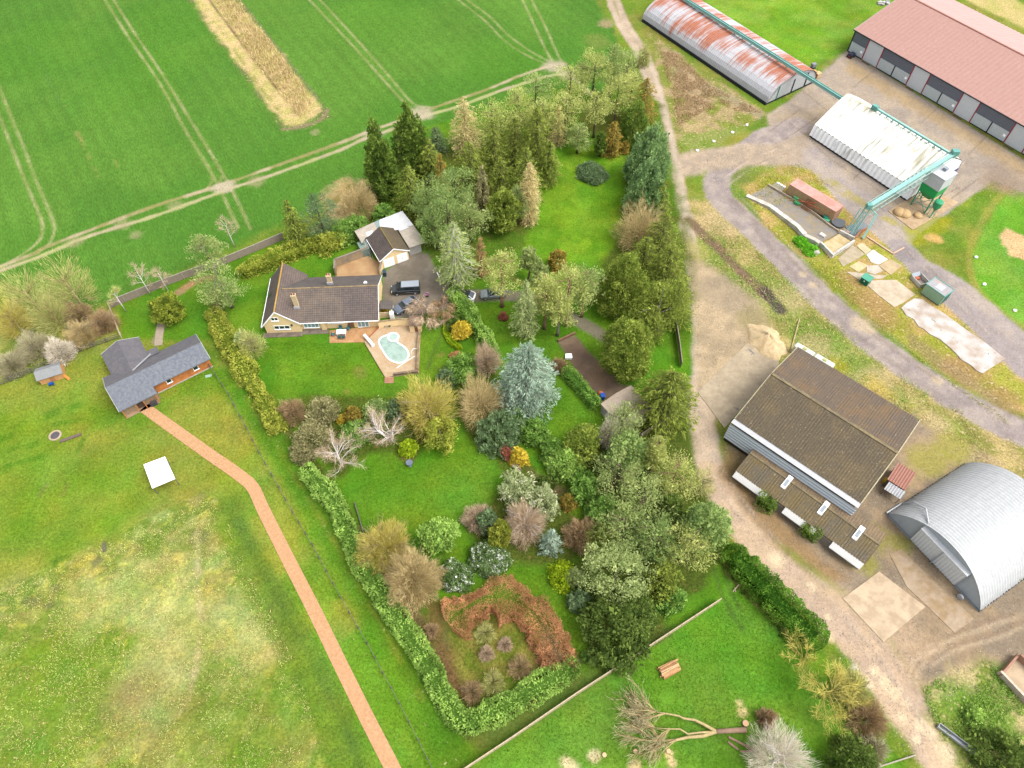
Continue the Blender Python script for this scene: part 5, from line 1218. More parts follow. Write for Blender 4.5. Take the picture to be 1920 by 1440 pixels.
# pallets, cart and clutter by the hut end
k48 = lambda X, Y: (1180+X/4.8, Y/4.8)
for k,(X,Y,c_) in enumerate([(1650,685,(206,164,116)),(1690,690,(222,186,140))]):
    tag(MB().box(-.55,.55,-.5,.5,0,1.1 if k == 0 else .9).box(-.6,.6,-.55,.55,1.1 if k == 0 else .9,1.2 if k == 0 else 1.0).build('crate', mat('crate_%d'%k, alb(*c_,1.1), var=.2, scale=4), loc=at(*k48(X,Y),0), rz=.5), ['tan wooden crate against the end of the rusty hut','paler wooden crate on the yard side of the pair'][k], 'crate')
tk = empty('bowser', at(*k48(1650,615),0), .4, 'small grey tank on a frame beyond the crates', 'tank')
MB().box(-.5,.5,-.4,.4,.4,1.2).build('body', mat('tank_grey', alb(150,150,160), rough=.4), tk); MB().box(-.5,.5,-.35,.35,.0,.4).build('frame', black_m, tk)
ct = empty('handcart', at(1595,107,0), .6, 'dark blue and rust red cart parked at the corner of the grain store', 'cart')
MB().box(-.7,.7,-.5,.5,.45,.95).build('tub', mat('cart_blue', alb(60,66,90)), ct); MB().box(-.9,.8,-.35,.35,.32,.45).build('chassis', mat('cart_red', alb(150,60,46)), ct)
for x in (-.6,.55):
    for y in (-.55,.55): MB().tube([(x,y-.06,.28),(x,y+.06,.28)],.28,12).build('wheel', black_m, ct)
rnd = random.Random(3)
for k in range(16):
    p = at(1655+rnd.uniform(-9,10), 4+rnd.uniform(-6,7), 0)
    tag(MB().prism([(math.cos(t)*.4*rnd.uniform(.7,1.3),math.sin(t)*.4*rnd.uniform(.7,1.3)) for t in np.linspace(0,6.28,8)[:-1]],0,rnd.uniform(.2,.5)).build('rubble', mat('rubble_%d'%(k%3), alb(*[(214,212,210),(160,160,166),(190,180,170)][k%3])), loc=p), 'pale lump in the rubble heap beyond the far corner of the grain store', 'rubble', 'rubble by the grain store')

# ---- big barn
A_ = at(1378,785,5.0)
brn = empty('barn', (A_.x,A_.y,0), math.radians(-42.7), 'large barn with a mossy brown sheet roof and a galvanised side', 'barn')
moss_roof = mat('asbestos_mossy', alb(101,90,72), rough=.95, var=.22, scale=3.5, color2=alb(114,99,74), scale2=.28, f2=.55, speck=(alb(160,146,118),4.5,.14), wave=((1,0,0),2.2,.03))
moss_back = mat('asbestos_back', alb(112,98,84), rough=.95, var=.2, scale=3.5, color2=alb(130,106,78), scale2=.3, f2=.55, speck=(alb(184,172,156),3.2,.10), wave=((1,0,0),3,.04))  # back slope catches more sun; that lighter tone is put into this colour
MB().box(.25,19.75,.5,17.5,0,4.75).build('wall', mat('barn_wall', alb(150,140,126), var=.2), brn)
ge = MB()
for x in (.26,19.74): ge.add([(x,.5,4.75),(x,17.5,4.75),(x,9,6.9)],[(0,1,2)])
ge.build_each('gable', mat('barn_wall',(0,0,0)), brn)
MB().ribbed([(0,5.0),(4.5,6.02),(9.05,7.05)],0,20.0,.4,.05).build('roof', moss_roof, brn)
bk = MB().ribbed([(9.05,7.05),(13.5,6.02),(18.1,5.0)],0,20.0,.4,.05).build('roof', moss_back, brn); bk['label'] = 'greyer back slope of the barn roof'
MB().bar((-.02,9.05,7.12),(20.02,9.05,7.12),.45,.1).build('ridge', mat('ridge_yellow', alb(146,130,94), var=.35, scale=2, color2=alb(124,112,88), scale2=.7), brn)
tr = mat('verge_pale', alb(196,186,150), var=.3, scale=2)
MB().bar((20.05,.0,5.0),(20.05,9.05,7.06),.14,.14).bar((20.05,9.05,7.06),(20.05,18.1,5.0),.14,.14).bar((-.05,.0,5.0),(-.05,9.05,7.06),.1,.12).bar((-.05,9.05,7.06),(-.05,18.1,5.0),.1,.12).build_each('verge', tr, brn)
MB().slab([(-.1,-.75,4.75),(20.1,-.75,4.75),(20.1,.12,4.96),(-.1,.12,4.96)],.06).build('lean_to_roof', mat('galv_bright', alb(206,206,208), rough=.5, var=.08), brn)
MB().ribbed([(-.95,1.0),(-.75,4.72)],-.1,20.1,.01,.0) if False else None
ws_ = MB(); zig = []
for k in range(13): zig += [(-1.0+.02*k-.13*(k%2 == 0), 1.0+.285*k), (-1.0+.02*k-.13*(k%2 == 0), 1.0+.285*k+.16)]
ws_.add([(x,y,z) for x in (-.1,20.1) for y,z in zig],[(i_,i_+1,len(zig)+i_+1,len(zig)+i_)[::-1] for i_ in range(len(zig)-1)])
ws_.build('side_cladding', mat('galv_side', alb(188,196,202,1.3), rough=.45, var=.07), brn)
MB().box(0,20,-.9,.45,0,.95).build('base', mat('barn_gap_shade', alb(70,60,50)), brn)  # solid dark box standing in for shade in the open gap below the cladding
MB().box(19.76,19.85,.6,16,0.3,4.7).build('end_sheet', mat('end_sheet', alb(200,196,186), var=.15), brn)
for k,(x,y) in enumerate([(1509,655),(1546,676)]):
    tn = empty('water_trough', (at(x,y,1.9).x,at(x,y,1.9).y,0), math.radians(-42), 'long white water tank behind the barn eave, ' + ('nearer the corner pole' if k == 0 else 'the second along'), 'tank', 'white tanks behind the barn')
    MB().box(-1.7,1.7,-.6,.6,.2,2.0).build('tank', mat('tank_white', alb(226,230,214), rough=.4), tn, bevel=.25)
    MB().box(-.3,.3,-.2,.2,2.0,2.12).build('lid', mat('tank_lid', alb(190,190,120)), tn)
    MB().box(-1.6,1.6,-.55,.55,0,.2).build('stand', conc, tn)
tag(MB().tube([at(1499,598,.15), at(1482,660,.15)],[.13,.1],8).build('wooden_pole', mat('pole_wood', alb(196,176,130))), 'long pale pole lying in the grass behind the barn', 'pole')
# ---- low shed in front of the barn
B1=(1340+160/4.8,820+365/4.8); c = at(*B1,0)
lsd = empty('low_shed', (c.x,c.y,0), math.radians(-43.7), 'long low shed with a mossy roof and a white front wall', 'farm shed')
low_m = mat('low_roof', alb(112,102,84), rough=.95, var=.25, scale=4, color2=alb(122,106,74), scale2=.4, speck=(alb(164,150,120),4,.1), wave=((1,0,0),3,.04))
MB().box(.1,20.1,.12,5.6,0,1.85).build('wall', mat('low_wall', alb(140,124,104), var=.2), lsd)
MB().ribbed([(.05,1.95),(3.35,3.0)],-.1,20.3,.4,.05).build('roof', low_m, lsd)
MB().ribbed([(3.35,3.0),(5.9,2.3)],-.1,20.3,.4,.05).build('roof', mat('low_roof_back', alb(146,124,94), var=.2, scale=3, color2=alb(130,112,90), scale2=.6), lsd)
MB().bar((-.1,3.35,3.06),(20.3,3.35,3.06),.3,.08).build('ridge', mat('ridge_yellow',(0,0,0)), lsd)
for x in (6.3,12.1,17.4):
    rl_ = MB().slab([(x-.35,1.9,2.78),(x+.35,1.9,2.78),(x+.35,3.9,3.42),(x-.35,3.9,3.42)],.35).build('roof_vent', white_paint, lsd)
    MB().slab([(x-.24,2.2,2.89),(x+.24,2.2,2.89),(x+.24,3.3,3.24),(x-.24,3.3,3.24)],.01).build('vent_slot', mat('vent_grey', alb(170,180,186)), rl_)
for (xa,xb) in ((0,5.3),(8.2,11.6),(12.2,13.1),(15.6,20.2)): MB().slab([(xa,-.62,1.3),(xb,-.62,1.3),(xb,.08,2.0),(xa,.08,2.0)],.1).build('front_board', mat('front_white', alb(236,234,230,1.1), var=.06), lsd)
MB().box(.1,20.1,-.02,.1,0,1.6).build('front_wall', mat('front_grey', alb(150,140,128)), lsd)
# ---- rusty lean-to behind the barn end
k46 = lambda X, Y: (1340+X/4.8, 820+Y/4.8)
Z = 2.2; A_ = at(*k46(1555,375),Z); B_ = at(*k46(1715,475),Z); C_ = at(*k46(1820,335),Z)
lh = empty('tin_shelter', (A_.x,A_.y,0), math.atan2(B_.y-A_.y,B_.x-A_.x), 'small tin shelter with a rust red corrugated roof between barn and arched shed', 'shelter')
Lx = (B_-A_).length; Ly = (C_-B_).length
MB().ribbed([(0,2.1),(Ly,2.35)],0,Lx,.36,.07).build('roof', streaked('rust_red_sheet', alb(170,116,98), alb(150,92,76), alb(186,136,120), 3,.3,.8,1.1), lh)
MB().ribbed([(-1.3,1.5),(-.05,1.95)],.4,Lx+.2,.36,.06).build('lower_roof', steel, lh)
MB().box(.1,Lx-.1,.1,Ly-.1,0,2.0).build('wall', mat('tin_wall', alb(110,96,84)), lh)
for x in (.5,Lx+.1): MB().box(x-.05,x+.05,-1.25,-1.15,0,1.5).build('post', mat('timber',(0,0,0)), lh)
tag(MB().lathe([(.38,0),(.42,.3),(.42,.8),(.36,.95),(.1,.98)],12).build('yellow_drum', mat('drum_yellow', alb(206,176,30), rough=.5), loc=at(*k46(1530,405),0)), 'yellow drum in the gap between the barn and the tin shelter', 'drum')

# ---- arched barn
c = at(1661.9,965.4); aa = math.radians(-59.9)
arch = empty('arched_barn', (c.x,c.y,0), aa, 'big arched barn of pale ribbed steel at the right edge', 'barn')
W_ = 15.9; Hh = 5.7
def az(x, h=Hh): u_ = (x-W_/2)/(W_/2); return h*max(0,1-abs(u_)**2.15)**.78
xs = [W_/2*(1-math.cos(t)) for t in np.linspace(0,math.pi,31)]
m_ = MB(); Ny = int(16.4/.125); Lb = 16.4
vs = []
for j in range(Ny+1):
    h_ = .13*(.5+.5*math.cos(2*math.pi*j/4)); y = Lb*j/Ny
    for x in xs:
        u_ = (x-W_/2)/(W_/2); vs.append((x+u_*h_, y, az(x)+h_*(1-abs(u_))))
n_ = len(xs); m_.add(vs, [(j*n_+i, j*n_+i+1, (j+1)*n_+i+1, (j+1)*n_+i) for j in range(Ny) for i in range(n_-1)])
arch_m = streaked('arch_steel', alb(206,208,208), alb(170,166,130), alb(150,146,116), .3, 1.0, 1.2, 1.45, rough=.5, topz=(-.13,.34))
m_.build('roof', arch_m, arch)
ge = MB(); 
ge.add([(x,.25,az(x)-.05) for x in xs]+[(x,.25,0) for x in (W_,0)],[tuple(range(n_+1,-1,-1))]); ge.add([(x,Lb-.1,az(x)-.05) for x in xs]+[(x,Lb-.1,0) for x in (W_,0)],[tuple(range(n_+2))])
ge.build_each('end_wall', mat('arch_end', alb(178,186,192,1.25), rough=.5, var=.06, wave=((1,0,0),1.4,.03)), arch)
for (xa,xb) in ((4.3,8.05),(8.12,11.85)): MB().ribbed([(.02,.15),(-.32,4.05)],xa,xb,.42,.07).build('door', mat('arch_door', alb(216,220,222,1.3), rough=.45, var=.05), arch)
MB().box(8.03,8.14,-.42,.0,.1,4.1).build('door_post', steel_d, arch)
MB().slab([(4.25,-.42,4.1),(11.9,-.42,4.1),(11.9,.24,4.3),(4.25,.24,4.3)],.12).build('door_head', mat('head_white', alb(230,232,234), rough=.4), arch)
MB().bar((0,.05,.06),(4.3,.05,.06),.12).bar((11.9,.05,.06),(15.9,.05,.06),.12).build_each('bottom_rail', mat('rail_grey', alb(160,170,176)), arch)
MB().tube([(-.1,3.1,.3),(.9,3.0,2.6),(2.6,2.2,4.4),(4.3,.4,5.0)],.13,6).tube([(-.15,3.1,.3),(-.15,0,.4)],.12,6).build_each('drainpipe', mat('pipe_white', alb(214,216,220), rough=.4), arch)
for k in range(27): MB().box(-.12,.06,.5+.6*k-.13,.5+.6*k+.13,.0,.22).build('foot_bracket', black_m, arch)
for k in range(27): MB().box(15.84,16.02,.5+.6*k-.13,.5+.6*k+.13,.0,.22).build('foot_bracket', black_m, arch)
tag(MB().tube([(0,-.12,.4),(0,.12,.4)],.42,16).xf(Matrix.Translation(at(1798,1121,0)) @ Matrix.Rotation(aa,4,'Z')).build('spare_wheel', mat('wheel_grey', alb(190,190,195))), 'pale wheel leaning at the front of the arched barn', 'wheel')
# pads in front
tag(MB().prism([at2(p) for p in ((1580,1122),(1648,1072),(1735,1138),(1656,1204))],0,.08).build('concrete_pad', conc_pale), kind='structure')
tag(MB().prism([at2(p) for p in ((1668,1040),(1690,1030),(1735,1075),(1826,1160),(1790,1187),(1700,1100))],0,.06).build('concrete_pad', mat('stained_pad', alb(184,162,136), var=.16, color2=alb(166,140,104), scale2=.4)), kind='structure')
tag(MB().prism([at2(p) for p in ((1308,735),(1405,640),(1460,668),(1460,690),(1358,803))],0,.08).build('concrete_pad', mat('apron', alb(200,182,152), var=.12, scale=1.5, color2=alb(180,162,136), scale2=.4, speck=(alb(128,122,118),.35,.1))), kind='structure')
# sand heap
def heap(px, py, rx, ry, h, rz, m, label, seed=1, name='sand_heap'):
    r_ = np.random.default_rng(seed); n1, n2 = 40, 14; vs = [(0,0,h)]; ph = r_.random(6)*6.28
    for j in range(1,n2+1):
        t = j/n2
        for i in range(n1):
            a = 2*math.pi*i/n1; rr_ = t*(1+.14*math.sin(2*a+ph[0])+.08*math.sin(5*a+ph[1])+.05*math.sin(9*a+ph[2]))
            z = h*(1-t)**.9*(1+.12*math.sin(3*a+ph[3]+4*t)) + r_.uniform(-.03,.03)
            vs.append((rx*rr_*math.cos(a), ry*rr_*math.sin(a), max(0,z) if j < n2 else -.05))
    fs = [(0,1+i,1+(i+1)%n1) for i in range(n1)] + [(1+(j-1)*n1+i,1+j*n1+i,1+j*n1+(i+1)%n1,1+(j-1)*n1+(i+1)%n1) for j in range(1,n2) for i in range(n1)]
    p = at(px,py,0); return tag(MB().add(vs,fs).build(name, m, loc=(p.x,p.y,0.02), rz=rz, smooth=True), label, 'heap')
heap(1436,640,3.9,2.9,1.9,math.radians(-45), mat('wood_chip', alb(230,206,164), var=.14, scale=5, color2=alb(214,184,136), scale2=1.5, bump=.06, bscale=6), 'pale tan heap of sand or chippings behind the barn')
# brick garden walls at the right bottom corner
wallpx('boundary_wall', [(1868,1262),(1895,1290),(1925,1322)], 1.1, .3, mat('lime_brick', alb(196,160,130,1.1), var=.2, scale=3, color2=alb(222,206,190), scale2=.8), 'low brick and lime wall at the right edge near the bottom')
lf = empty('brick_ruin', at(1906,1272,0), math.radians(-52), 'roofless brick outhouse at the right edge with a pale slab floor', 'ruin')
MB().box(-1.5,3,2.0,2.25,0,1.5).box(-1.7,-1.45,-1.6,2.25,0,1.0).build_each('wall', mat('red_brick2', alb(184,140,116,1.0), var=.3, scale=4), lf); MB().box(-1.45,3,-1.5,2.0,0,.15).build('floor', conc_pale, lf)
tg = empty('trough', at(1790,1386,0), math.radians(-42), 'narrow grey metal trough beside the lane at the bottom right', 'trough')
MB().box(-2.2,2.2,-.3,-.24,.1,.6).box(-2.2,2.2,.24,.3,.1,.6).box(-2.2,-2.14,-.24,.24,.1,.6).box(2.14,2.2,-.24,.24,.1,.6).build_each('side', steel, tg); MB().box(-2.14,2.14,-.24,.24,.05,.15).build('bottom', steel_d, tg)
# ---------------------------------------------------------------- plants
def leaf_mat(name, c1, c2, k=1.0, trans=.45, c3=None):
    if name in MATS: return MATS[name]
    m = bpy.data.materials.new(name); m.use_nodes = True
    N = m.node_tree.nodes; L = m.node_tree.links
    N.remove(N['Principled BSDF']); out = N['Material Output']
    a = N.new('ShaderNodeAttribute'); a.attribute_name = 'tint'
    r = N.new('ShaderNodeValToRGB'); e = r.color_ramp.elements
    e[0].position = .1; e[0].color = (*[min(.8,x) for x in alb(*c1,k)],1); e[1].position = .9; e[1].color = (*[min(.8,x) for x in alb(*c2,k)],1)
    if c3: e[1].position = .74
    if c3: e2 = r.color_ramp.elements.new(.86); e2.color = (*[min(.85,x) for x in alb(*c3,k)],1)
    L.new(a.outputs['Fac'], r.inputs[0])
    d = N.new('ShaderNodeBsdfDiffuse'); t = N.new('ShaderNodeBsdfTranslucent'); mx = N.new('ShaderNodeMixShader'); mx.inputs[0].default_value = trans
    L.new(r.outputs[0], d.inputs[0]); L.new(r.outputs[0], t.inputs[0]); L.new(d.outputs[0], mx.inputs[1]); L.new(t.outputs[0], mx.inputs[2])
    L.new(mx.outputs[0], out.inputs[0]); MATS[name] = m; return m
def unit(v): return v/np.maximum(1e-9, np.linalg.norm(v, axis=-1, keepdims=True))
def rdir(r, n): return unit(r.normal(size=(n,3)))
class Leaves:
    def __init__(s): s.C=[]; s.D=[]; s.L=[]; s.W=[]; s.T=[]
    def add(s, C, D, L, W, T):
        n = len(C); s.C.append(np.asarray(C,float)); s.D.append(unit(np.asarray(D,float)+1e-6))
        for l,v in ((s.L,L),(s.W,W),(s.T,T)): l.append(np.broadcast_to(np.asarray(v,float),(n,)).copy())
    def build(s, name, m, parent, r):
        C=np.concatenate(s.C); D=np.concatenate(s.D); L=np.concatenate(s.L)[:,None]; W=np.concatenate(s.W)[:,None]; T=np.concatenate(s.T)
        n=len(C); S=unit(np.cross(D, r.normal(size=(n,3))))
        V=np.stack([C-D*L*.5, C+S*W*.5-D*L*.08, C+D*L*.5, C-S*W*.5-D*L*.08],1).reshape(-1,3).astype(np.float32)
        V[:,2]=np.maximum(V[:,2],.03)
        me=bpy.data.meshes.new(name); me.vertices.add(4*n); me.vertices.foreach_set('co',V.ravel())
        me.loops.add(4*n); me.loops.foreach_set('vertex_index',np.arange(4*n,dtype=np.int32))
        me.polygons.add(n); me.polygons.foreach_set('loop_start',np.arange(0,4*n,4,dtype=np.int32))
        me.update(calc_edges=True)
        at_=me.attributes.new('tint','FLOAT','POINT'); at_.data.foreach_set('value',np.repeat(np.clip(T,0,1),4).astype(np.float32))
        me.materials.append(m); o=bpy.data.objects.new(name,me); COL.objects.link(o); o.parent=parent; return o
PROF = {'dome': lambda t: np.sqrt(np.clip(1-(np.clip(t,0,1)*.98)**2.4,0,1)), 'egg': lambda t: np.sqrt(np.clip(4*t*(1-t),0,1))*(1.12-.3*t), 'ball': lambda t: np.sqrt(np.clip(4*t*(1-t),0,1)),
        'cone': lambda t: np.clip(1-t,0,1)**.62*np.minimum(1,.6+3*t), 'column': lambda t: np.clip(1-t**3,0,1)**.6*np.minimum(1,.7+2*t), 'fat': lambda t: np.clip(1-t**2.2,0,1)**.7*np.minimum(1,.6+2.5*t), 'round': lambda t: np.clip(1-t**2.6,0,1)**.6*np.minimum(1,.75+1.6*t),
        'flat': lambda t: np.clip(1-t**5,0,1)**.5*1.0}
def pos_t(r, n, f):
    t = r.random(n*4); w = f(t)+.05; k = r.random(n*4)*w.max() < w; t = t[k]
    return t[:n] if len(t) >= n else np.concatenate([t, r.random(n-len(t))])
def clumps(lv, r, R, z0, H, f, nc, rc, nl, ls, asp=.6, up=0., sy=1.0, shell=.45, lump=.18, tl=.75, flatten=1.0):
    """leaf clumps over a crown of profile f"""
    t = pos_t(r, nc, f); a = r.random(nc)*2*np.pi; ph = r.random(4)*6.28
    rad = R*f(t)*np.where(t > .72, np.sqrt(r.random(nc)), 1-shell*r.random(nc)**2.0)*(1+lump*np.sin(2*a+ph[0]+3*t)+lump*.7*np.sin(5*a+ph[1]-6*t))
    cc = np.stack([rad*np.cos(a), rad*np.sin(a)*sy, z0+(H-z0)*t*(1+.06*np.sin(3*a+ph[2]))],-1)
    tint = r.random(nc); rcs = rc*r.uniform(.65,1.35,nc)
    n = nc*nl; idx = np.repeat(np.arange(nc),nl)
    v = rdir(r,n); v[:,2] *= flatten
    C = cc[idx]+v*(rcs[idx]*r.random(n)**.4)[:,None]
    out = C.copy(); out[:,2] = (C[:,2]-(z0+(H-z0)*.35))*.6
    D = unit(unit(out)*.8+rdir(r,n)+np.array([0,0,up]))
    sz = ls*.82*r.lognormal(0,.38,n); lv.add(C, D, sz, sz*asp*r.uniform(.6,1.4,n), tint[idx]*tl+r.random(n)*(1-tl))
def tiers(lv, mb, r, R, z0, H, f, levels, nb, ls, droop=.3, dens=22, asp=.3, lift=0., wide=.28, br=None, sparse=0.):
    """whorled conifer branches"""
    for k in range(levels):
        t = (k+.5*r.random())/levels; z = z0+(H-z0)*t; n = max(3,int(nb*(.5+.6*f(np.array([t]))[0]))); a0 = r.random()*6.28
        for j in range(n):
            if r.random() < sparse: continue
            a = a0+2*np.pi*j/n+r.normal()*.2; ln = max(.35, R*float(f(np.array([t]))[0])*r.uniform(.72,1.18))
            e = np.array([np.cos(a),np.sin(a),0]); lat = np.array([-np.sin(a),np.cos(a),0])
            m = int(dens*(.35+ln/R)); s_ = np.sort(r.random(m)**.75); zz = z + lift*ln*s_ - droop*ln*s_**2
            w = wide*ln*np.sin(np.pi*np.clip(s_*.92+.06,0,1)); side = r.uniform(-1,1,m)
            C = e*(s_*ln)[:,None]+lat*(side*w)[:,None]; C[:,2] = zz+r.normal(size=m)*.12-.1*np.abs(side)
            D = unit(e*.9+lat*(side*.9)[:,None]+np.stack([np.zeros(m)]*2+[lift-droop*s_+r.normal(size=m)*.2],-1)+r.normal(size=(m,3))*.25)
            lv.add(C, D, ls*r.uniform(.6,1.4,m), ls*asp*r.uniform(.7,1.4,m), .55*r.random()+.2*s_+.25*r.random(m))
            if br: mb.tube([(0,0,z),tuple(e*ln*.5+np.array([0,0,z+(lift*.5-droop*.25)*ln])),tuple(e*ln*.92+np.array([0,0,z+(lift-droop*.85)*ln]))],[br,br*.7,br*.25],3)
    top = np.stack([r.normal(size=14)*.12,r.normal(size=14)*.12,H-r.random(14)*1.2],-1)
    lv.add(top, np.tile([0,0,1.],(14,1))+r.normal(size=(14,3))*.4, ls, ls*asp, r.random(14))
def trunk(mb, r, H, rad, lean=(0,0), top=.93):
    mb.tube([(lean[0]*t**1.5+r.normal()*.05*t, lean[1]*t**1.5+r.normal()*.05*t, H*top*t) for t in (0,.12,.3,.5,.75,1)], [rad*1.35,rad,rad*.85,rad*.65,rad*.4,rad*.12], 7)
def branchy(mb, lv, r, R, z0, H, n1=7, n2=6, ntw=26, rad=.2, tw=.9, tww=.05, lean=(0,0), upness=.8, fork=.25, multi=1, asym=None, drop=0., dome=True):
    """bare deciduous: stems, limbs, branches and twigs"""
    stems = []
    for m in range(multi):
        a = r.random()*6.28; o = (.5*multi**.5*np.cos(a)*.4, .5*np.sin(a)*.4) if multi > 1 else (0,0)
        top = np.array([lean[0]+o[0]*6, lean[1]+o[1]*6, z0+(H-z0)*.55])
        pts = [np.array([o[0]*.4,o[1]*.4,0]), np.array([o[0]+lean[0]*.2,o[1]+lean[1]*.2,max(z0,.6)]), top]
        mb.tube([tuple(p) for p in pts],[rad*1.3,rad,rad*.55],7); stems.append(pts)
    for pts in stems:
        for k in range(n1):
            u = r.random()**.8; b = pts[1]*(1-u)+pts[2]*u; a = 2.4*k+r.normal()*.3
            f = math.sqrt(max(.12,1-(u*.75)**2)); el = upness*(.35+.7*u)+r.normal()*.12
            d = np.array([math.cos(a),math.sin(a),el]); 
            if asym is not None: d[:2] += np.array(asym)
            ln = R*f*r.uniform(.75,1.05); tip = b+d*np.array([ln,ln,ln*.9]); tip[2] = min(tip[2],H)
            mid = (b+tip)/2+np.array([0,0,.06*ln])+r.normal(size=3)*.08*ln
            mb.tube([tuple(b),tuple(mid),tuple(tip)],[rad*.45,rad*.3,rad*.1],5)
            for j in range(n2):
                s_ = .25+.75*(j+r.random())/n2; p = (b*(1-s_)**2+2*mid*s_*(1-s_)+tip*s_*s_)
                d2 = unit(unit(tip-b)*1.0+rdir(r,1)[0]*fork*3.2+np.array([0,0,.35*upness-drop])); l2 = ln*r.uniform(.3,.55)*(1.15-.5*s_)
                q = p+d2*l2; q[2] = max(.2,q[2]); mb.tube([tuple(p),tuple((p+q)/2+r.normal(size=3)*.05*l2),tuple(q)],[rad*.13,rad*.09,rad*.03],3)
                if dome: continue
                g = r.random(ntw); C = p+(q-p)*g[:,None]; D = unit(d2*.9+rdir(r,ntw)*.85+np.array([0,0,.3*upness-drop*1.6])); L_ = tw*r.uniform(.5,1.3,ntw)
                C2 = C+D*(L_*.5)[:,None]; C2[:,2] = np.maximum(C2[:,2],.15)
                lv.add(C2, D, L_, tww*r.uniform(.7,1.4,ntw), .5*r.random()+.5*r.random(ntw))
    if dome:                                             # fine twigs radiating through the whole crown
        n = int(n1*n2*ntw*1.25); v = rdir(r,n); v[:,2] = np.abs(v[:,2])*.9+.06-.25*r.random(n)*(z0 > .5); v = unit(v)
        az = np.arctan2(v[:,1],v[:,0]); el = np.arcsin(np.clip(v[:,2],-1,1)); ph = r.random(4)*6.28
        lump = 1+.13*np.sin(3*az+ph[0]+2*el)+.10*np.sin(7*az+ph[1]-5*el)+.07*np.sin(13*az+9*el+ph[2])
        B = np.array([lean[0]*.5,lean[1]*.5,z0*.8]); Hh = H-B[2]; u = (.28+.72*r.random(n)**.62)*lump*.93
        keep = r.random(n) < .35+.9*vnoise(az*2.2+20, el*3.0+u*2.0, .55, int(ph[3]*100))
        C = B+v*u[:,None]*np.array([R,R,Hh]); D = unit(v*np.array([1,1,1.0])+rdir(r,n)*.42+np.array([0,0,.35*upness])); tn = vnoise(az*2, el*2.5, .7, int(ph[2]*100))
        C = C[keep]; C[:,2] = np.maximum(C[:,2],.15); m = int(keep.sum())
        lv.add(C, D[keep], tw*r.uniform(.6,1.5,m), tww*r.uniform(.7,1.4,m), .5*tn[keep]+.5*r.random(m))
SC = lambda py: (1114-.5736*(720-py))/95
bark = {'pine': mat('bark_pine', alb(176,136,112), var=.25, scale=3), 'grey': mat('bark_grey', alb(150,140,124), var=.25, scale=3), 'dark': mat('bark_dark', alb(104,88,70), var=.25, scale=3),
        'white': mat('bark_birch', alb(232,222,214,1.2), var=.12, scale=3), 'tan': mat('bark_tan', alb(190,170,120,1.1), var=.2, scale=3), 'red': mat('bark_red', alb(172,140,116,1.1), var=.2, scale=3),
        'yellow': mat('bark_yellow', alb(196,184,92,1.1), var=.2, scale=3)}
K = 2.3; KT = 2.0
LM = {'pinepale': leaf_mat('leaf_pine_pale', (128,136,72), (194,198,122), K), 'pinegrey': leaf_mat('leaf_pine_grey', (108,126,70), (174,184,118), K), 'olive': leaf_mat('leaf_olive', (84,102,38), (152,164,76), K),
      'spruce': leaf_mat('leaf_spruce', (82,98,40), (144,154,70), K), 'green': leaf_mat('leaf_conifer', (92,116,64), (156,174,104), K), 'cypress': leaf_mat('leaf_cypress', (62,84,34), (130,152,68), K),
      'cygold': leaf_mat('leaf_cypress_gold', (74,92,36), (150,158,62), K), 'blue': leaf_mat('leaf_bluegreen', (72,98,60), (146,172,112), K), 'cedar': leaf_mat('leaf_blue_cedar', (98,120,100), (172,190,170), K),
      'tan': leaf_mat('leaf_tan', (168,146,98), (222,202,148), K), 'laurel': leaf_mat('leaf_laurel', (70,106,40), (142,174,86), K), 'dark': leaf_mat('leaf_dark', (58,76,34), (112,130,62), K),
      'darkgrey': leaf_mat('leaf_darkgrey', (76,98,62), (126,146,104), K), 'sage': leaf_mat('leaf_sage', (114,130,76), (176,186,124), K), 'hedge': leaf_mat('leaf_hedge', (82,114,44), (166,194,100), K),
      'hedgeyel': leaf_mat('leaf_hedge_yellow', (98,112,38), (176,178,80), K), 'lime': leaf_mat('leaf_lime', (104,128,22), (166,184,48), K), 'gold': leaf_mat('leaf_gold', (160,142,44), (222,194,80), K),
      'rust': leaf_mat('leaf_rust', (138,98,66), (182,138,100), K, c3=(228,168,120)), 'copper': leaf_mat('leaf_copper', (196,128,84), (236,180,134), K), 'olivegrey': leaf_mat('leaf_olivegrey', (108,106,70), (166,160,116), K),
      'brownish': leaf_mat('leaf_brown', (124,98,62), (182,156,106), K), 'white': leaf_mat('leaf_blossom', (116,128,82), (170,178,132), K, c3=(222,218,190)), 'flower': leaf_mat('leaf_flower', (66,90,44), (114,138,80), K, c3=(240,230,214)),
      'orangey': leaf_mat('leaf_orange', (110,104,44), (170,146,72), K), 'wine': leaf_mat('leaf_wine', (124,76,60), (170,110,90), K), 'yewhedge': leaf_mat('leaf_yewhedge', (44,78,22), (112,150,56), K), 'nettle': leaf_mat('leaf_nettle', (78,142,30), (128,190,58), K)}
TW = {'tan': leaf_mat('twig_tan', (146,126,84), (204,184,134), KT, .1), 'yellow': leaf_mat('twig_yellow', (146,136,60), (204,190,108), KT, .1), 'pink': leaf_mat('twig_pink', (150,128,104), (200,178,150), KT, .1),
      'white': leaf_mat('twig_white', (172,160,140), (224,214,196), KT, .1), 'brown': leaf_mat('twig_brown', (128,104,76), (178,152,114), KT, .1), 'grey': leaf_mat('twig_grey', (134,128,96), (186,178,142), KT, .1),
      'greenish': leaf_mat('twig_green', (136,138,76), (190,188,120), KT, .1)}
SEED = [100]
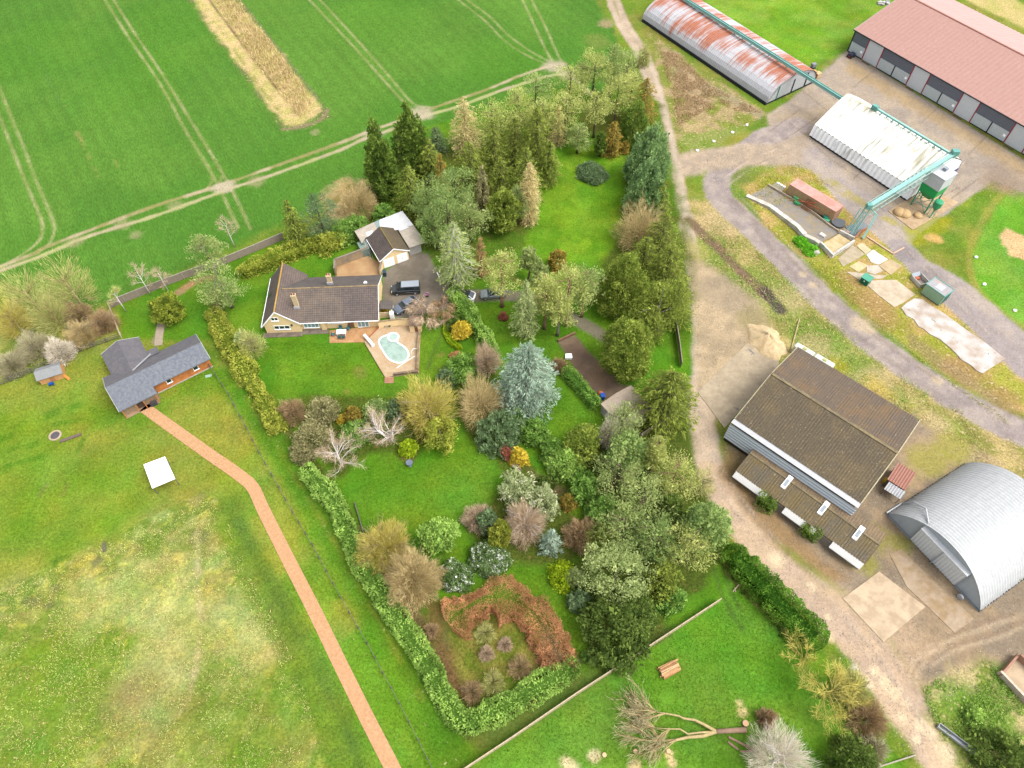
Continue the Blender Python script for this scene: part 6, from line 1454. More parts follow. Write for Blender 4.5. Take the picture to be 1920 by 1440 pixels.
def plant(kind, px, py, rp, H, label, cat='tree', group=None, name=None, z0=None, **k):
    SEED[0] += 1; r = np.random.default_rng(SEED[0]); py2 = py
    R = rp/SC(py); zb = z0 if z0 is not None else 0
    p = at(px, py, (zb+H)*.5 if kind != 'abs' else 0)
    o = empty(name or kind, (p.x,p.y,0), 0, label, cat, group); mb = MB(); lv = Leaves()
    q = k.get
    A = np.pi*R*R + np.pi*R*(H-zb)                        # crown surface, for the leaf count
    d = q('dens',1.0)
    if kind == 'pine_tree': R *= 1.22; H *= .86
    if kind in ('shrub','yew','cypress_tree','broadleaf_tree','golden_conifer'):
        f = PROF[q('prof','dome')]; rc = q('rc', max(.26,min(.75,R*.26))); ls = q('ls',.34)
        nl = q('nl',36); nc = int(d*A*2.6/(rc*rc*3.0))+26
        clumps(lv, r, R*.93, zb, H-rc*.4, f, nc, rc, nl, ls, q('asp',.6), q('up',.25), q('sy',1.0), q('shell',.5), q('lump',.13))
        trunk(mb, r, max(.5,zb+(H-zb)*.7), q('tr',.1+.02*H)); cr = lv.build('crown', LM[q('leaf','dark')], o, r)
    elif kind in ('spruce_tree','larch_tree','cedar_tree'):
        if kind == 'spruce_tree': R *= 1.15; H *= .9
        f = PROF[q('prof','fat' if kind == 'spruce_tree' else 'cone')]; lev = int(q('lev', (H-zb)*1.5)); 
        tiers(lv, mb, r, R, zb, H, f, lev, q('nb',11), q('ls',.5), q('droop',.3), int(q('dn',26)*d), q('asp',.26), q('lift',.0), q('wide',.3), .045, q('sparse',.05))
        trunk(mb, r, H, q('tr',.08+.016*H), q('lean',(0,0)), .99); cr = lv.build('crown', LM[q('leaf','spruce')], o, r)
    elif kind == 'pine_tree':
        f = PROF[q('prof','egg')]; rc = q('rc',max(.45,R*.30)); nc = int(d*A*2.0/(rc*rc*3))+10
        t = r.random(nc)
        clumps(lv, r, R*.9, zb, H-.3, f, nc, rc, q('nl',58), q('ls',.36), q('asp',.32), .5, q('sy',1.0), .7, .25, .6, .7)
        for j in range(q('nbr',12)):
            a = r.random()*6.28; z = zb*.8+(H-zb*.8)*r.random()*.9; ln = R*float(f(np.array([max(.05,(z-zb*.8)/(H-zb*.8))]))[0])*.85
            mb.tube([(q('lean',(0,0))[0]*(z/H)**1.5,q('lean',(0,0))[1]*(z/H)**1.5,z),(ln*.5*math.cos(a),ln*.5*math.sin(a),z+.35),(ln*math.cos(a),ln*math.sin(a),z+.6)],[.09,.06,.02],4)
        trunk(mb, r, H, q('tr',.1+.014*H), q('lean',(0,0)), .93); cr = lv.build('crown', LM[q('leaf','pinepale')], o, r)
    elif kind in ('bare_tree','birch_tree','weeping_tree','twiggy_shrub'):
        branchy(mb, lv, r, R, zb, H, q('n1',11), q('n2',7), int(q('ntw',22)*2.6*d), q('rad',.05+.011*H), q('tw',.9)*1.05, q('tww',.055)*.62, q('lean',(0,0)), q('upness',.85), q('fork',.28), q('multi',1), q('asym'), q('drop',0.), q('dome', kind in ('bare_tree','twiggy_shrub')))
        cr = lv.build('crown', TW[q('leaf','tan')], o, r)
    mb.build('trunk', bark[q('bark','dark')], o, smooth=True)
    return o
def hedge(label, pix, width, H, leaf, cat='hedge', zref=None, dens=1.0, ls=.3, lump=.12, name='hedge', group=None, up=.4, prof='round', lobe=0, core=True):
    """clipped or shaggy hedge along a line of pixels (middle of its top)"""
    SEED[0] += 1; r = np.random.default_rng(SEED[0])
    P = np.array(curve([at2(p, H*.75 if zref is None else zref) for p in pix], 6)); c0 = P.mean(0)
    o = empty(name, (c0[0],c0[1],0), 0, label, cat, group); P = P-c0
    seg = np.linalg.norm(np.diff(P,axis=0),axis=1); cum = np.concatenate([[0],np.cumsum(seg)]); Ln = cum[-1]
    n = int(dens*Ln*(width+2*H)*1.15*3.4/(ls*ls)); s = r.random(n)*(Ln+width*.7)-width*.35; sc_ = np.clip(s,0,Ln); ex = s-sc_
    i = np.clip(np.searchsorted(cum,sc_)-1,0,len(seg)-1); t = (sc_-cum[i])/seg[i]; B = P[i]+(P[i+1]-P[i])*t[:,None]; TV = unit(np.gradient(P, axis=0)); T_ = unit(TV[i]*(1-t[:,None])+TV[i+1]*t[:,None]); Nn = np.stack([-T_[:,1],T_[:,0]],-1)
    a = r.uniform(-.12,1.12,n)*np.pi; e = .62 if prof == 'round' else .4
    ca = np.sign(np.cos(a))*np.abs(np.cos(a))**e; sa = np.sign(np.sin(a))*np.abs(np.sin(a))**e
    lum = 1+.26*(vnoise(s, s*0, 2.6, SEED[0]+11)-.5)*2*(lump/.15)**.5+1.5*lump*(vnoise(s+i*.01, a*1.3, 1.0, SEED[0])-.5)*2+lump*.8*(vnoise(s*1.0, a*2.2, .45, SEED[0]+3)-.5)*2
    if lobe: lum = lum*(.93+.13*np.abs(np.cos(np.pi*s/lobe)))
    dep = 1-.25*r.random(n)**1.5; endf = np.sqrt(np.clip(1-(ex/(width*.36))**2,0,1))
    off = width/2*ca*lum*dep*endf; z = np.maximum(.05, H*(.12+.88*np.maximum(sa,-.1))*(lum*.5+.5)*dep*(.55+.45*endf))
    C = np.stack([B[:,0]+T_[:,0]*ex+Nn[:,0]*off, B[:,1]+T_[:,1]*ex+Nn[:,1]*off, z],-1)
    D = unit(np.stack([Nn[:,0]*ca,Nn[:,1]*ca,sa*.6+up],-1)+rdir(r,n)*1.0)
    lv = Leaves(); tn = vnoise(s, a*1.1, .8, SEED[0]+7)
    lv.add(C, D, ls*r.uniform(.6,1.5,n), ls*.55*r.uniform(.7,1.3,n), .6*np.clip(tn*1.3-.15,0,1)+.4*r.random(n))
    lv.build('foliage', LM[leaf], o, r)
    mb = MB(); w2 = width*.24
    for k in range(len(P)-1): mb.bar((*P[k],H*.27),(*P[k+1],H*.27),w2*2,H*.52)
    if core: mb.build('stems', LM[leaf], o)
    return o
leaf_core = mat('hedge_stems', alb(96,112,56,1.5), var=.3, scale=3)
exec_rows = []
G_W = 'conifers of the wood'
# --- tall cypresses left of the wood
plant('cypress_tree',711,300,27,17,'tall dark cypress at the left end of the wood, the narrower of the pair',group='tall dark cypresses',prof='fat',leaf='cypress',rc=.6,ls=.42,up=.9)
plant('cypress_tree',769,262,33,15,'tall dark cypress, the broader and farther of the pair',group='tall dark cypresses',prof='fat',leaf='cypress',rc=.65,ls=.42,up=.9)
plant('larch_tree',753,292,14,9,'thin grey conifer between the two tall dark cypresses',leaf='pinegrey',sparse=.3,bark='pine')
plant('spruce_tree',817,258,21,7,'dark grey green rounded pine on the field side of the wood',leaf='darkgrey',prof='fat',ls=.42)
# --- the wood: back rows
plant('larch_tree',872,235,34,13,'pale tan leafless larch at the field edge of the wood',leaf='tan',sparse=.15,asp=.12,ls=.6,bark='tan',prof='fat',lift=.1)
plant('pine_tree',922,215,30,13,'pale green pine beside the tan larch at the field track',leaf='pinepale',z0=3)
plant('pine_tree',972,195,27,14,'pale pine with an open crown, second from the track in the back row',leaf='pinepale',z0=4)
plant('pine_tree',1005,160,30,13,'grey green pine nearest the crossing of the field tracks',leaf='pinegrey',z0=4)
plant('pine_tree',1018,205,22,12,'slim pale pine in front of the grey green one at the crossing',leaf='pinepale',z0=4)
plant('pine_tree',1070,150,26,14,'pale yellow green pine standing over the end of the ruts',leaf='pinepale',z0=5)
plant('pine_tree',1062,195,28,13,'soft green pine in front of the ruts end',leaf='pinepale',z0=4)
plant('pine_tree',1117,115,26,14,'pine with a bare straight trunk above the grass gap',leaf='pinepale',z0=6)
plant('pine_tree',1095,130,14,11,'small grey pine left of the bare trunked pine',leaf='pinegrey',z0=5)
plant('pine_tree',1120,190,24,12,'pale pine right of the grass gap at the back lawn head',leaf='pinepale',z0=5)
plant('pine_tree',1150,112,24,14,'grey pine at the lane corner of the wood, second from the lane',leaf='pinegrey',z0=4)
plant('pine_tree',1178,120,27,14,'tall grey pine at the top corner of the wood by the lane',leaf='pinegrey',z0=4)
plant('pine_tree',1160,165,28,13,'wide pale pine below the lane corner',leaf='pinepale',z0=4)
plant('pine_tree',1186,158,22,12,'light green pine close behind the brown cypress',leaf='pinepale',z0=4)
plant('spruce_tree',1208,185,27,12,'olive brown cypress leaning over the lane',leaf='orangey',ls=.45,prof='fat')
plant('twiggy_shrub',1208,100,14,6,'thin bare bush on the lane side above the wood',cat='shrub',leaf='greenish',n1=8)
# --- wood: middle
plant('spruce_tree',1006,255,26,17,'tall dark pointed spruce in the middle of the wood',leaf='spruce',tr=.3)
plant('larch_tree',1047,235,22,9,'dead pinkish larch leaning beside the tall spruce',leaf='tan',sparse=.35,asp=.14,bark='tan')
plant('spruce_tree',1030,300,22,11,'olive spruce at the edge of the back lawn',leaf='olive')
plant('spruce_tree',965,262,30,13,'deep green spruce left of the tall pointed one',leaf='spruce')
plant('spruce_tree',985,320,34,13,'yellowish olive spruce overhanging the back lawn',leaf='olive')
plant('spruce_tree',925,280,30,12,'dark spruce in the heart of the wood',leaf='spruce')
plant('spruce_tree',880,300,32,11,'broad olive spruce in the heart of the wood',leaf='olive')
plant('spruce_tree',938,330,27,11,'middling olive spruce above the rounded olive yew',leaf='spruce')
plant('spruce_tree',806,295,25,11,'brownish olive spruce just right of the broad cypress',leaf='olive',prof='fat')
plant('larch_tree',827,325,20,9,'small orange brown larch with a pale stem',leaf='orangey',sparse=.2,bark='grey')
plant('spruce_tree',768,350,32,12,'olive orange fir at the near foot of the cypresses',leaf='olive',prof='fat')
plant('pine_tree',800,365,28,13,'grey green pine between the fir and the big lime topped pine',leaf='green',z0=2)
plant('pine_tree',852,345,30,13,'pine with a lime green top behind the garage',leaf='green',z0=2,dens=1.2)
plant('pine_tree',838,392,36,14,'big dense grey green pine overhanging the garage',leaf='green',z0=2,dens=1.2)
plant('pine_tree',815,420,22,10,'grey green pine touching the lean-to roof corner',leaf='green',z0=2)
plant('larch_tree',905,350,22,10,'grey brown open larch right of the lime topped pine',leaf='olivegrey',sparse=.3)
plant('pine_tree',880,400,26,12,'dull grey pine right of the garage, behind the deodar',leaf='pinegrey',z0=2)
plant('golden_conifer',944,392,33,9,'rounded olive yew tree with a smooth egg shape by the back lawn',prof='egg',leaf='olive',rc=.5,z0=.5,up=.7)
plant('larch_tree',993,362,20,14,'pinkish tan larch, tall and narrow, by the back lawn',leaf='tan',asp=.14,bark='tan',sparse=.1,prof='column')
plant('pine_tree',970,372,18,10,'thin green grey pine between the egg shaped yew and tan larch',leaf='pinegrey',z0=2)
plant('cedar_tree',853,472,40,15,'pale olive deodar on the drive island, trunk showing below',leaf='pinegrey',z0=1.5,prof='fat',bark='white',ls=.5)
plant('larch_tree',902,480,20,9,'reddish brown dead conifer beside the drive island deodar',leaf='brownish',sparse=.35,bark='red',asp=.18)
# --- middle pines around the drive
plant('pine_tree',940,500,30,15,'bright pale pine on the drive edge with a long pink trunk',leaf='pinepale',z0=4.5,bark='pine',tr=.3,prof='egg',dens=.9)
plant('pine_tree',992,480,14,9,'small bluish grey leaning pine on the back lawn edge',leaf='pinegrey',z0=3,lean=(1.2,.6))
plant('pine_tree',1025,540,26,15,'first of the tall pines in the clump by the drive, pale yellow green',leaf='pinepale',z0=5,bark='pine',dens=1.2)
plant('pine_tree',1068,530,36,16,'largest pine of the clump by the drive',leaf='pinepale',z0=5,bark='pine',dens=1.1)
plant('pine_tree',1012,510,12,13,'thinnest pine of the clump by the drive',leaf='pinegrey',z0=5,bark='pine')
plant('pine_tree',1098,525,24,14,'grey sided pine at the right of the clump by the drive',leaf='pinegrey',z0=4,bark='pine')
plant('pine_tree',1050,570,24,12,'lower pine in front of the clump by the drive',leaf='pinepale',z0=4,bark='grey')
plant('larch_tree',985,575,32,14,'feathery olive tan larch left of the pine clump',leaf='sage',prof='cone',sparse=.08,asp=.2,bark='grey',z0=1)
plant('shrub',1045,485,17,3.5,'orange and green bush on the back lawn behind the clump',cat='shrub',leaf='orangey')
plant('shrub',944,592,8,1.3,'small wine red bush on the lawn below the drive',cat='shrub',leaf='wine',ls=.2)
# --- back lawn right side
plant('cypress_tree',1127,268,13,5.5,'small dark pointed tree alone at the head of the back lawn',leaf='cypress',prof='egg',z0=1)
plant('yew',1110,322,29,1.7,'low dark mound bush in the middle of the back lawn head',cat='shrub',leaf='darkgrey',prof='dome',name='shrub',ls=.24,dens=2.2,rc=.4)
plant('spruce_tree',1150,255,17,9,'thin olive orange conifer at the head of the back lawn',leaf='orangey',sparse=.3,prof='column')
plant('pine_tree',1085,250,18,8,'faint grey green pine at the head of the back lawn, left of the dark tree',leaf='pinegrey',z0=1.5)
plant('shrub',1172,275,8,2.6,'small golden brown bush beside the blue green cypress bank',cat='shrub',leaf='orangey')
plant('cypress_tree',1190,228,30,10,'dark green cypress behind the big blue green one',leaf='cypress',prof='fat',up=.9)
plant('cypress_tree',1212,352,40,12,'near end of the blue green cypress bank along the lane',leaf='blue',prof='fat',rc=.8,ls=.45,up=1.0,sy=1.1)
plant('cypress_tree',1217,292,42,13,'far taller end of the blue green cypress bank along the lane',leaf='blue',prof='fat',rc=.8,ls=.45,up=1.0,sy=1.1)
plant('spruce_tree',1238,375,22,9,'olive conifer between the cypress bank and the bare tan tree',leaf='olive')
plant('bare_tree',1203,420,50,10,'big bare tan tree with upright twigs beside the lane',leaf='tan',bark='tan',n1=18,n2=8,ntw=22,upness=1.0)
plant('spruce_tree',1242,440,40,12,'dark olive spruce growing through the bare tan tree',leaf='spruce')
plant('spruce_tree',1252,500,42,13,'deep olive spruce with ragged tips over the lane',leaf='spruce',ls=.6)
plant('cypress_tree',1172,530,52,13,'large rounded olive green conifer at the foot of the back lawn',leaf='olive',prof='fat',rc=.7,up=.6)
plant('pine_tree',1240,560,46,14,'tall olive pine with a leaning white trunk by the lane',leaf='olive',z0=2.5,bark='grey',tr=.2,dens=1.2,nbr=4)
plant('spruce_tree',1208,475,34,10,'middle olive conifer behind the rounded one',leaf='olive')
plant('cypress_tree',1174,652,49,12,'big egg shaped yellow olive conifer beside the tarmac strip',leaf='olive',prof='egg',rc=.65,up=.6,dens=1.1)
plant('spruce_tree',1268,560,34,11,'ragged olive spruce at the lane edge beside the tall olive pine',leaf='spruce',ls=.55)
plant('spruce_tree',1222,600,26,9,'low olive spruce under the tall olive pine',leaf='spruce')
plant('spruce_tree',1252,738,56,14,'very wide dark spruce with jutting branches right of the beige garage',leaf='spruce',prof='fat',ls=.65,droop=.2,nb=14)
# --- centre
plant('cedar_tree',988,705,58,14,'great silver blue cedar in the centre of the garden',leaf='cedar',prof='round',ls=.5,nb=15,droop=.2,lift=.1,dn=40,bark='grey',lev=24)
hedge('dark green hedge with bright tips along the tarmac strip',[(1063,693),(1085,715),(1105,740),(1117,752)],2.2,1.9,'laurel')
plant('twiggy_shrub',1048,683,17,2.2,'brown red twiggy bush at the corner of the tarmac strip',cat='shrub',leaf='brown',n1=10,tw=.5)
# --- left boundary and house garden
hedge('shaggy yellow green hedge from the cabin down to the grey shrubs',[(400,585),(418,622),(440,660),(462,700),(488,742),(512,780)],3.4,2.3,'hedgeyel',lump=.18,ls=.34)
hedge('yellow olive hedge along the top of the garden beside the fence',[(452,502),(490,488),(540,470),(590,452),(640,440)],3.2,2.4,'hedgeyel',lump=.2,ls=.34)
plant('pine_tree',408,520,32,13,'tall loose grey green pine over the top end of the yellow hedge',leaf='pinegrey',z0=2,bark='grey',dens=1.1,sy=.8)
plant('pine_tree',382,462,24,11,'grey green pine standing in the fence line behind the hedge end',leaf='pinegrey',z0=3,bark='grey')
plant('bare_tree',468,640,27,6,'pruned bare tree with grey green ivy by the house gable',leaf='greenish',bark='grey',n1=9,tw=.6)
plant('shrub',455,636,18,3.4,'grey green ivy bush under the pruned bare tree',cat='shrub',leaf='sage',ls=.26)
plant('spruce_tree',547,412,27,12,'yellow olive cypress behind the house hedge',leaf='olive',prof='cone')
plant('pine_tree',596,395,26,11,'dark grey green pine beside the yellow olive cypress',leaf='darkgrey',z0=.5)
plant('twiggy_shrub',672,372,40,6,'wide tan pink bare thicket behind the garage',cat='shrub',leaf='tan',bark='tan',n1=20,n2=9,tw=.7,ntw=22,upness=.7)
plant('shrub',640,432,30,3.2,'bright yellow green laurel left of the lean-to',cat='shrub',leaf='laurel')
plant('shrub',668,420,22,3.0,'laurel bush touching the lean-to corner',cat='shrub',leaf='laurel')
plant('shrub',720,400,20,3.6,'green bush at the back corner of the white lean-to roof',cat='shrub',leaf='laurel')
plant('shrub',614,452,26,3.0,'olive bush between the long hedge and the laurels',cat='shrub',leaf='hedgeyel')
plant('yew',311,578,32,4.2,'round bushy tree, orange topped, at the end of the paved path',leaf='cygold',prof='ball',z0=.4,rc=.55,up=.5,name='bushy_tree')
plant('shrub',722,578,13,1.4,'golden bush at the house corner beside the porch',cat='shrub',leaf='gold',ls=.22)
plant('weeping_tree',792,585,33,5.5,'weeping reddish brown tree by the blue car',leaf='pink',bark='red',n1=12,upness=.5,drop=.7,tw=1.0,dens=.6)
plant('weeping_tree',830,575,24,6,'second weeping brown tree, next to the green conifer hedge',leaf='brown',bark='red',n1=12,upness=.4,drop=.9,tw=1.1,dens=.6)
hedge('light green conifer hedge running from the drive to the blue cedar',[(851,542),(872,577),(895,607),(922,640)],2.6,3.0,'hedge',lump=.2)
hedge('thin clipped lime hedge in a crescent round the yellow shrub',[(838,600),(836,618),(845,637),(862,651)],1.0,.9,'lime',ls=.2)
plant('shrub',866,618,17,3.2,'yellow flowering shrub inside the lime crescent',cat='shrub',leaf='gold',prof='egg')
plant('shrub',850,607,15,2.2,'dark green shrub behind the lime crescent',cat='shrub',leaf='dark')
plant('shrub',853,668,12,1.1,'rust coloured heather mound on the lawn',cat='shrub',leaf='rust',ls=.18)
plant('shrub',866,688,33,3.6,'glossy dark holly mass below the rust mound',cat='shrub',leaf='laurel')
plant('shrub',838,706,20,2.8,'bluish green shrub at the foot of the pool lawn',cat='shrub',leaf='darkgrey')
plant('bare_tree',912,668,28,6,'greyish brown leafless tree between holly and blue cedar',leaf='pink',bark='grey',n1=13,tw=.7)
plant('bare_tree',800,752,58,10,'large yellow twigged tree in the middle of the garden',leaf='yellow',bark='tan',n1=20,n2=8,ntw=22,upness=.75,tww=.07)
plant('broadleaf_tree',825,810,34,6,'lime leaved young tree hanging below the yellow twigged tree',leaf='hedgeyel',prof='egg',z0=1.0,dens=.6,bark='grey')
plant('bare_tree',900,745,48,9,'big tan bare tree with spreading twigs right of the yellow one',leaf='tan',bark='tan',n1=17,n2=8,ntw=20,upness=.65)
plant('yew',937,803,47,5,'large smooth grey green dome beside the round lawn',leaf='darkgrey',prof='dome',rc=.55,ls=.28,name='shrub',cat='shrub')
plant('birch_tree',728,800,36,8,'white stemmed birch with forked trunks at the edge of the round lawn',leaf='pink',bark='white',n1=8,n2=6,ntw=16,multi=3,asym=(-.35,.2),rad=.2,tww=.035,dens=.42)
plant('birch_tree',632,850,42,8,'white birch with fine pinkish twigs, the left one of two',leaf='pink',bark='white',n1=16,n2=8,ntw=18,rad=.17,tww=.035,dens=.36)
plant('shrub',665,812,28,3.6,'bright green laurel between the birches',cat='shrub',leaf='laurel')
plant('shrub',662,777,15,3.2,'orange brown bush on the bed edge above the laurel',cat='shrub',leaf='orangey',prof='egg')
plant('shrub',640,785,8,1.2,'small orange yellow flower clump beside the orange brown bush',cat='shrub',leaf='gold',ls=.2)
plant('shrub',708,770,26,3.4,'grey green shrub above the white birch',cat='shrub',leaf='green')
plant('shrub',745,765,22,3.2,'bluish shrub under the yellow twigged tree',cat='shrub',leaf='darkgrey')
plant('shrub',605,770,28,5.2,'grey brown evergreen, tallest of the group by the yellow hedge',cat='shrub',leaf='olivegrey',prof='egg',ls=.26)
plant('twiggy_shrub',545,768,28,4.2,'dull brown twiggy shrub at the end of the yellow hedge',cat='shrub',leaf='brown',n1=16,n2=7,tw=.5)
plant('shrub',585,815,33,4.8,'large grey olive evergreen on the left of the birch',cat='shrub',leaf='olivegrey',ls=.26)
plant('shrub',565,845,22,3.6,'lower grey olive evergreen against the long hedge',cat='shrub',leaf='olivegrey',ls=.26)
plant('shrub',518,790,20,2.6,'yellow green bush where the yellow hedge ends',cat='shrub',leaf='hedgeyel')
plant('shrub',765,838,16,2.0,'low green bush at the birch foot',cat='shrub',leaf='lime')
# --- laurel row
for i,(x,y,rp,h,lb) in enumerate([(963,772,20,3.0,'first laurel of the diagonal row, next to the grey green dome'),(1003,808,27,3.6,'second laurel of the diagonal row, above the yellow shrub'),(1035,842,22,3.4,'third laurel of the diagonal row, right of the yellow shrub'),(1060,868,33,4.6,'tall bluish laurel, fourth in the diagonal row'),(1094,912,29,4.4,'fifth laurel of the diagonal row, half behind the last'),(1133,958,35,4.6,'last and largest laurel at the low end of the diagonal row')]):
    plant('shrub',x,y,rp,h,lb,cat='shrub',group='diagonal row of laurels',leaf='laurel' if i not in (3,) else 'hedge',ls=.36,rc=.55,name='laurel_bush')
plant('shrub',973,855,16,2.8,'golden yellow forsythia at the lawn edge under the laurels',cat='shrub',leaf='gold')
plant('shrub',950,845,14,2.0,'brown red bush behind the golden forsythia',cat='shrub',leaf='wine')
plant('yew',1022,905,17,1.6,'dark clipped round bush in the brown bed',cat='shrub',leaf='dark',name='shrub',ls=.2)
plant('shrub',1066,940,14,2.6,'orange brown bush between the white blossom and the laurels',cat='shrub',leaf='orangey')
# --- right middle wood
plant('broadleaf_tree',1093,830,36,7,'rounded olive tree on the lawn below the beige garage',leaf='olive',prof='egg',z0=.5)
plant('bare_tree',1144,808,22,7,'pinkish white bare tree in front of the beige garage',leaf='white',bark='grey',n1=12,tw=.6)
plant('pine_tree',1167,788,34,9,'pale silver green pine covering the beige garage corner',leaf='sage',z0=1.5)
plant('broadleaf_tree',1178,845,36,9,'dark green tree below the garage end wall',leaf='green',prof='egg',z0=1)
plant('pine_tree',1160,885,38,10,'olive grey pine left of the thin pale pines',leaf='pinegrey',z0=1)
plant('pine_tree',1233,840,18,11,'thin pale pine by the short lane wall',leaf='pinepale',z0=3,bark='pine')
plant('pine_tree',1268,885,36,11,'pale lime pine beside the lane',leaf='pinepale',z0=2,bark='pine',dens=1.2)
plant('twiggy_shrub',1320,900,26,7,'very pale thin tree overhanging the lane',cat='tree',leaf='greenish',bark='grey',n1=9,n2=5,ntw=12,name='bare_tree')
plant('pine_tree',1205,935,46,12,'wide grey green pine with pale twigs in the lower wood',leaf='pinegrey',z0=2,dens=1.2)
plant('pine_tree',1170,985,40,11,'grey green pine above the pale willow',leaf='pinegrey',z0=1.5)
plant('pine_tree',1225,1000,40,11,'olive grey pine with a broad top in the lower wood',leaf='green',z0=1.5)
plant('broadleaf_tree',1325,985,42,10,'dense grey green tree at the lane edge above the dark hedge',leaf='green',prof='egg',z0=1,dens=1.1)
plant('pine_tree',1293,1020,38,10,'pale yellow pine in front of the dense grey green tree',leaf='pinepale',z0=2,dens=1.1)
plant('broadleaf_tree',1255,960,26,8,'dark small tree between the pines of the lower wood',leaf='dark',prof='egg')
plant('broadleaf_tree',1130,1010,34,5,'mid green bush mass under the pines',leaf='spruce',prof='dome')
# --- lower middle
plant('broadleaf_tree',975,918,38,5.5,'white blossom tree next to the pinkish bare tree',leaf='white',prof='egg',z0=.8,dens=.8)
plant('broadleaf_tree',1018,940,30,5,'white flecked shrub right of the blossom tree',leaf='white',prof='egg',dens=.8)
plant('bare_tree',983,975,40,7.5,'pinkish bare tree in the middle of the lower bed',leaf='pink',bark='white',n1=16,n2=8)
plant('twiggy_shrub',895,968,30,4,'tan brown twiggy shrub at the left of the lower bed',cat='shrub',leaf='pink',n1=16,tw=.6)
plant('shrub',912,975,20,4,'dark grey shrub behind the golden conifer',cat='shrub',leaf='darkgrey')
plant('golden_conifer',938,1000,23,5.5,'golden green egg shaped conifer',leaf='hedgeyel',prof='egg',rc=.35,up=.9,ls=.26)
plant('shrub',918,1045,36,2.8,'rhododendron with white flowers, the larger of two',cat='shrub',group='white flowered rhododendrons',leaf='flower',ls=.24,dens=2,rc=.38,name='rhododendron')
plant('shrub',853,1078,31,2.6,'rhododendron with few white flowers next to the tan willow',cat='shrub',group='white flowered rhododendrons',leaf='flower',ls=.24,dens=2,rc=.38,name='rhododendron')
plant('cedar_tree',1033,1012,27,6.5,'small silver blue spruce in the lower bed',leaf='cedar',prof='cone',ls=.4,nb=11,bark='grey')
plant('twiggy_shrub',1092,998,36,5,'dome of tan and brown twigs beside the small blue spruce',cat='shrub',leaf='brown',n1=20,n2=8,tw=.6,ntw=24)
plant('shrub',1053,1076,27,2.2,'lime green low conifer mound',cat='shrub',leaf='lime',ls=.24)
plant('shrub',1080,1082,18,2.6,'grey twiggy bush between lime mound and the pale tree',cat='shrub',leaf='sage',ls=.22)
plant('broadleaf_tree',823,1000,34,6,'bright green tree with a leaning trunk above the rhododendron',leaf='hedge',prof='egg',z0=1.0,dens=1.0,bark='grey')
plant('twiggy_shrub',720,1022,56,6.5,'big yellow tan willow thicket against the long hedge',cat='shrub',leaf='yellow',bark='tan',n1=34,n2=9,ntw=26,tw=.7,upness=1.0)
plant('twiggy_shrub',772,1080,60,7,'pale tan willow thicket, nearer the camera than the yellow one',cat='shrub',leaf='tan',bark='tan',n1=34,n2=9,ntw=26,tw=.7,upness=1.0)
plant('broadleaf_tree',1158,1070,62,8.5,'large pale sage green tree with a billowing crown',leaf='sage',prof='egg',z0=3,rc=.8,ls=.26,dens=1.1,bark='grey')
plant('yew',1160,1168,78,7.5,'massive dark green yew above the bottom fence',leaf='dark',prof='fat',rc=.75,ls=.4,up=.1,name='yew_tree',cat='tree')
plant('broadleaf_tree',1240,1085,36,6,'dark olive tree right of the sage green one',leaf='spruce',prof='egg')
plant('shrub',1258,1120,28,3,'mid green laurel behind the bottom fence',cat='shrub',leaf='laurel')
plant('shrub',1086,1125,20,3.2,'bluish dark laurel left of the massive yew',cat='shrub',leaf='darkgrey')
plant('shrub',1100,1230,9,1.2,'small bright green bush at the foot of the yew',cat='shrub',leaf='laurel')
# --- beech arc
hedge('curved coppery beech hedge with dead leaves',[(862,1150),(895,1128),(935,1118),(975,1130),(1005,1155),(1028,1190),(1045,1225)],5.2,2.2,'rust',lump=.22,ls=.17,dens=1.3,core=False)
hv = [(862,1155),(880,1140),(905,1140),(945,1150),(985,1150),(1008,1130),(1015,1165),(1022,1195)]
for i,(x,y,rp,h,lf,lb) in enumerate([(910,1185,22,2.2,'greenish','yellow green twiggy bush inside the beech curve, nearest the hedge'),(912,1224,16,1.8,'pink','pinkish bare bush below the yellow green one'),(947,1207,15,1.5,'pink','small pink flowering bush inside the beech curve'),(975,1250,26,2.2,'brown','purple brown bare bush at the right of the enclosure'),(925,1278,25,2.0,'greenish','olive bare bush near the hedge corner'),(885,1295,24,2.0,'brown','brown bare bush at the hedge corner'),(1035,1235,22,1.6,'brown','brown dead bush at the end of the beech curve'),(808,1180,15,2.0,'brown','brown bare bush against the long hedge')]):
    plant('twiggy_shrub',x,y,rp,h,lb,cat='shrub',leaf=lf,n1=11,n2=6,tw=.4,ntw=16,tww=.04)
# --- long conifer hedge
hedge('long bright green conifer hedge turning a corner at the bottom of the garden',[(575,880),(606,915),(632,950),(652,1000),(678,1050),(715,1110),(758,1175),(798,1238),(832,1300),(868,1352),(905,1342),(950,1320),(1005,1288),(1045,1266),(1072,1250)],3.1,2.4,'hedge',lump=.13,ls=.32)
hedge('dark green laurel hedge between the bottom lawn and the lane',[(1378,1035),(1410,1068),(1445,1105),(1480,1142),(1510,1175),(1530,1195)],4.0,3.0,'yewhedge',lump=.14,ls=.27,lobe=1.9,dens=1.35)
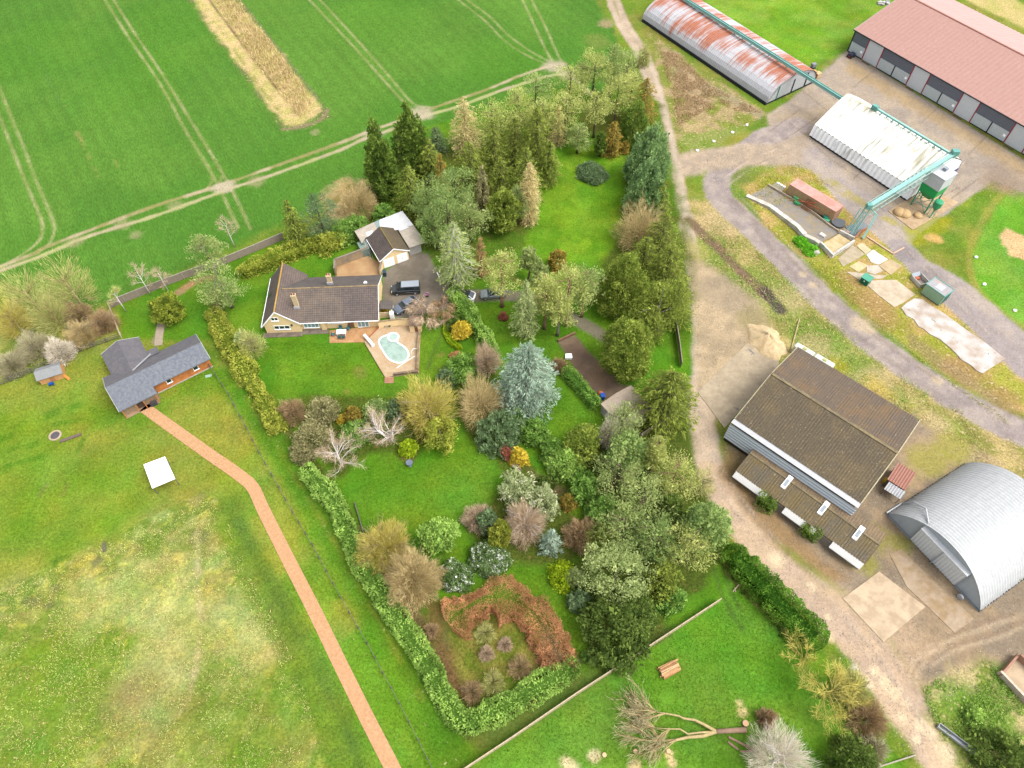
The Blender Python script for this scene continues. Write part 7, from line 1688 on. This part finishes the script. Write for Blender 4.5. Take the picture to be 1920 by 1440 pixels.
# --- left tree line
for i,(x,y,rp,h,lf,lb) in enumerate([(45,545,52,10,'greenish','pale yellow green bare tree at the left edge'),(120,525,48,12,'greenish','tallest bare tree of the left line, pale trunk visible'),(90,580,40,8,'greenish','lower greenish bare tree between the tall ones'),(15,590,34,8,'yellow','yellowish bare tree at the far left edge')]):
    plant('bare_tree',x,y,rp,h,lb,group='bare trees of the left line',leaf=lf,bark='tan',n1=14,n2=7,ntw=16,upness=.9,tww=.06)
for i,(x,y,rp,h,lf,lb) in enumerate([(15,680,30,3.6,'grey','grey brown thicket at the left end of the fence'),(60,645,36,4.2,'grey','hawthorn in pale blossom above the small shed'),(108,655,30,4,'white','whiter hawthorn right above the small shed'),(150,622,32,3.8,'tan','tan thicket in the middle of the fence thorns'),(190,600,28,3.6,'brown','brown thicket at the cabin end of the fence thorns'),(140,585,28,3.2,'brown','low brown thicket behind the fence thorns')]):
    plant('twiggy_shrub',x,y,rp,h,lb,cat='shrub',group='thorn thickets along the left fence',leaf=lf,n1=18,n2=8,ntw=24,tw=.55,bark='grey')
for x,y,rp,h,lb in [(258,512,17,9,'taller bare sapling over the boarded fence'),(298,515,12,7,'slim bare sapling right of the taller one'),(215,552,12,7,'yellowish bare sapling by the fence corner'),(424,425,16,8,'lone bare sapling at the field edge by the ruts')]:
    plant('bare_tree',x,y,rp,h,lb,group='bare saplings at the field fence',leaf='pink' if y < 530 else 'greenish',bark='white',n1=9,n2=5,ntw=9,dens=.6,rad=.08,z0=2,upness=1.1,tww=.04,dome=False)
# --- lower right
plant('bare_tree',1560,1295,62,8,'sprawling yellow twigged willow beside the lane',leaf='yellow',bark='yellow',n1=20,n2=8,ntw=16,upness=.45,tww=.045,dome=False,dens=.42)
plant('bare_tree',1510,1235,34,6,'thin yellow branched willow leaning to the laurel hedge',leaf='yellow',bark='yellow',n1=7,n2=6,ntw=9,dens=.6,upness=.6,asym=(-.3,.5),dome=False)
plant('twiggy_shrub',1630,1345,40,3.5,'tangled brown scrub on the lane verge',cat='shrub',leaf='brown',n1=14,n2=7,tw=.7)
plant('twiggy_shrub',1600,1290,36,4,'olive scrub behind the yellow willow',cat='shrub',leaf='greenish',n1=14,n2=7,tw=.7)
plant('bare_tree',1468,1418,62,9,'ghostly white bare tree at the bottom edge',leaf='white',bark='white',n1=20,n2=9,ntw=16,upness=1.0,tww=.045)
plant('yew',1600,1425,46,5,'dark evergreen at the bottom edge',leaf='dark',name='yew_tree')
plant('twiggy_shrub',1640,1405,30,3,'grey twiggy tangle by the fallen rail',cat='shrub',leaf='grey',n1=12,n2=7,tw=.6)
plant('twiggy_shrub',1440,1345,20,2.4,'dark bramble clump near the felled trunk',cat='shrub',leaf='brown',n1=10,tw=.5)
plant('yew',1885,1420,54,3.6,'dark evergreen thicket in the bottom right corner',leaf='dark',name='shrub',cat='shrub')
plant('shrub',1830,1345,20,1.6,'grass green bramble by the metal trough',cat='shrub',leaf='hedge',ls=.22)
for x,y,rp,lb in [(1503,452,13,'bright green nettle patch beside the ramp wall, nearer the container'),(1519,467,15,'bright green nettle patch beside the weigh pad')]:
    plant('shrub',x,y,rp,.9,lb,cat='plant',leaf='nettle',ls=.2,name='nettles')
hedge('dark green ivy mass growing over the low shed front, nearer the lane',[(1428,930),(1440,938),(1452,947)],1.5,2.7,'cypress',lump=.4,ls=.26,name='ivy_bush',cat='shrub',group='ivy bushes on the low shed')
hedge('dark green ivy mass on the low shed front, nearer the arched barn',[(1511,985),(1523,993),(1535,1002)],1.4,2.6,'cypress',lump=.4,ls=.26,name='ivy_bush',cat='shrub',group='ivy bushes on the low shed')
# ---------------------------------------------------------------- paths, fences, vehicles, odds and ends
def ribbon(pix, w, z, name, m):
    P = [np.array(p) for p in curve([at2(p) for p in pix], 6)]; L_, R_ = [], []
    for i,p in enumerate(P):
        t = P[min(i+1,len(P)-1)]-P[max(i-1,0)]; t = t/np.linalg.norm(t); n = np.array([-t[1],t[0]])*w/2; L_.append(p+n); R_.append(p-n)
    n = len(P); vs = [(*p,z) for p in L_]+[(*p,z) for p in R_]+[(*p,-.05) for p in L_]+[(*p,-.05) for p in R_]
    fs = []
    for i in range(n-1): fs += [(i,n+i,n+i+1,i+1),(i,i+1,2*n+i+1,2*n+i),(n+i+1,n+i,3*n+i,3*n+i+1)]
    return tag(MB().add(vs,fs).build(name,m), kind='structure')
ribbon([(270,764),(320,800),(390,850),(446,889),(474,914),(495,958),(540,1048),(590,1146),(640,1249),(690,1350),(736,1440),(765,1500)], 1.75, .07, 'path', mat('resin_path', alb(212,166,122), rough=.95, var=.14, scale=5, color2=alb(200,152,110), scale2=3, speck=(alb(226,190,160),5,.08), bump=.01, bscale=12))
ribbon([(303,604),(299,625),(297,648)], 1.3, .05, 'paved_path', mat('stone_path', alb(176,160,138), var=.15, scale=2))

fence_w = mat('fence_boards', alb(150,136,122,1.25), var=.2, scale=3, wave=((0,0,1),5,.01)); rail_w = mat('fence_rail', alb(176,168,150,1.1), var=.2, scale=3); rail_d = mat('fence_rail_dark', alb(112,106,96,1.1), var=.2, scale=3)
pale_w = mat('fence_pale', alb(196,178,148,1.15), var=.18, scale=3)
def fence(pix, label, h=1.7, kind='board', m=fence_w, step=2.2, name='fence', pm=None):
    P = [at(*p,0) for p in pix]; o = empty(name, P[0], 0, label, 'fence'); o0 = P[0]
    for a,b in zip(P[:-1],P[1:]):
        a = a-o0; b = b-o0; d_ = b-a; L_ = d_.length; n = max(1,round(L_/step))
        for k in range(n):
            u = a+d_*(k/n); v = a+d_*((k+1)/n)
            if kind == 'board':
                s_ = MB(); s_.bar(u+Vector((0,0,h*.52)), v+Vector((0,0,h*.52)), .05, h*.92); s_.build('panel', m, o)
            else:
                s_ = MB()
                for zz_ in ((.35,.7,1.05) if kind == 'rail' else (1.05,)): s_.bar(u+Vector((0,0,zz_*h/1.15)), v+Vector((0,0,zz_*h/1.15)), .06, .1 if kind == 'rail' else .07)
                if kind == 'wire':
                    for zz_ in (.2,.4,.6,.8): s_.bar(u+Vector((0,0,zz_*h)), v+Vector((0,0,zz_*h)), .012)
                s_.build('rail', m, o)
            MB().box(-.06,.06,-.06,.06,0,h*1.06).xf(Matrix.Translation(u)).build('post', pm or m, o)
        if kind == 'board':
            MB().bar(a+Vector((0,0,h)), b+Vector((0,0,h)), .13, .05).build('capping', pm or m, o)
    return o
fence([(210,577),(262,556),(318,534),(374,513),(422,496),(480,472),(533,449)], 'long grey boarded fence between the field and the garden', 1.7, 'board', fence_w, 2.4, pm=rail_w)
fence([(208,578),(217,602),(231,638)], 'short pale post and rail fence from the boarded fence to the cabin', 1.3, 'rail', pale_w, 1.4)
fence([(-40,738),(0,724),(62,699),(110,678),(152,659),(225,634)], 'dark post and rail fence along the thorn thickets', 1.15, 'rail', rail_d, 2.0)
fence([(395,690),(430,742),(487,850),(550,962),(587,1024),(640,1122),(690,1208),(750,1320),(803,1424),(830,1480)], 'thin grey post and wire fence running down beside the orange path', 1.1, 'wire', rail_d, 2.4)
fence([(860,1452),(960,1386),(1080,1304),(1200,1226),(1348,1129)], 'pale timber fence across the bottom of the garden', 1.5, 'board', pale_w, 2.2, pm=pale_w)
fence([(1265,610),(1272,655),(1276,690)], 'short brown fence between the wood and the lane', 1.6, 'board', fence_w, 2)
fence([(1200,822),(1240,796),(1290,772)], 'low weathered fence beside the beige garage by the lane', 1.3, 'board', fence_w, 2)
fence([(666,945),(675,975),(682,1000)], 'short dark edging fence on the left of the round lawn', .5, 'board', rail_d, 1.5)
wallpx('low_wall', [(1046,641),(1078,626)], .5, .25, mat('edge_brown', alb(150,116,88), var=.2), 'low brown wall at the top end of the tarmac strip')
wallpx('kerb_line', [(820,524),(824,534),(838,545)], .12, .15, mat('kerb_grey', alb(170,160,140)), 'curved kerb round the drive island', 'kerb')

# vehicles
tyre = mat('tyre', (.015,.015,.016), rough=.9); rim = mat('rim', (.45,.45,.47), rough=.35, metal=.6)
def loft(stations):
    """stations: (x, half width, z bottom, z top, shoulder) -> closed hull"""
    s = MB(); vs = []; n = 8
    for x,w,z0,z1,sh in stations: vs += [(x,-w*.92,z0),(x,w*.92,z0),(x,w,z0+.22),(x,w,z1-sh),(x,w*.93,z1),(x,-w*.93,z1),(x,-w,z1-sh),(x,-w,z0+.22)]
    m = len(stations); fs = [tuple(range(n))[::-1], tuple(range((m-1)*n,m*n))]
    for i in range(m-1):
        for k in range(n): k2=(k+1)%n; fs.append((i*n+k,i*n+k2,(i+1)*n+k2,(i+1)*n+k))
    return s.add(vs, fs)
def wheels(o, xs, w, r):
    for x in xs:
        for sgn in (-1,1):
            t = MB().tube([(x,sgn*(w-.2),r),(x,sgn*w,r)], r, 18).build('wheel', tyre, o)
            MB().tube([(x,sgn*(w-.02),r),(x,sgn*(w+.012),r)], r*.62, 14).build('rim', rim, t)
def paint(name, c, rough=.25):
    m = mat(name, c, rough=rough, var=.02, spec=.5); m.node_tree.nodes['Principled BSDF'].inputs['Coat Weight'].default_value = .6; return m
def car(px, py, a, b, col, label, L=4.4, roofcol=None, name='parked_car', lightc=None):
    """a, b: pixels of tail and nose, only for the heading"""
    p = at(px,py,.7); A_, B_ = at(*a,.7), at(*b,.7); o = empty(name,(p.x,p.y,0), math.atan2(B_.y-A_.y,B_.x-A_.x), label, 'car', 'cars on the drive'); h = L/2
    loft([(h,.62,.38,.62,.12),(h-.12,.78,.25,.74,.1),(h-.6,.88,.2,.86,.1),(h-1.2,.9,.2,.95,.08),(.2,.91,.2,1.0,.08),(-h+.8,.9,.2,1.02,.08),(-h+.15,.84,.25,.98,.1),(-h,.74,.4,.85,.12)]).build('body', paint('paint_'+label[:14], col), o, bevel=.05)
    G = MB(); st = [(h-1.25,.78,.96),(h-2.1,.64,1.44),(-h+.95,.62,1.45),(-h+.22,.74,1.02)]
    vs = [];
    for x,w,z in st: vs += [(x,-w,z),(x,w,z)]
    vs += [(h-1.25,-.8,.9),(h-1.25,.8,.9),(-h+.22,-.78,.95),(-h+.22,.78,.95)]
    G.add(vs,[(0,1,3,2),(2,3,5,4),(4,5,7,6),(0,2,4,6,10,8),(1,9,11,7,5,3)]); G.build('window', GL, o)
    rc = paint('roof_'+label[:14], roofcol or col)
    MB().slab([(h-2.0,-.63,1.46),(h-2.0,.63,1.46),(-h+1.0,.61,1.475),(-h+1.0,-.61,1.475)],.04).build('roof_panel', rc, o)
    pl_ = MB()
    for sgn in (-1,1):
        pl_ = MB(); pl_.bar((h-1.22,sgn*.79,.97),(h-2.05,sgn*.65,1.46),.07); pl_.bar((-h+.24,sgn*.75,1.02),(-h+.98,sgn*.63,1.46),.09); pl_.bar((h-2.9,sgn*.75,1.0),(h-2.9,sgn*.65,1.45),.07); pl_.build_each('pillar', rc if not roofcol else paint('paint_'+label[:14], col), o)
        MB().box(h-.3,h-.1,sgn*.62-.16,sgn*.62+.16,.6,.72).build('headlight', mat('lamp_clear',(.7,.7,.72),rough=.15), o)
        MB().box(-h-.01,-h+.15,sgn*.62-.14,sgn*.62+.14,.72,.88).build('tail_light', mat('lamp_red',(.4,.02,.02),rough=.2), o)
        MB().box(h-1.55,h-1.35,sgn*.98-.1,sgn*.98+.1,.98,1.1).build('mirror', rc, o)
    MB().box(h-.06,h+.02,-.26,.26,.42,.54).build('number_plate', white_paint, o)
    wheels(o,(h-.85,-h+.8),.91,.32); return o
car(761,572,(779,562),(743,582),alb(112,122,138),'blue grey estate car parked on the drive in front of the house',4.6)
car(868,553,(886,556),(850,549),(.75,.75,.76),'white car with a black glass roof behind the conifer hedge',4.4,(.02,.02,.025))
car(924,550,(944,549),(904,552),alb(150,156,162),'silver grey car half hidden by the pine on the drive',4.4,(.03,.03,.035))
p = at(761,540,.9); A_, B_ = at(787,538,.9), at(736,541,.9)
van = empty('van',(p.x,p.y,0),math.atan2(B_.y-A_.y,B_.x-A_.x),'black panel van with a grey roof parked nose towards the house','van')
blk = paint('van_black',(.012,.016,.018),.2)
loft([(2.55,.72,.4,.75,.15),(2.42,.88,.28,.9,.12),(1.75,.95,.25,1.12,.1),(1.45,.96,.25,1.2,.1),(-2.4,.96,.28,1.2,.08),(-2.5,.93,.32,1.15,.08)]).build('body', blk, van, bevel=.05)
MB().add([(1.72,-.86,1.12),(1.72,.86,1.12),(.85,.78,1.86),(.85,-.78,1.86),(-2.42,.78,1.88),(-2.42,-.78,1.88),(-2.5,.92,1.14),(-2.5,-.92,1.14)],[(2,3,5,4),(4,5,7,6),(0,3,2,1),(1,2,4,6),(0,7,5,3)]).build('upper_body', blk, van, bevel=.06)
MB().slab([(.7,-.7,1.93),(.7,.7,1.93),(-2.35,.7,1.95),(-2.35,-.7,1.95)],.05).build('roof_panel', paint('van_roof', alb(168,176,184),.35), van)
MB().slab([(1.70,-.78,1.17),(1.70,.78,1.17),(.93,.7,1.83),(.93,-.7,1.83)],.02).xf(Matrix.Translation((.03,0,.03))).build('windscreen', GL, van)
for sgn in (-1,1):
    MB().add([(1.3,sgn*.90,1.24),(.25,sgn*.92,1.24),(.25,sgn*.83,1.72),(.92,sgn*.83,1.72)],[(0,1,2,3)] if sgn < 0 else [(3,2,1,0)]).build('side_window', GL, van)
    MB().box(2.3,2.5,sgn*.66-.18,sgn*.66+.18,.72,.86).build('headlight', mat('lamp_clear',(0,0,0)), van)
    MB().box(1.35,1.6,sgn*1.06-.12,sgn*1.06+.12,1.15,1.4).build('mirror', blk, van)
    MB().box(-2.0,.1,sgn*.962-.005,sgn*.962+.005,.66,.74).build('side_trim', mat('trim_grey', alb(150,150,156)), van)
wheels(van,(1.6,-1.55),.97,.34)
def bin_(px,py,c,label,h=1.05):
    o = empty('wheelie_bin', at(px,py,0), .2, label, 'bin'); m = mat('bin_'+label[:9], alb(*c), rough=.45, var=.08)
    MB().add([(-.24,-.28,.05),(.24,-.28,.05),(.24,.28,.05),(-.24,.28,.05),(-.3,-.36,h),(.3,-.36,h),(.3,.36,h),(-.3,.36,h)],[(3,2,1,0),(4,5,6,7),(0,1,5,4),(1,2,6,5),(2,3,7,6),(3,0,4,7)]).build('body', m, o)
    MB().slab([(-.33,-.4,h+.05),(.33,-.4,h+.05),(.33,.42,h+.12),(-.33,.42,h+.12)],.06).build('lid', m, o)
    for sx in (-.26,.26): MB().tube([(sx-.03,.3,.1),(sx+.03,.3,.1)],.1,10).build('wheel', tyre, o)
bin_(722,517,(60,80,96),'dark blue grey wheelie bin at the courtyard wall by the drive')
bin_(1129,748,(20,90,190),'bright blue bin at the corner of the beige garage')
o = empty('flower_tub', at(801,555,0), 0, 'dark tub of pink flowers on the drive edge near the blue car', 'planter'); MB().lathe([(.3,0),(.42,.5),(.36,.52)],12).build('pot', mat('tub_dark', alb(80,64,70)), o)
lv = Leaves(); r_ = np.random.default_rng(5); C = rdir(r_,160)*.4; C[:,2] = np.abs(C[:,2])*.6+.5; lv.add(C, rdir(r_,160), .16, .1, r_.random(160)); lv.build('flowers', leaf_mat('leaf_pinkflower',(130,70,110),(200,150,180),K,c3=(240,200,220)), o, r_)
tag(MB().box(-.06,.06,-.75,.75,.12,.32).box(-.05,.05,-.7,-.6,0,.12).box(-.05,.05,.6,.7,0,.12).xf(Matrix.Translation(at(822,518,0))@Matrix.Rotation(.35,4,'Z')).build('marker_board', white_paint), 'low white board at the edge of the drive island', 'board')
tag(MB().box(-.5,.5,-.35,.35,0,.5).slab([(-.6,-.4,.5),(.6,-.4,.62),(.5,.5,.55),(-.5,.4,.7)],.08).xf(Matrix.Translation(at(1066,671,0))).build('covered_bundle', mat('tarp_white',(.72,.74,.74),rough=.5), bevel=.05), 'white tarpaulin bundle at the corner of the tarmac strip', 'bundle')
tag(MB().lathe([(.1,0),(.45,.1),(.5,.5),(.3,.8),(.05,.85)],10).build('orange_sack', mat('sack_orange', alb(210,120,60), var=.2), loc=at(1126,741,0)), 'orange brown sack next to the blue bin', 'sack')
bn = empty('bench', at(968,880,0), math.radians(-50), 'wooden bench at the right edge of the round lawn', 'bench')
MB().box(-.8,.8,-.25,.25,.4,.47).build('seat', mat('bench_wood', alb(196,176,146,1.1), var=.2), bn); MB().box(-.8,.8,.2,.28,.5,.95).build('backrest', mat('bench_wood',(0,0,0)), bn)
for x in (-.7,.7): MB().box(x-.05,x+.05,-.22,.22,0,.4).build('leg', mat('bench_wood',(0,0,0)), bn)
bi = empty('bird_bath', at(769,873,0), 0, 'small blue grey bird bath on the round lawn below the birch', 'bird bath')
MB().lathe([(.28,0),(.14,.1),(.12,.7),(.2,.75)],12).build('pedestal', mat('stone_blue', alb(120,130,150)), bi); MB().lathe([(.2,.75),(.5,.85),(.52,.95),(.4,.9),(.05,.86)],16).build('bowl', mat('stone_blue',(0,0,0)), bi)
# paddock things
fp = empty('fire_pit', at(104,817,0), 0, 'round fire pit with dark ash inside a pale stone ring', 'fire pit')
ringwall(circ(0,0,.95,20), circ(0,0,.68,20), 0, .16).build('ring', mat('pit_ring', alb(190,172,140), var=.2), fp); MB().prism(circ(0,0,.7,20), 0, .07).build('ash', mat('ash', alb(96,88,98), var=.3, scale=6), fp)
def beam(px1,py1,px2,py2,w,h,m,label,cat='beam',name='sleeper'):
    a, b = at(px1,py1,h/2), at(px2,py2,h/2); return tag(MB().bar(a,b,w,h).build(name, m, bevel=.02), label, cat)
beam(112,828,152,814,.45,.22,mat('sleeper_wood', alb(120,104,92), var=.25, scale=4),'old dark railway sleeper lying beside the fire pit')
beam(195,1018,196,1034,.5,.12,mat('board_dark', alb(104,104,80)),'dark board lying where the meadow begins','board','board')
tag(MB().box(-.5,.5,-.25,.25,0,.06).xf(Matrix.Translation(at(391,705,0))@Matrix.Rotation(.3,4,'Z')).build('board', mat('sheet_pale', alb(170,200,180))), 'pale green sheet on the grass near the corner of the cabin', 'board')
# felled tree
q9 = lambda X, Y: (1080+X/5.333, 1200+Y/5.333)
SEED[0] += 1; r = np.random.default_rng(77)
ft_o = empty('felled_tree', at(*q9(1400,915),0), 0, 'felled tree lying on the bottom lawn, twigs spread to the left', 'tree'); f0 = at(*q9(1400,915),0)
def fq_(X,Y,z): return tuple(at(*q9(X,Y),z)-f0)
tm, lm_, lv = MB(), MB(), Leaves()
tm.tube([fq_(1700,900,.45),fq_(1560,905,.5),fq_(1400,915,.5)],[.33,.3,.28],9)
lm_.tube([fq_(1400,915,.5),fq_(1290,850,.7),fq_(1190,800,.9),fq_(1080,785,.9),fq_(1030,760,.9),fq_(900,735,1.0),fq_(800,720,1.0)],[.24,.19,.16,.14,.12,.1,.08],6)
lm_.tube([fq_(1400,915,.5),fq_(1270,960,.5),fq_(1130,970,.55),fq_(1000,1000,.6),fq_(850,1010,.7)],[.26,.24,.2,.17,.12],7)
lm_.tube([fq_(1340,920,.6),fq_(1230,925,.8),fq_(1120,940,.9),fq_(1040,890,1.0),fq_(940,890,1.1),fq_(800,880,1.2)],[.14,.13,.12,.1,.08,.05],5)
ends = [((800,720),(-.9,.7)),((800,720),(-1,.05)),((900,735),(-.9,-.5)),((700,760),(-1,.3)),((850,1010),(-.9,.55)),((850,1010),(-1,-.1)),((850,1010),(-.75,-.8)),((700,940),(-1,.4)),((800,880),(-1,.2)),((940,890),(-.9,-.6)),((780,870),(-.9,.6)),((1000,1000),(-.8,-.7)),((680,1000),(-1,-.2)),((700,700),(-.7,1.0))]
for (X,Y),dv in ends:
    b0 = np.array(fq_(X,Y,.9)); d0 = unit(np.array([dv[0],dv[1],.12]))
    for k in range(4):
        d1 = unit(d0+rdir(r,1)[0]*.38); L1 = r.uniform(1.8,3.9); e = b0+d1*L1; e[2] = np.clip(e[2],.3,2.4)
        lm_.tube([tuple(b0),tuple((b0+e)/2+r.normal(size=3)*.12),tuple(e)],[.09,.06,.025],4)
        for j in range(6):
            g = r.uniform(.2,1); pnt = b0+(e-b0)*g; d2 = unit(d1+rdir(r,1)[0]*.7); L2 = r.uniform(.8,1.9); e2 = pnt+d2*L2; e2[2] = np.clip(e2[2],.15,2.6)
            lm_.tube([tuple(pnt),tuple(e2)],[.035,.015],3); n_ = 7; gg = r.random(n_); D = unit(d2+rdir(r,n_)*.6); Lw = r.uniform(.4,1.0,n_); CC = pnt+(e2-pnt)*gg[:,None]+D*(Lw*.5)[:,None]; CC[:,2] = np.clip(CC[:,2],.1,2.8)
            lv.add(CC, D, Lw, .028, r.random(n_))
tm.build('trunk', bark['red'], ft_o, smooth=True); lm_.build('branches', bark['tan'], ft_o, smooth=True); lv.build('twigs', TW['grey'], ft_o, r)
cutm = mat('cut_wood', alb(236,196,150), var=.15, scale=6)
st_ = empty('stump', at(1397,1357,0), 0, 'pale cut tree stump next to the butt of the felled trunk', 'stump'); MB().lathe([(.42,0),(.38,.32)],14).build('bark', bark['red'], st_); MB().lathe([(.37,.321),(.36,.33)],14).build('cut_face', cutm, st_)
for a,b,rr_,lb in [((1366,1382),(1412,1405),.14,'longest cut log beside the felled trunk'),((1365,1391),(1384,1405),.13,'short cut log left of the longest one'),((1388,1409),(1412,1408),.12,'short log nearest the ghostly white tree')]:
    tag(MB().tube([at(*a,rr_),at(*b,rr_)],rr_,8).build('log', bark['red']), lb, 'log')
for k,(x,y) in enumerate([(1133,1416),(1191,1409),(1253,1409)]):
    tag(MB().lathe([(.26,0),(.26,.3)],10).build('log_round', cutm, loc=at(x,y,0)), ['pale sawn round on the grass, left of the three','pale sawn round at the twigs, middle of the three','pale sawn round under the twigs, right of the three'][k], 'log')
lp = empty('log_stack', at(1253,1255,0), math.radians(25), 'stack of orange brown planks and posts on the bottom lawn', 'log stack'); r = np.random.default_rng(9)
pk = [mat('plank_a', alb(206,160,110), var=.2), mat('plank_b', alb(176,124,84), var=.2), mat('plank_c', alb(222,184,136), var=.2)]
for lay in range(3):
    for k in range(8-lay):
        y = -.75+.2*k+lay*.08+r.normal()*.02; e_ = r.normal()*.12; MB().box(-1.2+e_,1.25+e_+r.normal()*.15,y-.085,y+.085,.05+lay*.19,.22+lay*.19).xf(Matrix.Rotation(r.normal()*.03,4,'Z')).build('plank', pk[int(r.integers(3))], lp)
beam(1644,1439,1716,1416,.16,.3,rail_w,'pale fallen rail by the lane at the bottom edge','rail','fallen_rail')
pst = empty('signpost', at(1380,1105,0), .6, 'small pale post lying by the path behind the laurel hedge', 'post'); MB().bar((-.6,0,.1),(.6,.2,.5),.12).build('rail', pale_w, pst); MB().bar((-.3,-.2,0),(-.2,.2,.5),.1).build('post', pale_w, pst)
# reeds standing in the ditch strip, tufts in the meadow and on the banks
def scatter(name, pix, n, m, L, W, up, seed, holes=None, thr=.35, fs=3):
    r = np.random.default_rng(seed); poly = [at2(p) for p in pix]; a = np.array(poly); lo, hi = a.min(0), a.max(0)
    P = lo+(hi-lo)*r.random((n*3,2)); P = P[inside(P[:,0],P[:,1],poly)]; P = P[fbm(P[:,0],P[:,1],fs,seed) > thr][:n]; k = len(P)
    lv = Leaves(); h = L*r.uniform(.6,1.4,k); D = unit(rdir(r,k)*[1,1,.4]+np.array([0,0,up]))
    C = np.concatenate([P, np.full((k,1),.02)],1)+D*(h*.45)[:,None]; lv.add(C, D, h, W*r.uniform(.7,1.4,k), r.random(k)); o = lv.build(name, m, None, r); tag(o, kind='stuff'); return o
scatter('reeds', [(362,0),(400,0),(470,110),(535,190),(560,225),(590,215),(580,185),(520,95),(436,0)], 6000, TW['tan'], .9, .09, 2.0, 61)
scatter('reeds', [(393,-10),(440,-10),(520,95),(588,188),(560,222),(520,165)], 7000, TW['tan'], 1.0, .09, 2.0, 62)
MEAL = [(0,1110),(120,1060),(290,975),(380,935),(420,960),(470,1080),(540,1210),(610,1400),(640,1470),(-60,1470)]
scatter('dry_grass', MEAL, 8000, TW['tan'], .34, .05, .8, 63, thr=.56, fs=1.4)
scatter('grass_tufts', MEAL, 16000, LM['pinepale'], .32, .06, .8, 65, thr=.5, fs=2)
SCR = [(1400,360),(1440,325),(1500,305),(1560,350),(1520,370),(1420,400),(1480,460),(1560,480),(1620,580),(1760,700),(1900,790),(1890,800),(1740,690),(1640,610),(1520,500),(1430,420)]
scatter('rough_grass', SCR, 9000, LM['hedgeyel'], .4, .07, .8, 66, thr=.45)
scatter('rough_grass', SCR, 6000, TW['tan'], .4, .06, .8, 67, thr=.5)
BNK = [(1300,400),(1400,450),(1520,560),(1640,670),(1800,770),(1860,860),(1700,780),(1500,650),(1440,590),(1330,480)]
scatter('rough_grass', BNK, 9000, LM['hedge'], .4, .07, .8, 68, thr=.5); scatter('rough_grass', BNK, 9000, TW['tan'], .45, .06, .8, 69, thr=.48)
scatter('brambles', [(1235,90),(1265,98),(1330,160),(1430,212),(1335,205),(1300,220),(1270,240),(1262,180)], 7000, TW['brown'], .6, .07, .7, 70, thr=.42)
scatter('brambles', [(1740,1330),(1730,1290),(1800,1250),(1850,1230),(1920,1330),(1920,1440),(1800,1440)], 5000, LM['hedge'], .4, .08, .8, 71, thr=.45)
GRV = leaf_mat('gravel_chips', (120,108,98), (196,180,160), 1.0, 0, c3=(226,214,196))
for k,(pg,n_) in enumerate([([(1440,215),(1590,96),(1920,300),(1920,345),(1865,336),(1720,440),(1520,320)],6000),([(1290,310),(1440,255),(1520,320),(1400,340),(1380,400),(1340,350)],3000),([(1380,840),(1480,680),(1720,780),(1880,870),(1920,1300),(1740,1320),(1560,1110),(1400,960)],9000),([(1285,440),(1440,590),(1440,650),(1310,760),(1296,600)],4000),([(1310,760),(1345,850),(1480,1040),(1640,1210),(1760,1400),(1700,1420),(1560,1180),(1380,990),(1310,860)],5000),([(1380,400),(1500,500),(1640,630),(1900,790),(1900,815),(1620,650),(1460,500)],3500)]):
    scatter('gravel', pg, n_, GRV, .13, .09, .05, 90+k, thr=.35, fs=4)
BLD = leaf_mat('grass_blades', (74,128,20), (136,178,48), 1.1, .3)
for k,(pg,n_) in enumerate([([(492,640),(610,645),(690,660),(740,740),(640,760),(560,740),(510,700)],5000),([(665,890),(720,850),(830,830),(880,830),(950,870),(950,910),(900,970),(820,985),(740,985),(690,975)],7000),([(1045,285),(1165,280),(1170,430),(1120,480),(1020,480),(990,480),(1010,330)],5000),([(900,1430),(1345,1150),(1380,1090),(1480,1230),(1500,1440)],12000),([(0,740),(210,660),(230,800),(400,720),(520,890),(640,1100),(800,1420),(740,1300),(480,900),(420,880),(300,940),(0,1070)],12000),([(880,600),(950,570),(1000,640),(930,650)],1800),([(1035,720),(1110,770),(1140,800),(1070,820),(1020,790)],2200),([(860,1110),(960,1060),(1060,1090),(1090,1240),(1040,1150),(940,1100)],2500)]):
    scatter('grass_blades', pg, n_, BLD, .2, .06, .7, 110+k, thr=.3, fs=3)
